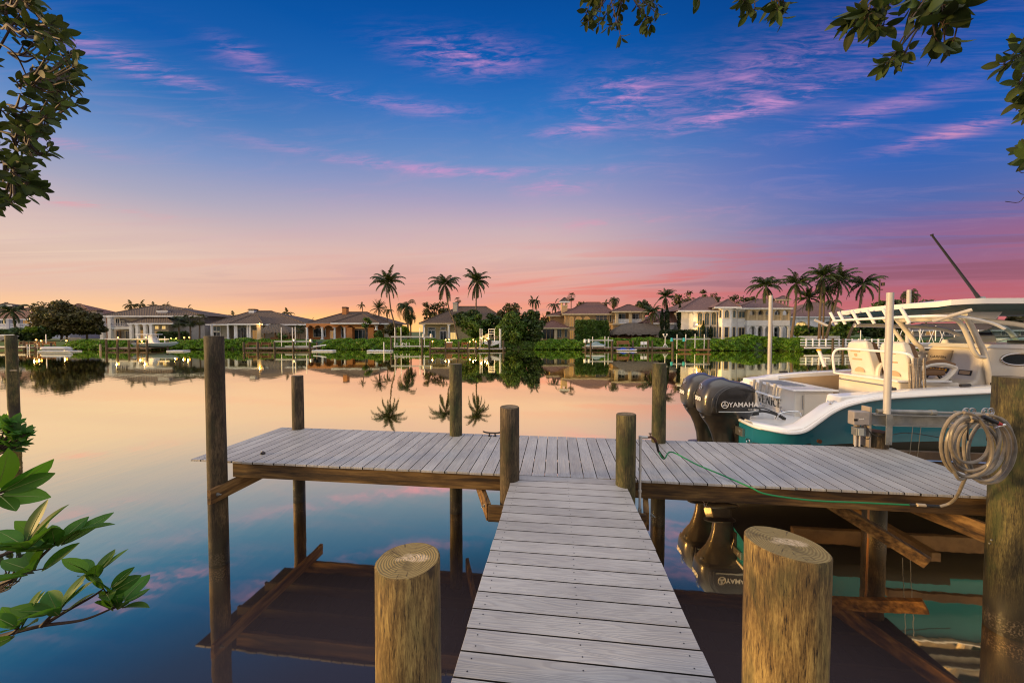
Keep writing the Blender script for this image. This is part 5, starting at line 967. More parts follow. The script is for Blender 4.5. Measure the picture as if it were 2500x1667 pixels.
m_.add([(fx(p, d), d, z_) for z_ in (fz(829, D_) - .3, fz(751, D_)) for p, d in bay], [(i, (i + 1) % 6, (i + 1) % 6 + 6, i + 6) for i in range(6)] + [(6, 7, 8, 9, 10, 11)]); m_.build('bay_tower', 'stucco_white', h.t, world=True); h.hip(1744, 1809, 749.5, 1774, 1778, 731, 'roof_rose', D=60.6, dep=6)
for a, b in ((1703, 1713), (1720, 1730), (1737, 1747)): h.win(a, b, 763, 793, 'pane_teal', D=61.9, arch=True, mull=(1, 0), trim='trim_cream'); h.win(a, b, 798, 823, 'pane_teal', D=61.9, mull=(1, 0), trim='trim_cream')
for a, b in ((1768.5, 1778.5),): h.win(a, b, 758, 775, 'pane_teal', D=60.5, arch=True, mull=(1, 0), trim='trim_cream'); h.win(a, b, 799, 823, 'pane_dark', D=60.5, mull=(0, 0), trim='trim_cream')
for a, b in ((1755.5, 1760), (1788.5, 1794.5)): h.win(a, b, 758, 775, 'pane_teal', D=60.9 if a < 1770 else 60.9, arch=True, mull=(0, 0), trim='trim_cream'); h.win(a, b, 799, 823, 'pane_dark', D=60.9, mull=(0, 0), trim='trim_cream')
h.win(1803, 1817, 761, 775, 'pane_teal', D=61.9, trim='trim_cream'); h.win(1803, 1817, 800, 823, 'pane_dark', D=61.9, trim='trim_cream')
h.arches([(1829, 1845), (1850, 1863), (1868, 1884), (1889, 1905), (1910, 1924)], 757, 783, 'trim_cream', 61.4, 753.5, name='loggia'); h.rail(1827, 1926, 769, 782, 'trim_cream', D=61.5, n=44, fat=.055); h.slab(1824, 1928, 782, 795, 'stucco_white', D=61.3, dep=3)
h.arches([(1829, 1845), (1850, 1863), (1868, 1884), (1889, 1905), (1910, 1924)], 796, 824, 'stucco_white', 61.4, 794.8, name='arcade')
for a, b in ((1831, 1844), (1851, 1862), (1890, 1904)): h.win(a, b, 758, 781, 'pane_dark', D=64.9, arch=True); h.win(a, b, 800, 823, 'pane_dark', D=64.9, mull=(1, 1))
D_ = 66; m_ = MB()
for px in (1897, 1905, 1914, 1922): m_.tube([(fx(px, D_), D_, fz(750, D_)), (fx(px, D_), D_, fz(731, D_))], .15, 8)
m_.build('belvedere_columns', 'trim_cream', h.t, world=True); h.hip(1891, 1929, 731, 1907, 1913, 723, 'roof_rose', D=66, dep=2.8, trim='trim_cream'); lamp_on(h.t, 1700, 792, 61.2, .16, 160)
# right-hand house behind the palms
h = House('palm_house', 'white single-storey house with rose tile roof standing behind the palm grove', 72, 2000)
h.wall(1936, 2075, 773, 829, 'stucco_white', D=72, dep=7); h.hip(1925, 2085, 773, 1975, 2020, 738, 'roof_rose', D=71.5, dep=12); h.arches([(1940, 1972), (2010, 2034)], 784, 812, 'stucco_white', 71.3, 774); h.win(1942, 1970, 788, 815, 'pane_lit', D=71.9, mull=(2, 0)); h.win(2012, 2032, 788, 815, 'pane_dark', D=71.9)
# low grey roofed building beyond the boat
h = House('grey_building', 'long low grey-roofed building in the distance seen through the boat windshield', 95, 2380)
h.wall(2230, 2720, 806, 822, 'stucco_grey', D=95, dep=6); h.hip(2222, 2740, 806, 2250, 2700, 790, 'roof_grey', D=94.5, dep=9); 
for k in range(7): h.win(2260 + k * 46, 2282 + k * 46, 809, 818, 'pane_dark' if k % 3 else 'pane_warm', D=94.9)
# ---------------------------------------------------------------- thatched huts
def tiki(label, px0, px1, r0, r1, yr, ye, yb, D, dep, posts, lit=True):
    t_ = thing('thatched_hut', label, 'hut', (fx((px0 + px1) / 2, D), D, GZ)); x0, x1, z0 = fx(px0, D), fx(px1, D), fz(ye, D); Dr = D + dep / 2; zr = fz(yr, Dr); a, b = fx(r0, Dr), fx(r1, Dr)
    m_ = MB(); L = 7; rings = []; r2 = random.Random(px0); seg = 22
    for i in range(L + 1):
        t2 = i / L; ring = []; k = t2 ** .9; bul = .35 * math.sin(math.pi * t2); X0, X1, Y0, Y1 = a + (x0 - a) * k - bul, b + (x1 - b) * k + bul, Dr + (D - Dr) * k - bul * .4, Dr + (D + dep - Dr) * k + bul * .4; zz = zr + (z0 - zr) * t2
        for e in range(4):
            p, q_ = [((X0, Y0), (X1, Y0)), ((X1, Y0), (X1, Y1)), ((X1, Y1), (X0, Y1)), ((X0, Y1), (X0, Y0))][e]
            for j in range(seg): u = j / seg; ring.append((p[0] + (q_[0] - p[0]) * u, p[1] + (q_[1] - p[1]) * u, zz + r2.uniform(-.07, .07) - (r2.uniform(0, .3) if i == L else 0)))
        rings.append(ring)
    m_.loft(rings); m_.add(rings[0], [tuple(range(len(rings[0])))]); m_.build('thatch', 'thatch', t_, world=True)
    m_ = MB()
    for px in posts:
        for dd in (.5, dep - .5): m_ = MB(); m_.tube([(fx(px, D), D + dd, fz(yb, D) - .2), (fx(px, D), D + dd, z0 + .2)], .10, 7); m_.build('post', 'bench_wood', t_, True, world=True)
    m_ = MB(); m_.box(fx(px0 + 8, D), fx(px1 - 8, D), D + dep * .75, D + dep * .75 + .1, fz(yb, D) - .2, fz(yb - 9, D)); m_.box(fx(px0 + 14, D), fx(px1 - 14, D), D + 1, D + 1.5, fz(yb, D) - .2, fz(yb - 6, D)); m_.build('bar_counter', 'bench_wood', t_, world=True)
tiki('small brown thatched hut beside the pale single-storey house', 637, 706, 662, 680, 791, 811, 829, 66, 4, (641, 668, 702)); tiki('wide grey thatched hut beneath the corner balcony of the beige villa', 1500, 1626, 1530, 1585, 789, 815, 829, 62, 5, (1510, 1545, 1590, 1616))
# ---------------------------------------------------------------- mangrove fringe and hedges along the bank
def hedge(name, label, px0, px1, ytop, D, n, mat='hedge', leaf=.17, dep=2.2, bumps=.12, zb=.15, endround=True, kind=None, cat='hedge'):
    x0, x1 = fx(px0, D), fx(px1, D); zt = fz(ytop, D + 1.2); t_ = thing(name, label, cat, ((x0 + x1) / 2, D, 0))
    if kind: t_['kind'] = kind
    u = nr.rand(n); th = nr.rand(n); X = x0 + (x1 - x0) * u; sx = np.sin(X * .9 + 1) * bumps + np.sin(X * 2.3) * bumps * .6 + np.sin(X * .31 + 2) * bumps * 1.2
    e = np.clip(np.minimum(u, 1 - u) * (x1 - x0) / 1.2, 0, 1) ** .5 if endround else 1.
    H_ = (zt - zb) * e + sx; a = th * math.pi * .62; fr_ = th > .30
    # front face slopes back to a soft rounded top
    Yf = D + .55 + np.where(th < .6, th / .6 * .75, .75 + (th - .6) / .4 * dep) + sx * 1.2; Zf = zb + np.where(th < .6, (th / .6) ** .8 * H_ * .93, H_ * (.93 + .07 * np.sin((th - .6) / .4 * math.pi)))
    lump = .16 * (np.sin(X * 5.1 + Zf * 6) + np.sin(X * 3.3 - Zf * 4.7)); Yf += lump * .8 + nr.normal(0, .07, n); Zf += lump * .35 * (th > .1) + nr.normal(0, .035, n)
    N = np.stack([nr.normal(0, .2, n), np.where(th < .6, -1., -.15), np.where(th < .6, .45, 1.)], 1)
    leaf_cloud('foliage', np.stack([X, Yf, Zf], 1), N, leaf, mat, t_, 1.6)
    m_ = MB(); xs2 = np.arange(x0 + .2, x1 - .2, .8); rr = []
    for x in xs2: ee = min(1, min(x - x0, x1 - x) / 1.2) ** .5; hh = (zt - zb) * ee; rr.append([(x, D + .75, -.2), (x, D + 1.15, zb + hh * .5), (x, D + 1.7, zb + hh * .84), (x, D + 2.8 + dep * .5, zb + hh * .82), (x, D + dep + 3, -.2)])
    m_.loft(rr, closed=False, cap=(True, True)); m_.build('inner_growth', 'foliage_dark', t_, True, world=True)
    m_ = MB(); r2 = random.Random(px0)
    for k in range(int((x1 - x0) * 1.3)): x = r2.uniform(x0 + .3, x1 - .3); m_.tube([(x, D + .3 + r2.uniform(0, .3), -.3), (x + r2.uniform(-.2, .2), D + .8, .5)], .025, 4)
    tag(m_.build('roots', 'bark', t_, world=True), kind='stuff'); return t_
hedge('mangrove_hedge', 'sloping green mangrove hedge between the far left dock and the columned house dock', 128, 265, 833, 56.0, 9000); hedge('mangrove_hedge', 'bright green mangrove hedge running behind the tallest pile', 258, 600, 830, 56.0, 21000)
hedge('mangrove_hedge', 'green mangrove hedge behind the benches in front of the thatched hut', 596, 772, 831, 56.2, 11000); hedge('mangrove_hedge', 'green mangrove hedge in front of the orange house', 768, 962, 830, 56.0, 13000); hedge('mangrove_hedge', 'green mangrove hedge behind the lamp-lit dock', 958, 1215, 829, 56.3, 15000)
hedge('mangrove_hedge', 'shaded mangrove hedge under the tall waterside trees', 1205, 1325, 834, 56.3, 8000, mat='foliage_mid'); hedge('mangrove_hedge', 'dark green mangrove hedge below the beige villa', 1305, 1700, 829, 56.0, 25000); hedge('mangrove_hedge', 'bulging green mangrove bank in front of the white mansion', 1690, 1960, 826, 52.8, 19000, bumps=.2, dep=3.); hedge('mangrove_hedge', 'rounded end of the mangrove bank by the white pier', 1935, 2012, 832, 50.6, 7500, bumps=.16, dep=2.4)
hedge('mangrove_hedge', 'green mangrove hedge behind the white pier', 2030, 2300, 829, 58.5, 9000)
def block_hedge(label, px0, px1, y0, y1, D, dep, mat, n, leaf=.2, name='clipped_hedge'):
    x0, x1, z0, z1 = fx(px0, D), fx(px1, D), fz(y1, D) - .3, fz(y0, D); t_ = thing(name, label, 'hedge', ((x0 + x1) / 2, D, GZ)); P = nr.rand(n, 3); f_ = nr.rand(n); N = np.zeros((n, 3)); P[f_ < .7, 1] = 0; N[f_ < .7, 1] = -1; tp_ = (f_ >= .7) & (f_ < .88); P[tp_, 2] = 1; N[tp_, 2] = 1; sd_ = f_ >= .88; P[sd_, 0] = np.round(P[sd_, 0]); N[sd_, 0] = P[sd_, 0] * 2 - 1
    Q = np.stack([x0 + (x1 - x0) * P[:, 0], D + dep * P[:, 1], z0 + (z1 - z0) * P[:, 2]], 1) + nr.normal(0, .07, (n, 3)); Q[:, 1] += .12 * np.sin(Q[:, 0] * 3 + Q[:, 2] * 2)
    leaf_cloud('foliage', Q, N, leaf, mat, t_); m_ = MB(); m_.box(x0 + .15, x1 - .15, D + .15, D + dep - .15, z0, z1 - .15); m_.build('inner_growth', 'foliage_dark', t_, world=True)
block_hedge('tall clipped green ficus block left of the pair before the beige villa', 1409, 1455, 783, 829, 63, 2, 'foliage_mid', 4200); block_hedge('shorter clipped green ficus block right of the pair before the beige villa', 1458, 1485, 784, 829, 63.3, 2, 'foliage_mid', 2600)
block_hedge('long dark clipped hedge between the thatched hut and the white mansion', 1618, 1702, 807, 829, 60.5, 1.5, 'cypress', 2800); block_hedge('dark hedge in front of the grey columned house', 385, 452, 811, 829, 68, 1.2, 'foliage_dark', 1500)
# cypresses
for k, (px, yt, yb, wd_, lab) in enumerate(((1659, 738, 806, 11, 'tallest slim cypress left of the white mansion'), (1628, 745, 806, 10, 'slim cypress second from the left of the row'), (1616, 753, 806, 8, 'shortest slim cypress at the left of the row'), (1717, 783, 826, 6, 'small narrow cypress in front of the tall mansion windows'), (1735, 796, 826, 7, 'low dark topiary cone at the foot of the mansion windows'))):
    D = 61.5 if k > 2 else 64; b_ = Vector((fx(px, D), D, fz(yb, D))); t_ = thing('cypress_tree', lab, 'tree', b_, group='slim cypresses by the mansion'); hh = fz(yt, D) - b_.z; n = 1100 if k < 3 else 500; u = nr.rand(n); a = nr.rand(n) * 6.283; rr_ = wd_ / 2 * mpx(D) * np.clip(np.minimum((1 - u) * 3.2, .55 + u * 2), .05, 1) * (.75 + .3 * nr.rand(n)); rr_ *= np.where(u > .72, (1 - u) / .28, 1)
    leaf_cloud('crown', np.stack([b_.x + rr_ * np.cos(a), D + rr_ * np.sin(a), b_.z + u * hh], 1), np.stack([np.cos(a), np.sin(a), 0 * a + .3], 1), .17, 'cypress', t_); m_ = MB(); m_.tube([b_, b_ + Vector((0, 0, hh * .9))], [.1, .03], 6); m_.build('trunk', 'bark', t_, world=True)
# ---------------------------------------------------------------- trees on the far bank
broad_tree('broadleaf_tree', 'big dense dark green tree between the cupola villa and the columned house', 150, 737, 829, 64, 124, 'foliage_olive', lumps=85, per=170, leaf=.24, airy=.5, crown_frac=1.0)
broad_tree('broadleaf_tree', 'dark green tree touching the grey columned house', 212, 757, 829, 65, 72, 'foliage_olive', lumps=34, per=160, leaf=.28, crown_frac=.95)
broad_tree('shrub', 'dark leafy shrub below the balcony of the cupola villa', 92, 797, 830, 62, 70, 'foliage_dark', 'shrub', lumps=24, per=150, leaf=.25, trunk=False, crown_frac=1.); broad_tree('shrub', 'lit yellow-green shrub near the far left lamps', 74, 797, 812, 60.5, 24, 'foliage_bright', 'shrub', lumps=12, per=80, leaf=.2, trunk=False, crown_frac=1.)
broad_tree('shrub', 'dark shrub at the left edge beneath the balcony', 25, 805, 832, 62, 70, 'foliage_dark', 'shrub', lumps=18, per=120, trunk=False, crown_frac=1.)
broad_tree('shrub', 'round dark shrub at the right corner of the orange house', 925, 808, 828, 66, 26, 'foliage_mid', 'shrub', lumps=16, per=110, leaf=.2, trunk=False, crown_frac=1., airy=.2); broad_tree('shrub', 'small round shrub beside the thatched hut', 690, 813, 828, 64.5, 24, 'foliage_mid', 'shrub', lumps=10, per=80, leaf=.2, trunk=False, crown_frac=1.)
broad_tree('shrub', 'shrub lit yellow-green behind the empty boat lift', 985, 794, 829, 63, 30, 'foliage_bright', 'shrub', lumps=16, per=80, leaf=.22, trunk=False, crown_frac=1.); broad_tree('shrub', 'dark shrubs at the foot of the leaning coconut palm', 960, 792, 829, 64, 44, 'foliage_olive', 'shrub', lumps=22, per=110, leaf=.25, trunk=False, crown_frac=1.)
broad_tree('small_tree', 'thin little tree in front of the sliding doors of the orange house', 892, 770, 829, 67, 26, 'foliage_mid', lumps=8, per=50, leaf=.28, airy=.5, crown_frac=.62)
broad_tree('broadleaf_tree', 'airy tree silhouetted behind the roof of the cream house', 1062, 735, 800, 80, 70, 'foliage_olive', lumps=26, per=46, leaf=.34, airy=.6, crown_frac=.9); broad_tree('broadleaf_tree', 'rounded green tree in front of the cream house behind the lamps', 1160, 768, 830, 62, 66, 'foliage_mid', lumps=34, per=170, leaf=.24, airy=.25, crown_frac=.98)
broad_tree('broadleaf_tree', 'dark bushy sabal clump over the cream house roof', 1140, 752, 800, 65, 66, 'foliage_dark', lumps=26, per=150, leaf=.30, crown_frac=1.); broad_tree('broadleaf_tree', 'dark bushy clump right of the lone straight coconut palm', 1202, 762, 822, 64, 46, 'foliage_dark', lumps=22, per=150, leaf=.3, crown_frac=1.)
broad_tree('broadleaf_tree', 'tall spreading green tree hanging over the water beside the small white boat', 1252, 763, 852, 59, 74, 'foliage_mid', lumps=44, per=190, leaf=.25, airy=.3, crown_frac=1.0); broad_tree('broadleaf_tree', 'dark green tree beside the low wing of the beige villa', 1300, 757, 850, 59.5, 56, 'foliage_dark', lumps=34, per=170, leaf=.25, crown_frac=1.)
broad_tree('broadleaf_tree', 'airy topped tree rising above the green waterside trees', 1247, 739, 800, 70, 60, 'foliage_olive', lumps=24, per=40, leaf=.3, airy=.6, crown_frac=.95); broad_tree('broadleaf_tree', 'low airy tree beside the pair of thin palms', 1330, 757, 800, 74, 30, 'foliage_olive', lumps=10, per=50, leaf=.3, airy=.5, crown_frac=.95)
for px, yt, wd_, lab in ((1424, 734, 30, 'small tree showing over the beige villa roof ridge'), (1565, 733, 44, 'airy tree between the two villas'), (1672, 712, 60, 'leafy airy tree behind the mansion, left one'), (1722, 708, 64, 'leafy airy tree behind the mansion, tallest one'), (1780, 716, 70, 'leafy airy tree behind the mansion bay tower'), (1826, 718, 50, 'leafy airy tree behind the mansion right roof')): broad_tree('broadleaf_tree', lab, px, yt, 795, 84, wd_, 'foliage_olive', lumps=26, per=34, leaf=.36, airy=.65, crown_frac=.72)
broad_tree('shrub', 'dark green shrubs right of the mansion arcade', 1960, 793, 829, 61, 56, 'foliage_mid', 'shrub', lumps=26, per=120, leaf=.25, trunk=False, crown_frac=1.); broad_tree('shrub', 'rounded green shrubs at the foot of the palm grove', 2040, 786, 829, 60, 74, 'foliage_mid', 'shrub', lumps=34, per=120, leaf=.25, trunk=False, crown_frac=1.)
broad_tree('broadleaf_tree', 'dense dark tree seen beneath the boat hardtop', 2150, 752, 832, 66, 150, 'foliage_dark', lumps=60, per=150, leaf=.32, crown_frac=1.0); broad_tree('broadleaf_tree', 'dark tree behind the hardtop edge, left of the far guide pole', 2165, 723, 800, 80, 50, 'foliage_dark', lumps=20, per=60, leaf=.34, crown_frac=.9)
broad_tree('broadleaf_tree', 'distant tree seen over the boat windshield', 2400, 752, 800, 100, 70, 'foliage_olive', lumps=24, per=50, leaf=.4, airy=.5, crown_frac=.8); broad_tree('broadleaf_tree', 'distant tree at the far right behind the boat', 2485, 765, 800, 100, 50, 'foliage_olive', lumps=14, per=50, leaf=.4, airy=.5, crown_frac=.8); broad_tree('broadleaf_tree', 'low distant trees topping the hardtop line', 2260, 722, 790, 95, 60, 'foliage_dark', lumps=14, per=60, leaf=.36, crown_frac=.8)
# ---------------------------------------------------------------- palms
G1 = 'coconut palms across the canal'; G2 = 'palms of the right hand grove'
palm('tall coconut palm with a curving trunk right of the orange house', 'coco0', 948, 690, 60, 43, [(951, 720), (955, 757), (963, 790), (968, 829)], G1, rot=.3); palm('tall coconut palm whose trunk leans across the cream house roof', 'coco1', 1087, 694, 62, 42, [(1092, 730), (1098, 760), (1108, 783), (1118, 829)], G1, rot=2.); palm('tall straight coconut palm standing alone over the cream house', 'coco2', 1164, 688, 66, 40, [(1163, 720), (1162.5, 748), (1162, 829)], G1, rot=4.1)
palm('small palm peeping over the orange house roof ridge', 'small', 884, 745, 78, 13, [(886, 758), (886, 790)], mat='palm_golden', tr=.12); palm('upright date palm right of the orange house chimney', 'date', 925, 752, 74, 25, [(925, 775), (925, 829)]); palm('small palm between the date palm and the drooping palm', 'small', 946, 757, 72, 18, [(946, 775), (946, 829)], mat='palm_golden'); palm('dense drooping palm next to the tall curving coconut palm', 'queen', 993, 752, 66, 36, [(995, 775), (997, 829)], tr=.2)
palm('lower drooping palm frond cluster before the dense drooping palm', 'queen', 1003, 776, 68, 20, [(1003, 790), (1003, 829)]); palm('small fan palm by the grey chimney', 'fan', 1118, 733, 78, 10, [(1119, 745), (1119, 790)], tr=.12)
palm('bare-stemmed palm at the left in front of the cupola villa', 'coco1', 33, 760, 66, 32, [(35, 775), (38, 800), (38, 829)], tr=.2, rot=1.); palm('palm crown topping the big dense tree', 'small', 163, 744, 66, 17, [(163, 760), (163, 829)], mat='palm_golden')
for px, py, r_, lab in ((322, 745, 20, 'leftmost golden palm behind the grey roof'), (346, 744, 18, 'second golden palm behind the grey roof'), (376, 745, 14, 'golden palm at the grey roof ridge'), (409, 744, 12, 'tiny palm right of the roof vent'), (460, 754, 16, 'golden palm over the right slope of the grey roof'), (570, 771, 19, 'golden palm left of the capped chimney'), (702, 764, 19, 'golden palm over the right slope of the pale house roof'), (762, 783, 12, 'low golden palm between the pale and orange houses')): palm(lab, 'small', px, py, 84, r_, [(px, py + 12), (px, 800)], 'small golden palms behind the roofs', 'palm_golden', .13, name='distant_palm')
palm('left of three bushy cabbage palms beside the grey house', 'fan', 436, 785, 66, 20, [(437, 800), (438, 829)], 'bushy cabbage palms'); palm('middle of three bushy cabbage palms beside the grey house', 'fan', 463, 783, 66.5, 20, [(465, 800), (465, 829)], 'bushy cabbage palms'); palm('right of three bushy cabbage palms beside the grey house', 'fan', 488, 780, 67, 18, [(488, 800), (487, 829)], 'bushy cabbage palms', 'palm_golden'); palm('short fan palm right of the thatched hut', 'fan', 732, 803, 66, 14, [(732, 815), (732, 829)], tr=.12)
palm('slim palm of the close pair behind the beige villa, left stem', 'small', 1300, 733, 78, 18, [(1301, 750), (1301, 800)], 'thin pair of palms', tr=.12, name='slim_palm'); palm('slim palm of the close pair behind the beige villa, right stem', 'small', 1308, 736, 78, 19, [(1310, 752), (1313, 800)], 'thin pair of palms', tr=.12, name='slim_palm')
palm('palm just left of the tower chimney', 'small', 1354, 744, 78, 22, [(1355, 760), (1356, 800)]); palm('round fan palm just right of the tower chimney', 'fan', 1394, 724, 80, 13, [(1394, 740), (1394, 800)], tr=.12); palm('drooping palm above the beige villa roof valley', 'queen', 1498, 735, 78, 20, [(1498, 750), (1498, 800)]); palm('smaller palm left of the drooping one on the beige villa skyline', 'small', 1478, 740, 80, 15, [(1478, 755), (1478, 800)], tr=.12); palm('small palm clump right of the corner balcony roof', 'queen', 1566, 742, 76, 20, [(1566, 760), (1566, 800)])
palm('coconut palm behind the slim cypresses', 'coco2', 1624, 725, 72, 27, [(1625, 745), (1626, 829)], rot=1.4); palm('dark green palm in front of the beige villa balcony', 'coco0', 1592, 762, 64, 26, [(1593, 780), (1593, 829)], rot=.8)
palm('leftmost coconut palm of the right grove, standing before the mansion', 'coco1', 1867, 698, 58, 44, [(1873, 722), (1880, 755), (1885, 829)], G2, rot=.5, tr=.17); palm('second coconut palm of the right grove, copper trunk beside the loggia', 'coco0', 1942, 692, 56, 40, [(1942, 725), (1939, 765), (1932, 829)], G2, rot=3.3, tr=.2); palm('tallest coconut palm of the right grove, straight double-looking trunk', 'coco2', 2004, 676, 56, 42, [(2003, 715), (2001, 765), (2000, 829)], G2, rot=1.1, tr=.2)
palm('coconut palm with a leaning trunk right of the tallest one', 'coco0', 2044, 684, 57, 42, [(2044, 715), (2036, 750), (2016, 829)], G2, rot=5., tr=.19); palm('rightmost coconut palm of the grove with a trunk bent behind the boat hardtop', 'coco1', 2104, 694, 57, 42, [(2099, 730), (2094, 770), (2078, 805), (2070, 829)], G2, rot=2.4, tr=.2); palm('shorter palm between the second and tallest coconut palms', 'coco2', 1972, 728, 60, 32, [(1973, 750), (1974, 829)], G2, rot=4.4); palm('grey-trunked palm hidden behind the tallest coconut palm', 'coco1', 2011, 712, 58, 30, [(2010, 740), (2009, 829)], G2, rot=3.); palm('small palm low between the leaning trunks', 'small', 2030, 735, 66, 24, [(2030, 750), (2030, 829)], G2); palm('short palm behind the far guide pole of the boat', 'queen', 2220, 722, 84, 28, [(2220, 740), (2220, 800)])
# utility pole
tp_ = thing('utility_pole', 'dark wooden utility pole with a transformer behind the right palm grove', 'utility pole', (fx(2144, 90), 90, 1.2)); m_ = MB(); m_.tube([W(2144, 829, 90), W(2144, 683, 90)], .15, 8); m_.box(fx(2136, 90), fx(2152, 90), 89.9, 90.1, fz(708, 90), fz(706, 90)); m_.box(fx(2149, 90), fx(2153, 90), 89.6, 90.2, fz(698, 90), fz(690, 90)); m_.build('pole', 'bark', tp_, world=True)
# ---------------------------------------------------------------- far docks
def far_dock(label, px0, px1, yd, D, posts, ypt=829, dep=2.2, name='far_dock', pale=False):
    t_ = thing(name, label, 'dock', (fx((px0 + px1) / 2, D), D, 0)); z = fz(yd, D); m_ = MB(); x0, x1 = fx(px0, D), fx(px1, D); n = max(3, int((x1 - x0) / .3))
    for k in range(n): a = x0 + (x1 - x0) * k / n; m_.box(a, a + (x1 - x0) / n - .02, D, D + dep, z - .05, z)
    m_.build('decking', 'dock_pale', t_, world=True); m_ = MB(); m_.box(x0, x1, D + .05, D + .1, z - .28, z - .052); m_.box(x0, x1, D + dep - .1, D + dep - .05, z - .28, z - .052); m_.build('beam', 'trim_white' if pale else 'dock_wood', t_, world=True)
    for p in posts:
        px, yt = p if isinstance(p, tuple) else (p, ypt); m_ = MB(); x = fx(px, D); m_.tube([(x, D - .12, -1.2), (x, D - .12, fz(yt, D))], .13, 9); m_.build('piling', 'dock_post', t_, True, world=True)
    m_ = MB()
    for k in range(max(2, int((x1 - x0) / 3))): x = x0 + .4 + k * 3; m_.tube([(x, D + dep - .2, -1.2), (x, D + dep - .2, z - .05)], .11, 7)
    m_.build('rear_pilings', 'dock_post', t_, True, world=True); return t_
def bench(label, px0, px1, y0, y1, D, mat='bench_wood', grp=None, slats=4):
    t_ = thing('bench', label, 'bench', (fx((px0 + px1) / 2, D), D, fz(y1, D)), group=grp); x0, x1, z0, z1 = fx(px0, D), fx(px1, D), fz(y1, D), fz(y0, D); m_ = MB()
    for k in range(slats): zz = z0 + .45 + (z1 - z0 - .45) * (k + .5) / slats; m_.box(x0, x1, D + .45, D + .50, zz - .06, zz + .06)
    m_.build('backrest', mat, t_, world=True); m_ = MB(); m_.box(x0, x1, D, D + .44, z0 + .38, z0 + .43); m_.build('seat', mat, t_, world=True)
    for x in (x0 + .08, x1 - .08): m_ = MB(); m_.box(x - .05, x + .05, D, D + .1, z0, z0 + .6); m_.box(x - .05, x + .05, D + .4, D + .505, z0, z1); m_.build('leg', mat, t_, world=True)
    return t_
def dlamp(label, px, py, D, ybase, grp='lamps lit along the far docks'):
    b_ = W(px, ybase, D); t_ = thing('dock_lamp', label, 'lamp', b_, group=grp); m_ = MB(); c = W(px, py, D); m_.tube([b_, Vector((c.x, c.y, c.z - .12))], .03, 6); m_.tube([Vector((c.x, c.y, c.z + .14)), Vector((c.x, c.y, c.z + .2))], [.13, .03], 8); m_.build('lamp_post', 'dock_post', t_, world=True); lamp_on(t_, px, py, D, .095, 45); return t_
def poles(par, lst, D, mat='pvc_white', r_=.05):
    for px, y0, y1 in lst: m_ = MB(); m_.tube([W(px, y1, D), W(px, y0, D)], r_, 8); m_.build('guide_pole', mat, par, True, world=True)
def lift_far(label, D, beams, posts, plist, motors=(), motmat='alu', cat='boat lift', bunks=()):
    px = (beams[0][0] + beams[0][1]) / 2; t_ = thing('far_boat_lift', label, cat, (fx(px, D), D, 0))
    for a, b, y in beams: m_ = MB(); m_.box(fx(a, D), fx(b, D), D, D + .12, fz(y + 1.5, D), fz(y - 1.5, D)); m_.build('lift_beam', 'alu', t_, world=True)
    for p, yt in posts: m_ = MB(); m_.tube([(fx(p, D), D - .15, -1.2), (fx(p, D), D - .15, fz(yt, D))], .13, 9); m_.build('piling', 'dock_post', t_, True, world=True)
    poles(t_, plist, D + .5)
    for p, y in motors: m_ = MB(); x = fx(p, D); z = fz(y, D); m_.tube([(x, D - .2, z - .25), (x, D - .2, z + .25)], [.18, .15], 8); m_.build('motor', motmat, t_, True, world=True)
    for a, b, y in bunks: m_ = MB(); m_.box(fx(a, D), fx(b, D), D - 1., D - .8, fz(y + 2, D), fz(y - 2, D)); m_.build('bunk', 'bench_wood', t_, world=True)
    return t_
D1 = 53.5
far_dock('weathered far dock at the left edge with a ladder and slatted backs', -40, 128, 847.5, D1, [(60, 832), (88, 833), (126, 837)]); bench('long slatted dock bench between the left pile and the ladder', 36, 58, 835, 847, D1 + .6, grp='slatted benches on the left dock'); bench('long slatted dock bench right of the ladder', 61, 86, 835, 847, D1 + .6, grp='slatted benches on the left dock'); bench('short slatted dock bench right of the lamps', 93, 126, 835, 847, D1 + .6, grp='slatted benches on the left dock')
t_ = thing('dock_ladder', 'white boarding ladder on the far left dock', 'ladder', W(68, 857, D1 - .3)); m_ = MB()
for px in (65, 71): m_.tube(bez([W(px, 858, D1 - .3), W(px, 846, D1 - .3), W(px + (1.5 if px > 68 else -1.5) * 0, 841, D1 - .2), W(px, 844, D1 + .3)], 12), .03, 6)
for k in range(4): y = 856 - 3 * k; m_.tube([W(65, y, D1 - .3), W(71, y, D1 - .3)], .025, 5)
m_.build('ladder_frame', 'pvc_white', t_, True, world=True)
lift_far('far boat lift poles beside the white ladder', D1 - .5, [(-10, 60, 846.5)], [], [(112, 816, 838), (89, 838, 852), (59, 836, 852)])
dlamp('left lamp of the two on the far left dock', 88, 829.5, D1, 846); dlamp('right lamp of the two on the far left dock', 100, 832, D1, 846); dlamp('lamp by the sloping ramp railing', 162, 831.5, 55.6, 838)
t_ = thing('inflatable_boat', 'grey inflatable dinghy moored on a white float at the left', 'dinghy', W(135, 854, 50.5)); m_ = MB(); m_.tube(bez([W(103, 853, 50.5), W(106, 850.5, 50.5), W(135, 850, 50.5), W(166, 850.5, 50.5), W(171, 853, 50.8)], 16), [.16] + [.24] * 15 + [.16], 10); m_.build('tube', 'inflatable', t_, True, world=True); m_ = MB(); m_.box(fx(96, 50.5), fx(177, 50.5), 50.2, 51.6, .02, .14); m_.build('float', 'boat_white', t_, bevel=.03, world=True)
t_ = thing('ramp_railing', 'grey wooden ramp with white sloping railing on the lawn', 'railing', W(170, 836, 62)); m_ = MB(); D_ = 60
m_.bar(W(146, 834, D_), W(158, 824.5, D_), .06, .06); m_.bar(W(158, 824.5, D_), W(198, 824.5, D_), .06, .06); m_.bar(W(158, 834, D_), W(170, 825, D_), .06, .06)
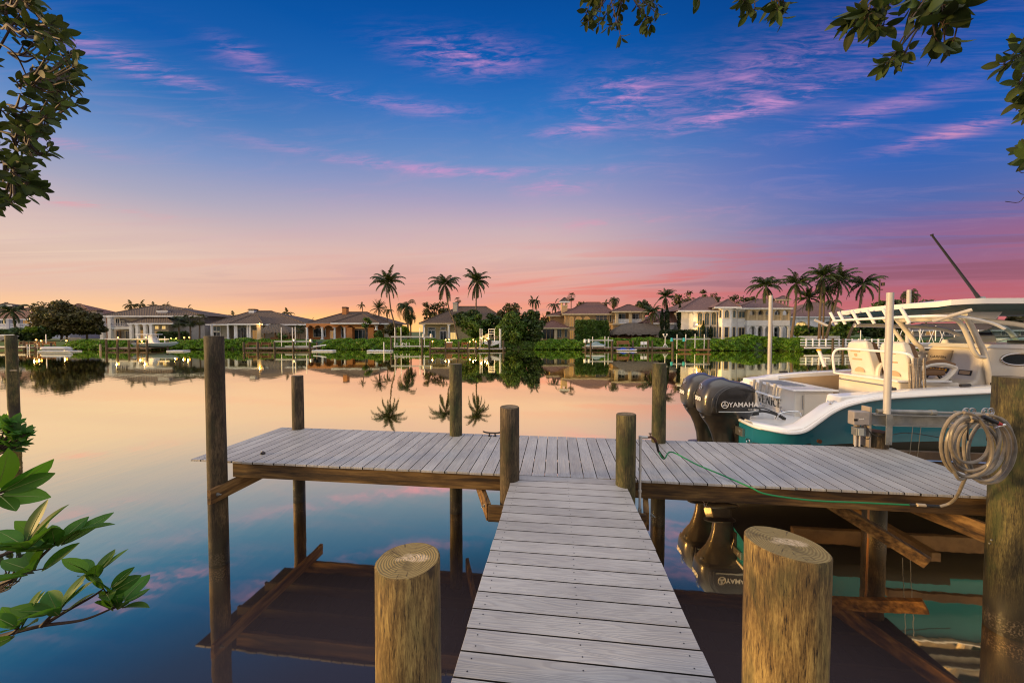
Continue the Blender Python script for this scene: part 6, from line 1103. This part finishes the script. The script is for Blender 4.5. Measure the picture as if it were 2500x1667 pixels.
for k in range(12): m_.bar(W(170 + k * 2.5, 834, D_), W(170 + k * 2.5, 824.5, D_), .04, .04)
m_.build('rails', 'dock_pale', t_, world=True)
far_dock('far dock in front of the grey columned house with a boat lifted beside it', 262, 366, 849, D1, [(261, 828), (288, 828), (316, 830), (337, 829), (360, 829)]); lift_far('far boat lift carrying the blue-white boat', D1 + 1.2, [(255, 412, 828)], [(411, 832)], [(337, 821, 832), (402, 821, 836)])
dlamp('lamp on the second pile of the columned house dock', 288, 824, D1 - .2, 829); dlamp('lamp beside the lifted boat T-top', 356, 823.5, D1 - .2, 829); dlamp('low lamp before the lifted boat', 346, 833, D1, 848)
for px, y, w_ in ((417, 826, 'first'), (430, 826, 'second'), (450, 824, 'third'), (462, 823.5, 'fourth')): dlamp(w_ + ' from the left of the four lamps on the lawn by the cabbage palms', px, y, 60, 832, grp='four lamps on the lawn')
def small_boat(label, px0, px1, ysh, ykeel, D, mat, bow_right=True, top=None, name='motorboat', ttop=None):
    t_ = thing(name, label, 'boat', W((px0 + px1) / 2, ykeel, D)); x0, x1 = fx(px0, D), fx(px1, D); L = x1 - x0; zs, zk = fz(ysh, D), fz(ykeel, D); m_ = MB(); rr = []; N_ = 12
    for i in range(N_ + 1):
        u = i / N_; v = u if bow_right else 1 - u; hw = 1.15 * (1 - max(0, u - .45) ** 2 * 2.9); hw = max(hw, .03); x = x0 + L * v; k = zk + (zs - zk) * max(0, (u - .6) / .4) ** 2 * .85; sh = zs + .16 * u ** 2
        rr.append([(x, D + .0 + 1.2 - hw, sh), (x, D + 1.2 - hw * .8, k + (sh - k) * .45), (x, D + 1.2, k), (x, D + 1.2 + hw * .8, k + (sh - k) * .45), (x, D + 1.2 + hw, sh)])
    m_.loft(rr, closed=False, cap=(True, True)); m_.add([p for r_ in rr for p in (r_[0], r_[-1])], [(2 * i, 2 * i + 1, 2 * i + 3, 2 * i + 2) for i in range(N_)], 1); m_.build('hull', [mat, 'boat_white'], t_, True, world=True)
    m_ = MB(); m_.tube([r_[0] for r_ in rr], .05, 6); m_.build('rub_rail', 'boat_white', t_, world=True)
    return t_
b2 = small_boat('light blue centre console boat with white T-top lifted at the columned house dock', 320, 415, 838.5, 848.5, D1, 'boat_blue'); D_ = D1 + 1.2
m_ = MB(); m_.prism([(365, 838), (368, 819), (374, 818), (379, 826), (381, 838)], lambda p: (fx(p[0], D_), D_ - .4, fz(p[1], D_)), lambda p: (fx(p[0], D_), D_ + .4, fz(p[1], D_))); m_.build('console', 'boat_white', b2, world=True); m_ = MB(); m_.box(fx(343, D_), fx(386, D_), D_ - .8, D_ + .8, fz(817, D_), fz(815.5, D_)); m_.build('t_top', 'boat_white', b2, bevel=.03, world=True); m_ = MB()
for a, b in ((366, 364), (378, 381)):
    for dd in (-.5, .5): m_.tube([(fx(a, D_), D_ + dd, fz(817, D_)), (fx(b, D_), D_ + dd, fz(839, D_))], .035, 6)
m_.build('top_frame', 'boat_white', b2, world=True); m_ = MB(); m_.prism([(318, 836), (320, 832), (329, 831), (333, 836), (331, 840), (321, 840)], lambda p: (fx(p[0], D_), D_ - .25, fz(p[1], D_)), lambda p: (fx(p[0], D_), D_ + .25, fz(p[1], D_))); m_.build('outboard_cowling', 'cowl_grey', b2, bevel=.04, world=True)
t_ = thing('float_dock', 'low white floating platform right of the lifted light blue boat', 'float', W(425, 856, 51)); m_ = MB(); m_.box(fx(408, 51), fx(449, 51), 50.8, 52, .02, .16); m_.build('deck', 'boat_white', t_, bevel=.04, world=True)
m_ = MB(); o_ = thing('mooring_post', 'short weathered post standing in the water by the sloping hedge', 'post', W(244, 856, 53)); m_.tube([W(244, 858, 53), W(244, 840, 53)], .11, 8); m_.build('post', 'dock_pale', o_, True, world=True)
far_dock('far brown dock with two slatted benches in front of the pale house', 592, 765, 849, D1, [(596, 835), (630, 834), (671, 834), (717, 833), (757, 834), (775, 835)]); bench('left slatted bench on the brown dock', 599, 627, 836, 848, D1 + 1, grp='pair of slatted benches'); bench('right slatted bench on the brown dock', 632, 657, 836, 848, D1 + 1, grp='pair of slatted benches')
lift_far('empty far boat lift with four white poles on the brown dock', D1 + .3, [(669, 722, 833.5), (722, 762, 833.5), (695, 752, 845.5)], [], [(687, 799, 846), (714, 799, 846), (721, 798, 840), (748, 799, 845)], [(721, 832), (761, 832)])
t_ = thing('dinghy', 'small white dinghy floating at the right end of the brown dock', 'dinghy', W(788, 856, 51.5)); m_ = MB(); m_.box(fx(763, 51.5), fx(814, 51.5), 51.2, 52.3, .02, .18); m_.tube([W(764, 846, 52.5), W(796, 842, 52.5)], .09, 6); m_.build('hull', 'boat_white', t_, bevel=.05, world=True)
t_ = thing('float_dock', 'long white floating platform left of the beam lift', 'float', W(925, 858, 50.5)); m_ = MB(); r2 = random.Random(2)
for k in range(14): a = 897 + k * 4.1; m_.box(fx(a, 50.5), fx(a + 3.8, 50.5), 50.2, 51.5, .02, .20 + r2.uniform(-.03, .03))
m_.build('deck', 'boat_white', t_, bevel=.03, world=True); m_ = MB(); m_.tube([W(937, 862, 50.1), W(937, 835, 50.1)], .06, 8); m_.build('guide_pole', 'pvc_white', t_, True, world=True)
lift_far('large empty boat lift with a long white beam left of the lamp-lit dock', 51.5, [(954, 1035, 822), (1035, 1055, 822), (963, 1048, 845)], [(955.5, 825), (1031, 825)], [(964, 799, 848), (979, 799, 848), (1025, 799, 848), (1036, 800, 848)], [(1035, 819), (1053, 819)])
m_ = MB(); t_ = thing('kayak_rack', 'white rack of rails and small gear behind the long beam lift', 'rack', W(985, 848, 54)); 
for px in (962, 969, 983, 992, 999): m_.tube([W(px, 848, 54), W(px, 836, 54)], .035, 5)
m_.tube(bez([W(978, 845, 54), W(984, 838, 54), (W(992, 842, 54))], 8), .04, 5); m_.build('rails', 'pvc_white', t_, world=True)
E1 = far_dock('lamp-lit far dock with an orange-lit planter box and a bench', 1050, 1234, 849.5, 52.5, [(1050, 833), (1088, 833), (1120, 833), (1142, 838), (1162, 836)]); m_ = MB()
t_ = thing('storage_box', 'tall orange-lit wooden box with a white top on the lamp-lit dock', 'box', W(1096, 849, 53)); m_.box(fx(1090, 53), fx(1102.5, 53), 53, 53.6, fz(849, 53), fz(836.5, 53)); m_.build('body', 'bench_wood', t_, world=True, bevel=.02); m_ = MB(); m_.box(fx(1089.5, 53), fx(1103, 53), 52.97, 53.63, fz(836.5, 53), fz(834.8, 53)); m_.build('lid', 'trim_white', t_, world=True)
bench('wooden bench on the lamp-lit dock', 1126, 1142, 836, 848, 53.4); t_ = thing('bait_table', 'small pale table at the right end of the lamp-lit dock', 'table', W(1152, 852, 52)); m_ = MB(); m_.box(fx(1143, 52), fx(1161, 52), 52, 52.8, fz(853, 52), fz(851, 52)); m_.build('top', 'dock_pale', t_, world=True); m_ = MB()
for px in (1145, 1159): m_.tube([W(px, 853, 52.1), (fx(px, 52.1), 52.1, -.5)], .05, 6)
m_.build('leg', 'dock_pale', t_, world=True)
for px, y, lab in ((1056, 833, 'lamp at the left end of the lamp-lit dock'), (1088, 829.5, 'left of the paired lamps above the orange-lit box'), (1096.5, 829.5, 'right of the paired lamps above the orange-lit box'), (1147, 834.5, 'lowest lamp in the bright cluster beside the bench'), (1155, 829.5, 'highest lamp in the bright cluster beside the bench'), (1161, 834, 'rightmost lamp in the bright cluster beside the bench'), (1175, 825, 'lamp between the white poles left of the small boat'), (1184, 830, 'low lamp just left of the small white boat'), (1189.5, 826, 'lamp touching the frame of the small white boat')): dlamp(lab, px, y, 53.5, 846)
# small boat seen stern-on
D_ = 53; t_ = thing('motorboat', 'small white boat with a tower seen from the stern, lifted on the lamp-lit dock', 'boat', W(1200, 845, D_)); m_ = MB(); rr = []
for yy in (0, 1.5, 3.5, 4.6): k = 1 if yy < 2 else (.8 if yy < 4 else .15); rr.append([(fx(1200 - 20 * k, D_), D_ + yy, fz(833.5, D_)), (fx(1200 - 17 * k, D_), D_ + yy, fz(839, D_)), (fx(1200, D_), D_ + yy, fz(845, D_)), (fx(1200 + 17 * k, D_), D_ + yy, fz(839, D_)), (fx(1200 + 20 * k, D_), D_ + yy, fz(833.5, D_))])
m_.loft(rr, cap=(True, True)); m_.build('hull', 'boat_white', t_, True, world=True); m_ = MB()
for px in (1193, 1207):
    for dd in (.6, 1.6): m_.tube([W(px, 834, D_ + dd), W(px, 804, D_ + dd)], .045, 6)
for y in (804, 810, 815): m_.tube([W(1193, y, D_ + .6), W(1207, y, D_ + .6)], .04, 6); m_.tube([W(1193, y, D_ + 1.6), W(1207, y, D_ + 1.6)], .04, 6)
m_.box(fx(1192, D_), fx(1208, D_), D_ + .5, D_ + 1.8, fz(803.5, D_), fz(802.5, D_)); m_.build('tower', 'pvc_white', t_, world=True); m_ = MB(); m_.prism([(1190, 830), (1200, 828), (1201, 837), (1198, 841), (1196, 855), (1193, 855), (1192, 841)], lambda p: (fx(p[0], D_), D_ - .7, fz(p[1], D_)), lambda p: (fx(p[0], D_), D_ - .1, fz(p[1], D_))); m_.build('outboard', 'cowl_dark', t_, bevel=.04, world=True)
lift_far('far boat lift with four white poles holding the small white boat', 52.5, [(1168, 1230, 851)], [(1229, 831)], [(1172, 802, 848), (1177, 803, 840), (1219.5, 802, 851), (1222.5, 803, 850)])
t_ = far_dock('far dock below the beige villa with white chairs and a lamp post', 1428, 1642, 848.5, 53.5, [(1430, 832), (1495, 831), (1545, 831), (1582, 830), (1592, 831), (1641, 829)]); bench('dark wooden bench on the beige villa dock', 1508, 1538, 832, 847, 54)
lift_far('small lift with white poles holding the jet ski', 53, [(1427, 1497, 830.5)], [(1442, 835), (1493, 832)], [(1447, 822, 851), (1477, 821, 850), (1485, 822, 850)], [(1427, 832), (1437, 832)], 'pvc_white')
def ski(label, px0, px1, y0, y1, D, mat): 
    t_ = thing('jet_ski', label, 'jet ski', W((px0 + px1) / 2, y1, D)); m_ = MB(); w_ = px1 - px0; P = [(0, .9), (.03, .7), (.3, .55), (.42, .25), (.55, 0), (.68, .1), (.75, .42), (.95, .68), (1, .85), (.8, 1), (.1, 1)]
    m_.prism([(px0 + a * w_, y0 + b * (y1 - y0)) for a, b in P], lambda p: (fx(p[0], D), D, fz(p[1], D)), lambda p: (fx(p[0], D), D + .8, fz(p[1], D))); m_.build('body', mat, t_, bevel=.08, world=True); m_ = MB(); m_.prism([(px0 - .02 * w_, y1 - 1.2), (px1 + .02 * w_, y1 - 2.2), (px1 - .1 * w_, y1 + .8), (px0 + .03 * w_, y1 + .8)], lambda p: (fx(p[0], D), D - .06, fz(p[1], D)), lambda p: (fx(p[0], D), D + .86, fz(p[1], D))); m_.build('lower_hull', 'boat_white', t_, bevel=.04, world=True); return t_
ski('blue and white jet ski raised on the small lift', 1430, 1478, 834, 845, 53.2, 'boat_blue'); ski('bright blue jet ski floating under the dock bench', 1508, 1536, 849, 855, 52.6, 'ski_blue'); ski('bright blue jet ski partly hidden behind a pile under the dock', 1534, 1556, 850.5, 855, 52.6, 'ski_blue')
for px, lab in ((1571, 'left of two white plastic chairs on the far dock'), (1578, 'right of two white plastic chairs on the far dock')):
    t_ = thing('plastic_chair', lab, 'chair', W(px, 848, 54), group='white plastic chairs'); x, z = fx(px, 54), fz(848, 54); m_ = MB(); m_.box(x - .25, x + .25, 54, 54.45, z + .4, z + .44); m_.build('seat', 'pvc_white', t_, world=True); m_ = MB(); m_.box(x - .25, x + .25, 54.42, 54.47, z + .44, z + .85); m_.build('backrest', 'pvc_white', t_, world=True)
    for a in (-.22, .22):
        for b in (.03, .42): m_ = MB(); m_.tube([(x + a, 54 + b, z), (x + a, 54 + b, z + .4)], .02, 5); m_.build('leg', 'pvc_white', t_, world=True)
t_ = thing('lamp_post', 'white twin-headed lamp post at the right end of the beige villa dock', 'lamp post', W(1624, 848, 54)); m_ = MB(); m_.tube([W(1624, 848, 54), W(1624, 820, 54)], .05, 8); m_.tube(bez([W(1620, 817, 54), W(1620.5, 821, 54), W(1624, 822, 54), W(1627.5, 821, 54), W(1628, 817, 54)], 12), .03, 6); m_.tube([W(1624, 838, 54), W(1619, 847, 54)], .05, 6); m_.tube([W(1624, 838, 54), W(1630, 847, 54)], .05, 6); m_.build('post', 'pvc_white', t_, True, world=True)
for px in (1620, 1628): m_ = MB(); m_.tube([W(px, 818, 54), W(px, 814.5, 54)], [.10, .14], 8); m_.build('lantern', 'pvc_white', t_, True, world=True)
lift_far('empty boat lift with bright teal motors in front of the white mansion hedge', 51, [(1640, 1735, 827.5)], [(1642, 830), (1672, 832), (1729, 828)], [(1653, 816, 852), (1674.5, 816, 856), (1697, 815, 850), (1719.5, 816, 852)], [(1638.5, 829), (1668, 829)], 'motor_teal', bunks=[(1649, 1680, 853.5), (1692, 1727, 853)])
# white pier with railing
pd = 50.5; t_ = far_dock('white pier with a post and rail fence at the right', 1965, 2290, 846, pd, [(2032, 825), (2057, 826)], name='white_pier', pale=True, dep=2.5)
m_ = MB(); zt = fz(828, pd)
for y in (829, 836, 842): m_.box(fx(1955, pd), fx(2170, pd), pd, pd + .06, fz(y + 1.2, pd), fz(y - .8, pd))
m_.build('railing', 'trim_white', t_, world=True)
for k in range(13): px = 1968 + k * 16; m_ = MB(); m_.box(fx(px - 1, pd), fx(px + 1.6, pd), pd - .08, pd, fz(845, pd), fz(826.5, pd)); m_.build('railing_post', 'trim_white', t_, world=True)
m_ = MB(); m_.bar(W(2035, 850, pd), W(2060, 862, pd), .12, .12); m_.bar(W(2030, 862, pd), W(2062, 851, pd), .12, .12); m_.build('cross_brace', 'dock_pale', t_, world=True)
t_ = thing('picket_fence', 'low white picket fence under the palm grove', 'fence', W(2000, 828, 58)); m_ = MB()
for k in range(40): px = 1951 + k * 2.5; m_.box(fx(px, 58), fx(px + 1.2, 58), 58, 58.04, fz(829, 58), fz(820, 58))
m_.box(fx(1950, 58), fx(2052, 58), 58.05, 58.09, fz(823, 58), fz(821.5, 58)); m_.build('pickets', 'trim_white', t_, world=True)
lift_far('cluster of aluminium cradle lifts seen beneath the hardtop of the boat', 54, [(2180, 2300, 838), (2190, 2330, 846)], [(2200, 830), (2262, 830), (2320, 830)], [(2101, 806, 833), (2182, 800, 838), (2246, 798, 842), (2284, 795, 832), (2388, 805, 835), (2330, 805, 840)])
t_ = thing('cradle_frames', 'x-braced white cradle frames beyond the boat seats', 'boat cradle', W(2250, 838, 56)); m_ = MB()
for k in range(5): px = 2190 + k * 26; m_.tube([W(px, 836, 56), W(px + 12, 806, 56)], .04, 5); m_.tube([W(px + 12, 836, 56), W(px, 806, 56)], .04, 5)
m_.build('frame', 'pvc_white', t_, world=True)
far_dock('pale far dock right of the boat windshield', 2300, 2640, 848, 54, [(2340, 835), (2400, 835), (2460, 830), (2490, 832)])
small_boat('distant white motorboat moored behind the fishing boat seats', 2200, 2300, 840, 852, 52, 'boat_white')
small_boat('distant pale boat glimpsed right of the boat windshield', 2468, 2600, 826, 845, 58, 'boat_white')
# left neighbour: pile, boat bow
t_ = thing('mooring_pile', 'dark round mooring pile at the left edge of the canal', 'pile', (fx(27, 12), 12, 0)); pile(0, 0, .13, fz(818, 12), 'pile_mossy', 'end_pile', 33, parent=t_, zbot=-1.9, nm='pile')
m_ = MB(); c = W(27, 905, 11.9); m_.tube([c + Vector((-.6, 0, 0)), c + Vector((.14, 0, .01))], .018, 6); m_.build('mooring_line', 'rope', t_, world=True)
t_ = thing('neighbour_boat', 'white bow of a neighbouring boat poking in at the left edge', 'boat', W(-60, 850, 15)); m_ = MB(); rr = []; D_ = 15
for i in range(9):
    u = i / 8; x = fx(-200 + 236 * u, D_); hw = 1.1 * (1 - u ** 2.2) + .02; zt = fz(822 - 3 * u, D_); zk = fz(862 - 40 * u ** 1.3, D_) - .02; rr.append([(x, D_ - hw, zt), (x, D_ - hw * .75, zt - (zt - zk) * .35), (x, D_, zk), (x, D_ + hw * .75, zt - (zt - zk) * .35), (x, D_ + hw, zt)])
m_.loft(rr, closed=False, cap=(True, True)); m_.add([p for r_ in rr for p in (r_[0], r_[-1])], [(2 * i, 2 * i + 1, 2 * i + 3, 2 * i + 2) for i in range(8)]); m_.build('hull', 'boat_white', t_, True, world=True); m_ = MB(); m_.tube([(p[0][0], p[0][1] - .01, p[0][2] - .16) for p in rr[:8]], .07, 6); m_.build('boot_stripe', 'boat_blue', t_, True, world=True); m_ = MB(); m_.tube([r_[0] for r_ in rr], .05, 6); m_.build('rub_rail', 'gelcoat', t_, world=True)
# ---------------------------------------------------------------- mangrove leaves close to the camera
def leaf_verts(L, w_, fold, curl, n=7):
    """obovate blade with a midrib fold and a drooping tip; returns verts/faces along +x"""
    vs, fs = [], []
    for i in range(n + 1):
        t_ = i / n; hw = w_ * .5 * (math.sin(math.pi * min(1, t_ ** .8 * 1.0)) ** .75) * (.72 + .38 * t_) if 0 < i < n else .0012; x = L * t_; z = -curl * L * t_ * t_
        vs += [(x, -hw, z + fold * hw), (x, -hw * .5, z + fold * hw * .42), (x, 0, z), (x, hw * .5, z + fold * hw * .42), (x, hw, z + fold * hw)]
    for i in range(n):
        for j in range(4): a = i * 5 + j; fs.append((a, a + 1, a + 6, a + 5))
    return vs, fs
def leafspray(name, label, twigs, mat, seed, cat='branch', tw=.004, hero=()):
    """twigs: list of (polyline of world points, [(point, axis, n leaves, leaf length)])"""
    r2 = random.Random(seed); base = Vector(twigs[0][0][0]) if twigs[0][0] else Vector(twigs[0][1][0][0]); t_ = thing(name, label, cat, base); lm, tm = MB(), MB()
    for line, ros in twigs:
        if line: pts = bez(line, 10 * len(line)); tm.tube(pts, [tw * (1.6 - 1.0 * i / len(pts)) for i in range(len(pts))], 6)
        for p, ax, n, L in ros:
            p = Vector(p); ax = Vector(ax).normalized(); s_ = ax.orthogonal().normalized(); u_ = ax.cross(s_)
            for k in range(n):
                a = k * 2.39996 + r2.uniform(-.3, .3); sp = r2.uniform(.45, 1.25); d = (ax * math.cos(sp) + (s_ * math.cos(a) + u_ * math.sin(a)) * math.sin(sp)).normalized(); nrm = (ax - d * ax.dot(d)); nrm = (nrm + Vector((r2.uniform(-.3, .3), r2.uniform(-.3, .3), r2.uniform(-.1, .5)))).normalized(); sd = d.cross(nrm).normalized(); nrm = sd.cross(d)
                LL = L * r2.uniform(.65, 1.12); cu_ = r2.uniform(-.05, .22); vs, fs = leaf_verts(LL, LL * r2.uniform(.46, .60), r2.uniform(.05, .45), cu_); q = p - ax * (.03 * r2.random()) + d * .012
                if hero: lm.tube([q + d * (LL * h_) - nrm * (cu_ * LL * h_ * h_) + nrm * .0004 for h_ in (0, .3, .6, .93)], [.0013, .001, .0007, .0002], 4, 1)
                lm.add([q + d * v[0] + sd * v[1] + nrm * v[2] for v in vs], fs); tm.tube([p - ax * .01, q + d * .008], tw * .45, 4)
    lm.build('leaves', [mat, 'leaf_vein'], t_, True, world=True)
    if tm.v: tm.build('twigs', 'twig', t_, True, world=True)
    return t_
# leaf veins in the near material
for nm in ('mangrove', 'mangrove_dark'): pass
rs = random.Random(21)
# bottom left, close
D0 = 1.05
def P3(px, py, D): return W(px, py, D)
tw = [([P3(-60, 1560, .98), P3(70, 1528, 1.0), P3(180, 1512, 1.03), P3(268, 1478, 1.08)], [(P3(272, 1472, 1.08), (.35, .1, .9), 10, 0.092), ]), ([P3(75, 1528, 1.0), P3(140, 1490, 1.02), P3(205, 1455, 1.05), P3(232, 1437, 1.07)], [(P3(208, 1400, 1.07), (-.1, .1, 1), 8, 0.086), (P3(240, 1440, 1.07), (.3, -.2, .6), 4, 0.070)]),
      ([P3(75, 1528, 1.0), P3(110, 1492, 1.0)], [(P3(116, 1484, 1.0), (-.1, -.1, .95), 9, 0.088)]), ([P3(-60, 1440, .95), P3(30, 1400, .95), P3(95, 1345, .96), P3(118, 1326, .97)], [(P3(118, 1322, .97), (.1, 0, 1), 9, 0.101), (P3(55, 1385, .95), (-.1, -.2, .8), 7, 0.106)]),
      ([P3(-60, 1370, .9), P3(10, 1345, .92), P3(45, 1325, .92)], [(P3(40, 1325, .92), (-.2, -.1, .9), 8, 0.097)]), ([P3(-70, 1235, .85), P3(-20, 1210, .87)], [(P3(-15, 1205, .87), (.9, 0, .25), 6, 0.101)]), ([P3(-60, 1560, .98), P3(0, 1545, .98), P3(25, 1520, .98)], [(P3(20, 1530, .98), (.1, -.2, .8), 8, 0.084)])]
leafspray('mangrove_branch', 'close mangrove branch with large glossy green leaves at the lower left', tw, 'mangrove', 3, tw=.0035, hero=True)
tw = []
for k in range(9): px, py = rs.uniform(-15, 48), rs.uniform(1335, 1445); tw.append(([P3(-40, 1450, 1.9), P3(px * .5, (py + 1450) / 2, 1.9), P3(px, py, 1.9)], [(P3(px, py, 1.9), (.5, 0, .5), 5, .045)]))
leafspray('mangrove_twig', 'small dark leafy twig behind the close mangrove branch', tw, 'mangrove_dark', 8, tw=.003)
tw = []
for px, py in ((5, 1032), (20, 1040), (38, 1055), (50, 1062), (28, 1075), (12, 1060), (42, 1085), (0, 1080), (-12, 1050), (22, 1095), (-10, 1100)): tw.append(([P3(-40, 1120, 2.9), P3((px - 20) / 2, (py + 1110) / 2, 2.9), P3(px, py, 2.9)], [(P3(px, py, 2.9), (.5, 0, .6), 7, .095)]))
leafspray('mangrove_seedling', 'small leafy mangrove sprig at the left edge beneath the mooring pile', tw, 'mangrove', 5, tw=.006)
# upper left canopy
def bound(y):
    T = [(0, 112), (30, 150), (55, 160), (90, 178), (112, 180), (150, 212), (180, 218), (205, 178), (230, 196), (252, 226), (268, 150), (300, 140), (330, 118), (352, 140), (372, 130), (400, 98), (440, 92), (462, 104), (490, 60), (512, 30)]
    for (a, b), (c, d) in zip(T, T[1:]):
        if a <= y <= c: return b + (d - b) * (y - a) / (c - a)
    return 20
tw = []; limbs = [[(-80, 60), (0, 95), (60, 130), (90, 190)], [(-80, 200), (0, 150), (60, 60), (85, 25)], [(-80, 230), (-10, 250), (60, 260), (100, 290)], [(-80, 330), (0, 320), (60, 330), (90, 340)], [(-80, 430), (-10, 400), (40, 400), (60, 410)], [(-80, 20), (0, 20), (60, 10), (110, 0)]]
for L_ in limbs: tw.append(([P3(a, b, 1.9 + .1 * math.sin(a)) for a, b in L_], []))
for k in range(205):
    y = rs.uniform(-20, 505); bx = bound(max(0, y)) + 2; x = bx - abs(rs.gauss(0, 1)) * 65 if rs.random() < .8 else rs.uniform(-30, bx)
    if x < -45: x = rs.uniform(-40, bx)
    D = rs.uniform(1.6, 2.7); L_ = min(limbs, key=lambda q: min((a - x) ** 2 + (b - y) ** 2 for a, b in q)); a, b = min(L_, key=lambda q: (q[0] - x) ** 2 + (q[1] - y) ** 2); p = P3(x, y, D)
    s_ = P3(a - 12, b, 1.9); mid_ = s_.lerp(p, .55) + Vector((0, 0, -.03)); tw.append(([s_, mid_, p], [(p, (.75, rs.uniform(-.4, .4), rs.uniform(-.5, .45)), rs.randint(3, 6), .062)]))
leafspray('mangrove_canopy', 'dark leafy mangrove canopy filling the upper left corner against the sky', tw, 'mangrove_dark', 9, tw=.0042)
# hanging sprays along the top
def spray(label, anchors, D, n, L, seed, box, ax=(0, 0, -1), ns=(4, 6)):
    r2 = random.Random(seed); tw = []
    for k in range(n):
        x = r2.uniform(box[0], box[2]); y = box[1] + (box[3] - box[1]) * r2.random() * (1 - .35 * abs((x - (box[0] + box[2]) / 2) / ((box[2] - box[0]) / 2 + 1))); dd = D * r2.uniform(.94, 1.08); a = anchors[r2.randrange(len(anchors))]; s_ = P3(a[0], a[1], D); p = P3(x, y, dd)
        tw.append(([s_, s_.lerp(p, .55) + Vector((r2.uniform(-.02, .02), 0, .03)), p], [(p, (ax[0] + r2.uniform(-.6, .6), r2.uniform(-.5, .5), ax[2] + r2.uniform(-.2, .5)), r2.randint(*ns), L)]))
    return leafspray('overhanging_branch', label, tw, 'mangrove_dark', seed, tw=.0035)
spray('small-leaved spray hanging from the top edge left of the other hanging branches', [(1470, -60), (1540, -70)], 2.9, 34, .075, 31, (1422, -20, 1600, 92)); spray('two thin hanging leaves at the top edge beside the small-leaved spray', [(1690, -60)], 2.3, 2, .08, 32, (1686, -8, 1704, 2), ns=(2, 2)); spray('little hanging twig of short leaves at the top edge, left of the forked one', [(1830, -50)], 2.3, 7, .075, 33, (1792, -5, 1832, 42)); spray('forked hanging twig of slim leaves at the top edge', [(1880, -60)], 2.2, 9, .078, 34, (1862, -10, 1905, 62))
spray('broad-leaved branch hanging down leftwards from the top right', [(2170, -70), (2140, -60)], 1.6, 14, .078, 35, (2052, -15, 2180, 95), ax=(-.6, 0, -.9)); spray('lowest hanging twig below the broad-leaved branches at the top right', [(2230, 60), (2240, 40)], 1.75, 6, .070, 36, (2125, 115, 2195, 165), ax=(-.6, 0, -.9)); spray('branch with the largest leaves hanging at the top right', [(2290, -60), (2320, -80), (2250, -60)], 1.5, 19, .086, 37, (2190, -10, 2335, 135), ax=(0, 0, -1))
spray('leafy branch reaching in at the right edge below the top corner', [(2580, 60), (2570, 150)], 1.8, 24, .070, 38, (2415, 100, 2530, 265), ax=(-1, 0, -.2)); spray('lower leaf cluster at the right edge', [(2580, 250)], 1.8, 7, .078, 39, (2490, 240, 2540, 290), ax=(-1, 0, -.2)); spray('lowest leaf cluster at the right edge with curling tendrils', [(2580, 350)], 1.8, 6, .078, 40, (2485, 355, 2530, 395), ax=(-1, 0, -.2))
t_ = thing('tendril', 'bare curling vine tendril at the right edge below the leaves', 'vine', P3(2530, 410, 1.8)); m_ = MB(); m_.tube(bez([P3(2540, 415, 1.8), P3(2500, 420, 1.8), P3(2478, 422, 1.8), P3(2470, 412, 1.8)], 14), .0016, 5); m_.tube(bez([P3(2540, 470, 1.8), P3(2495, 475, 1.8), P3(2475, 494, 1.8), P3(2442, 492, 1.8)], 14), .0016, 5); m_.tube(bez([P3(2495, 475, 1.8), P3(2480, 474, 1.8), P3(2471, 466, 1.8)], 10), .0014, 5); m_.build('stem', 'twig', t_, True, world=True)
print('OBJECTS', len(bpy.data.objects), 'FACES', sum(len(m_.polygons) for m_ in bpy.data.meshes))
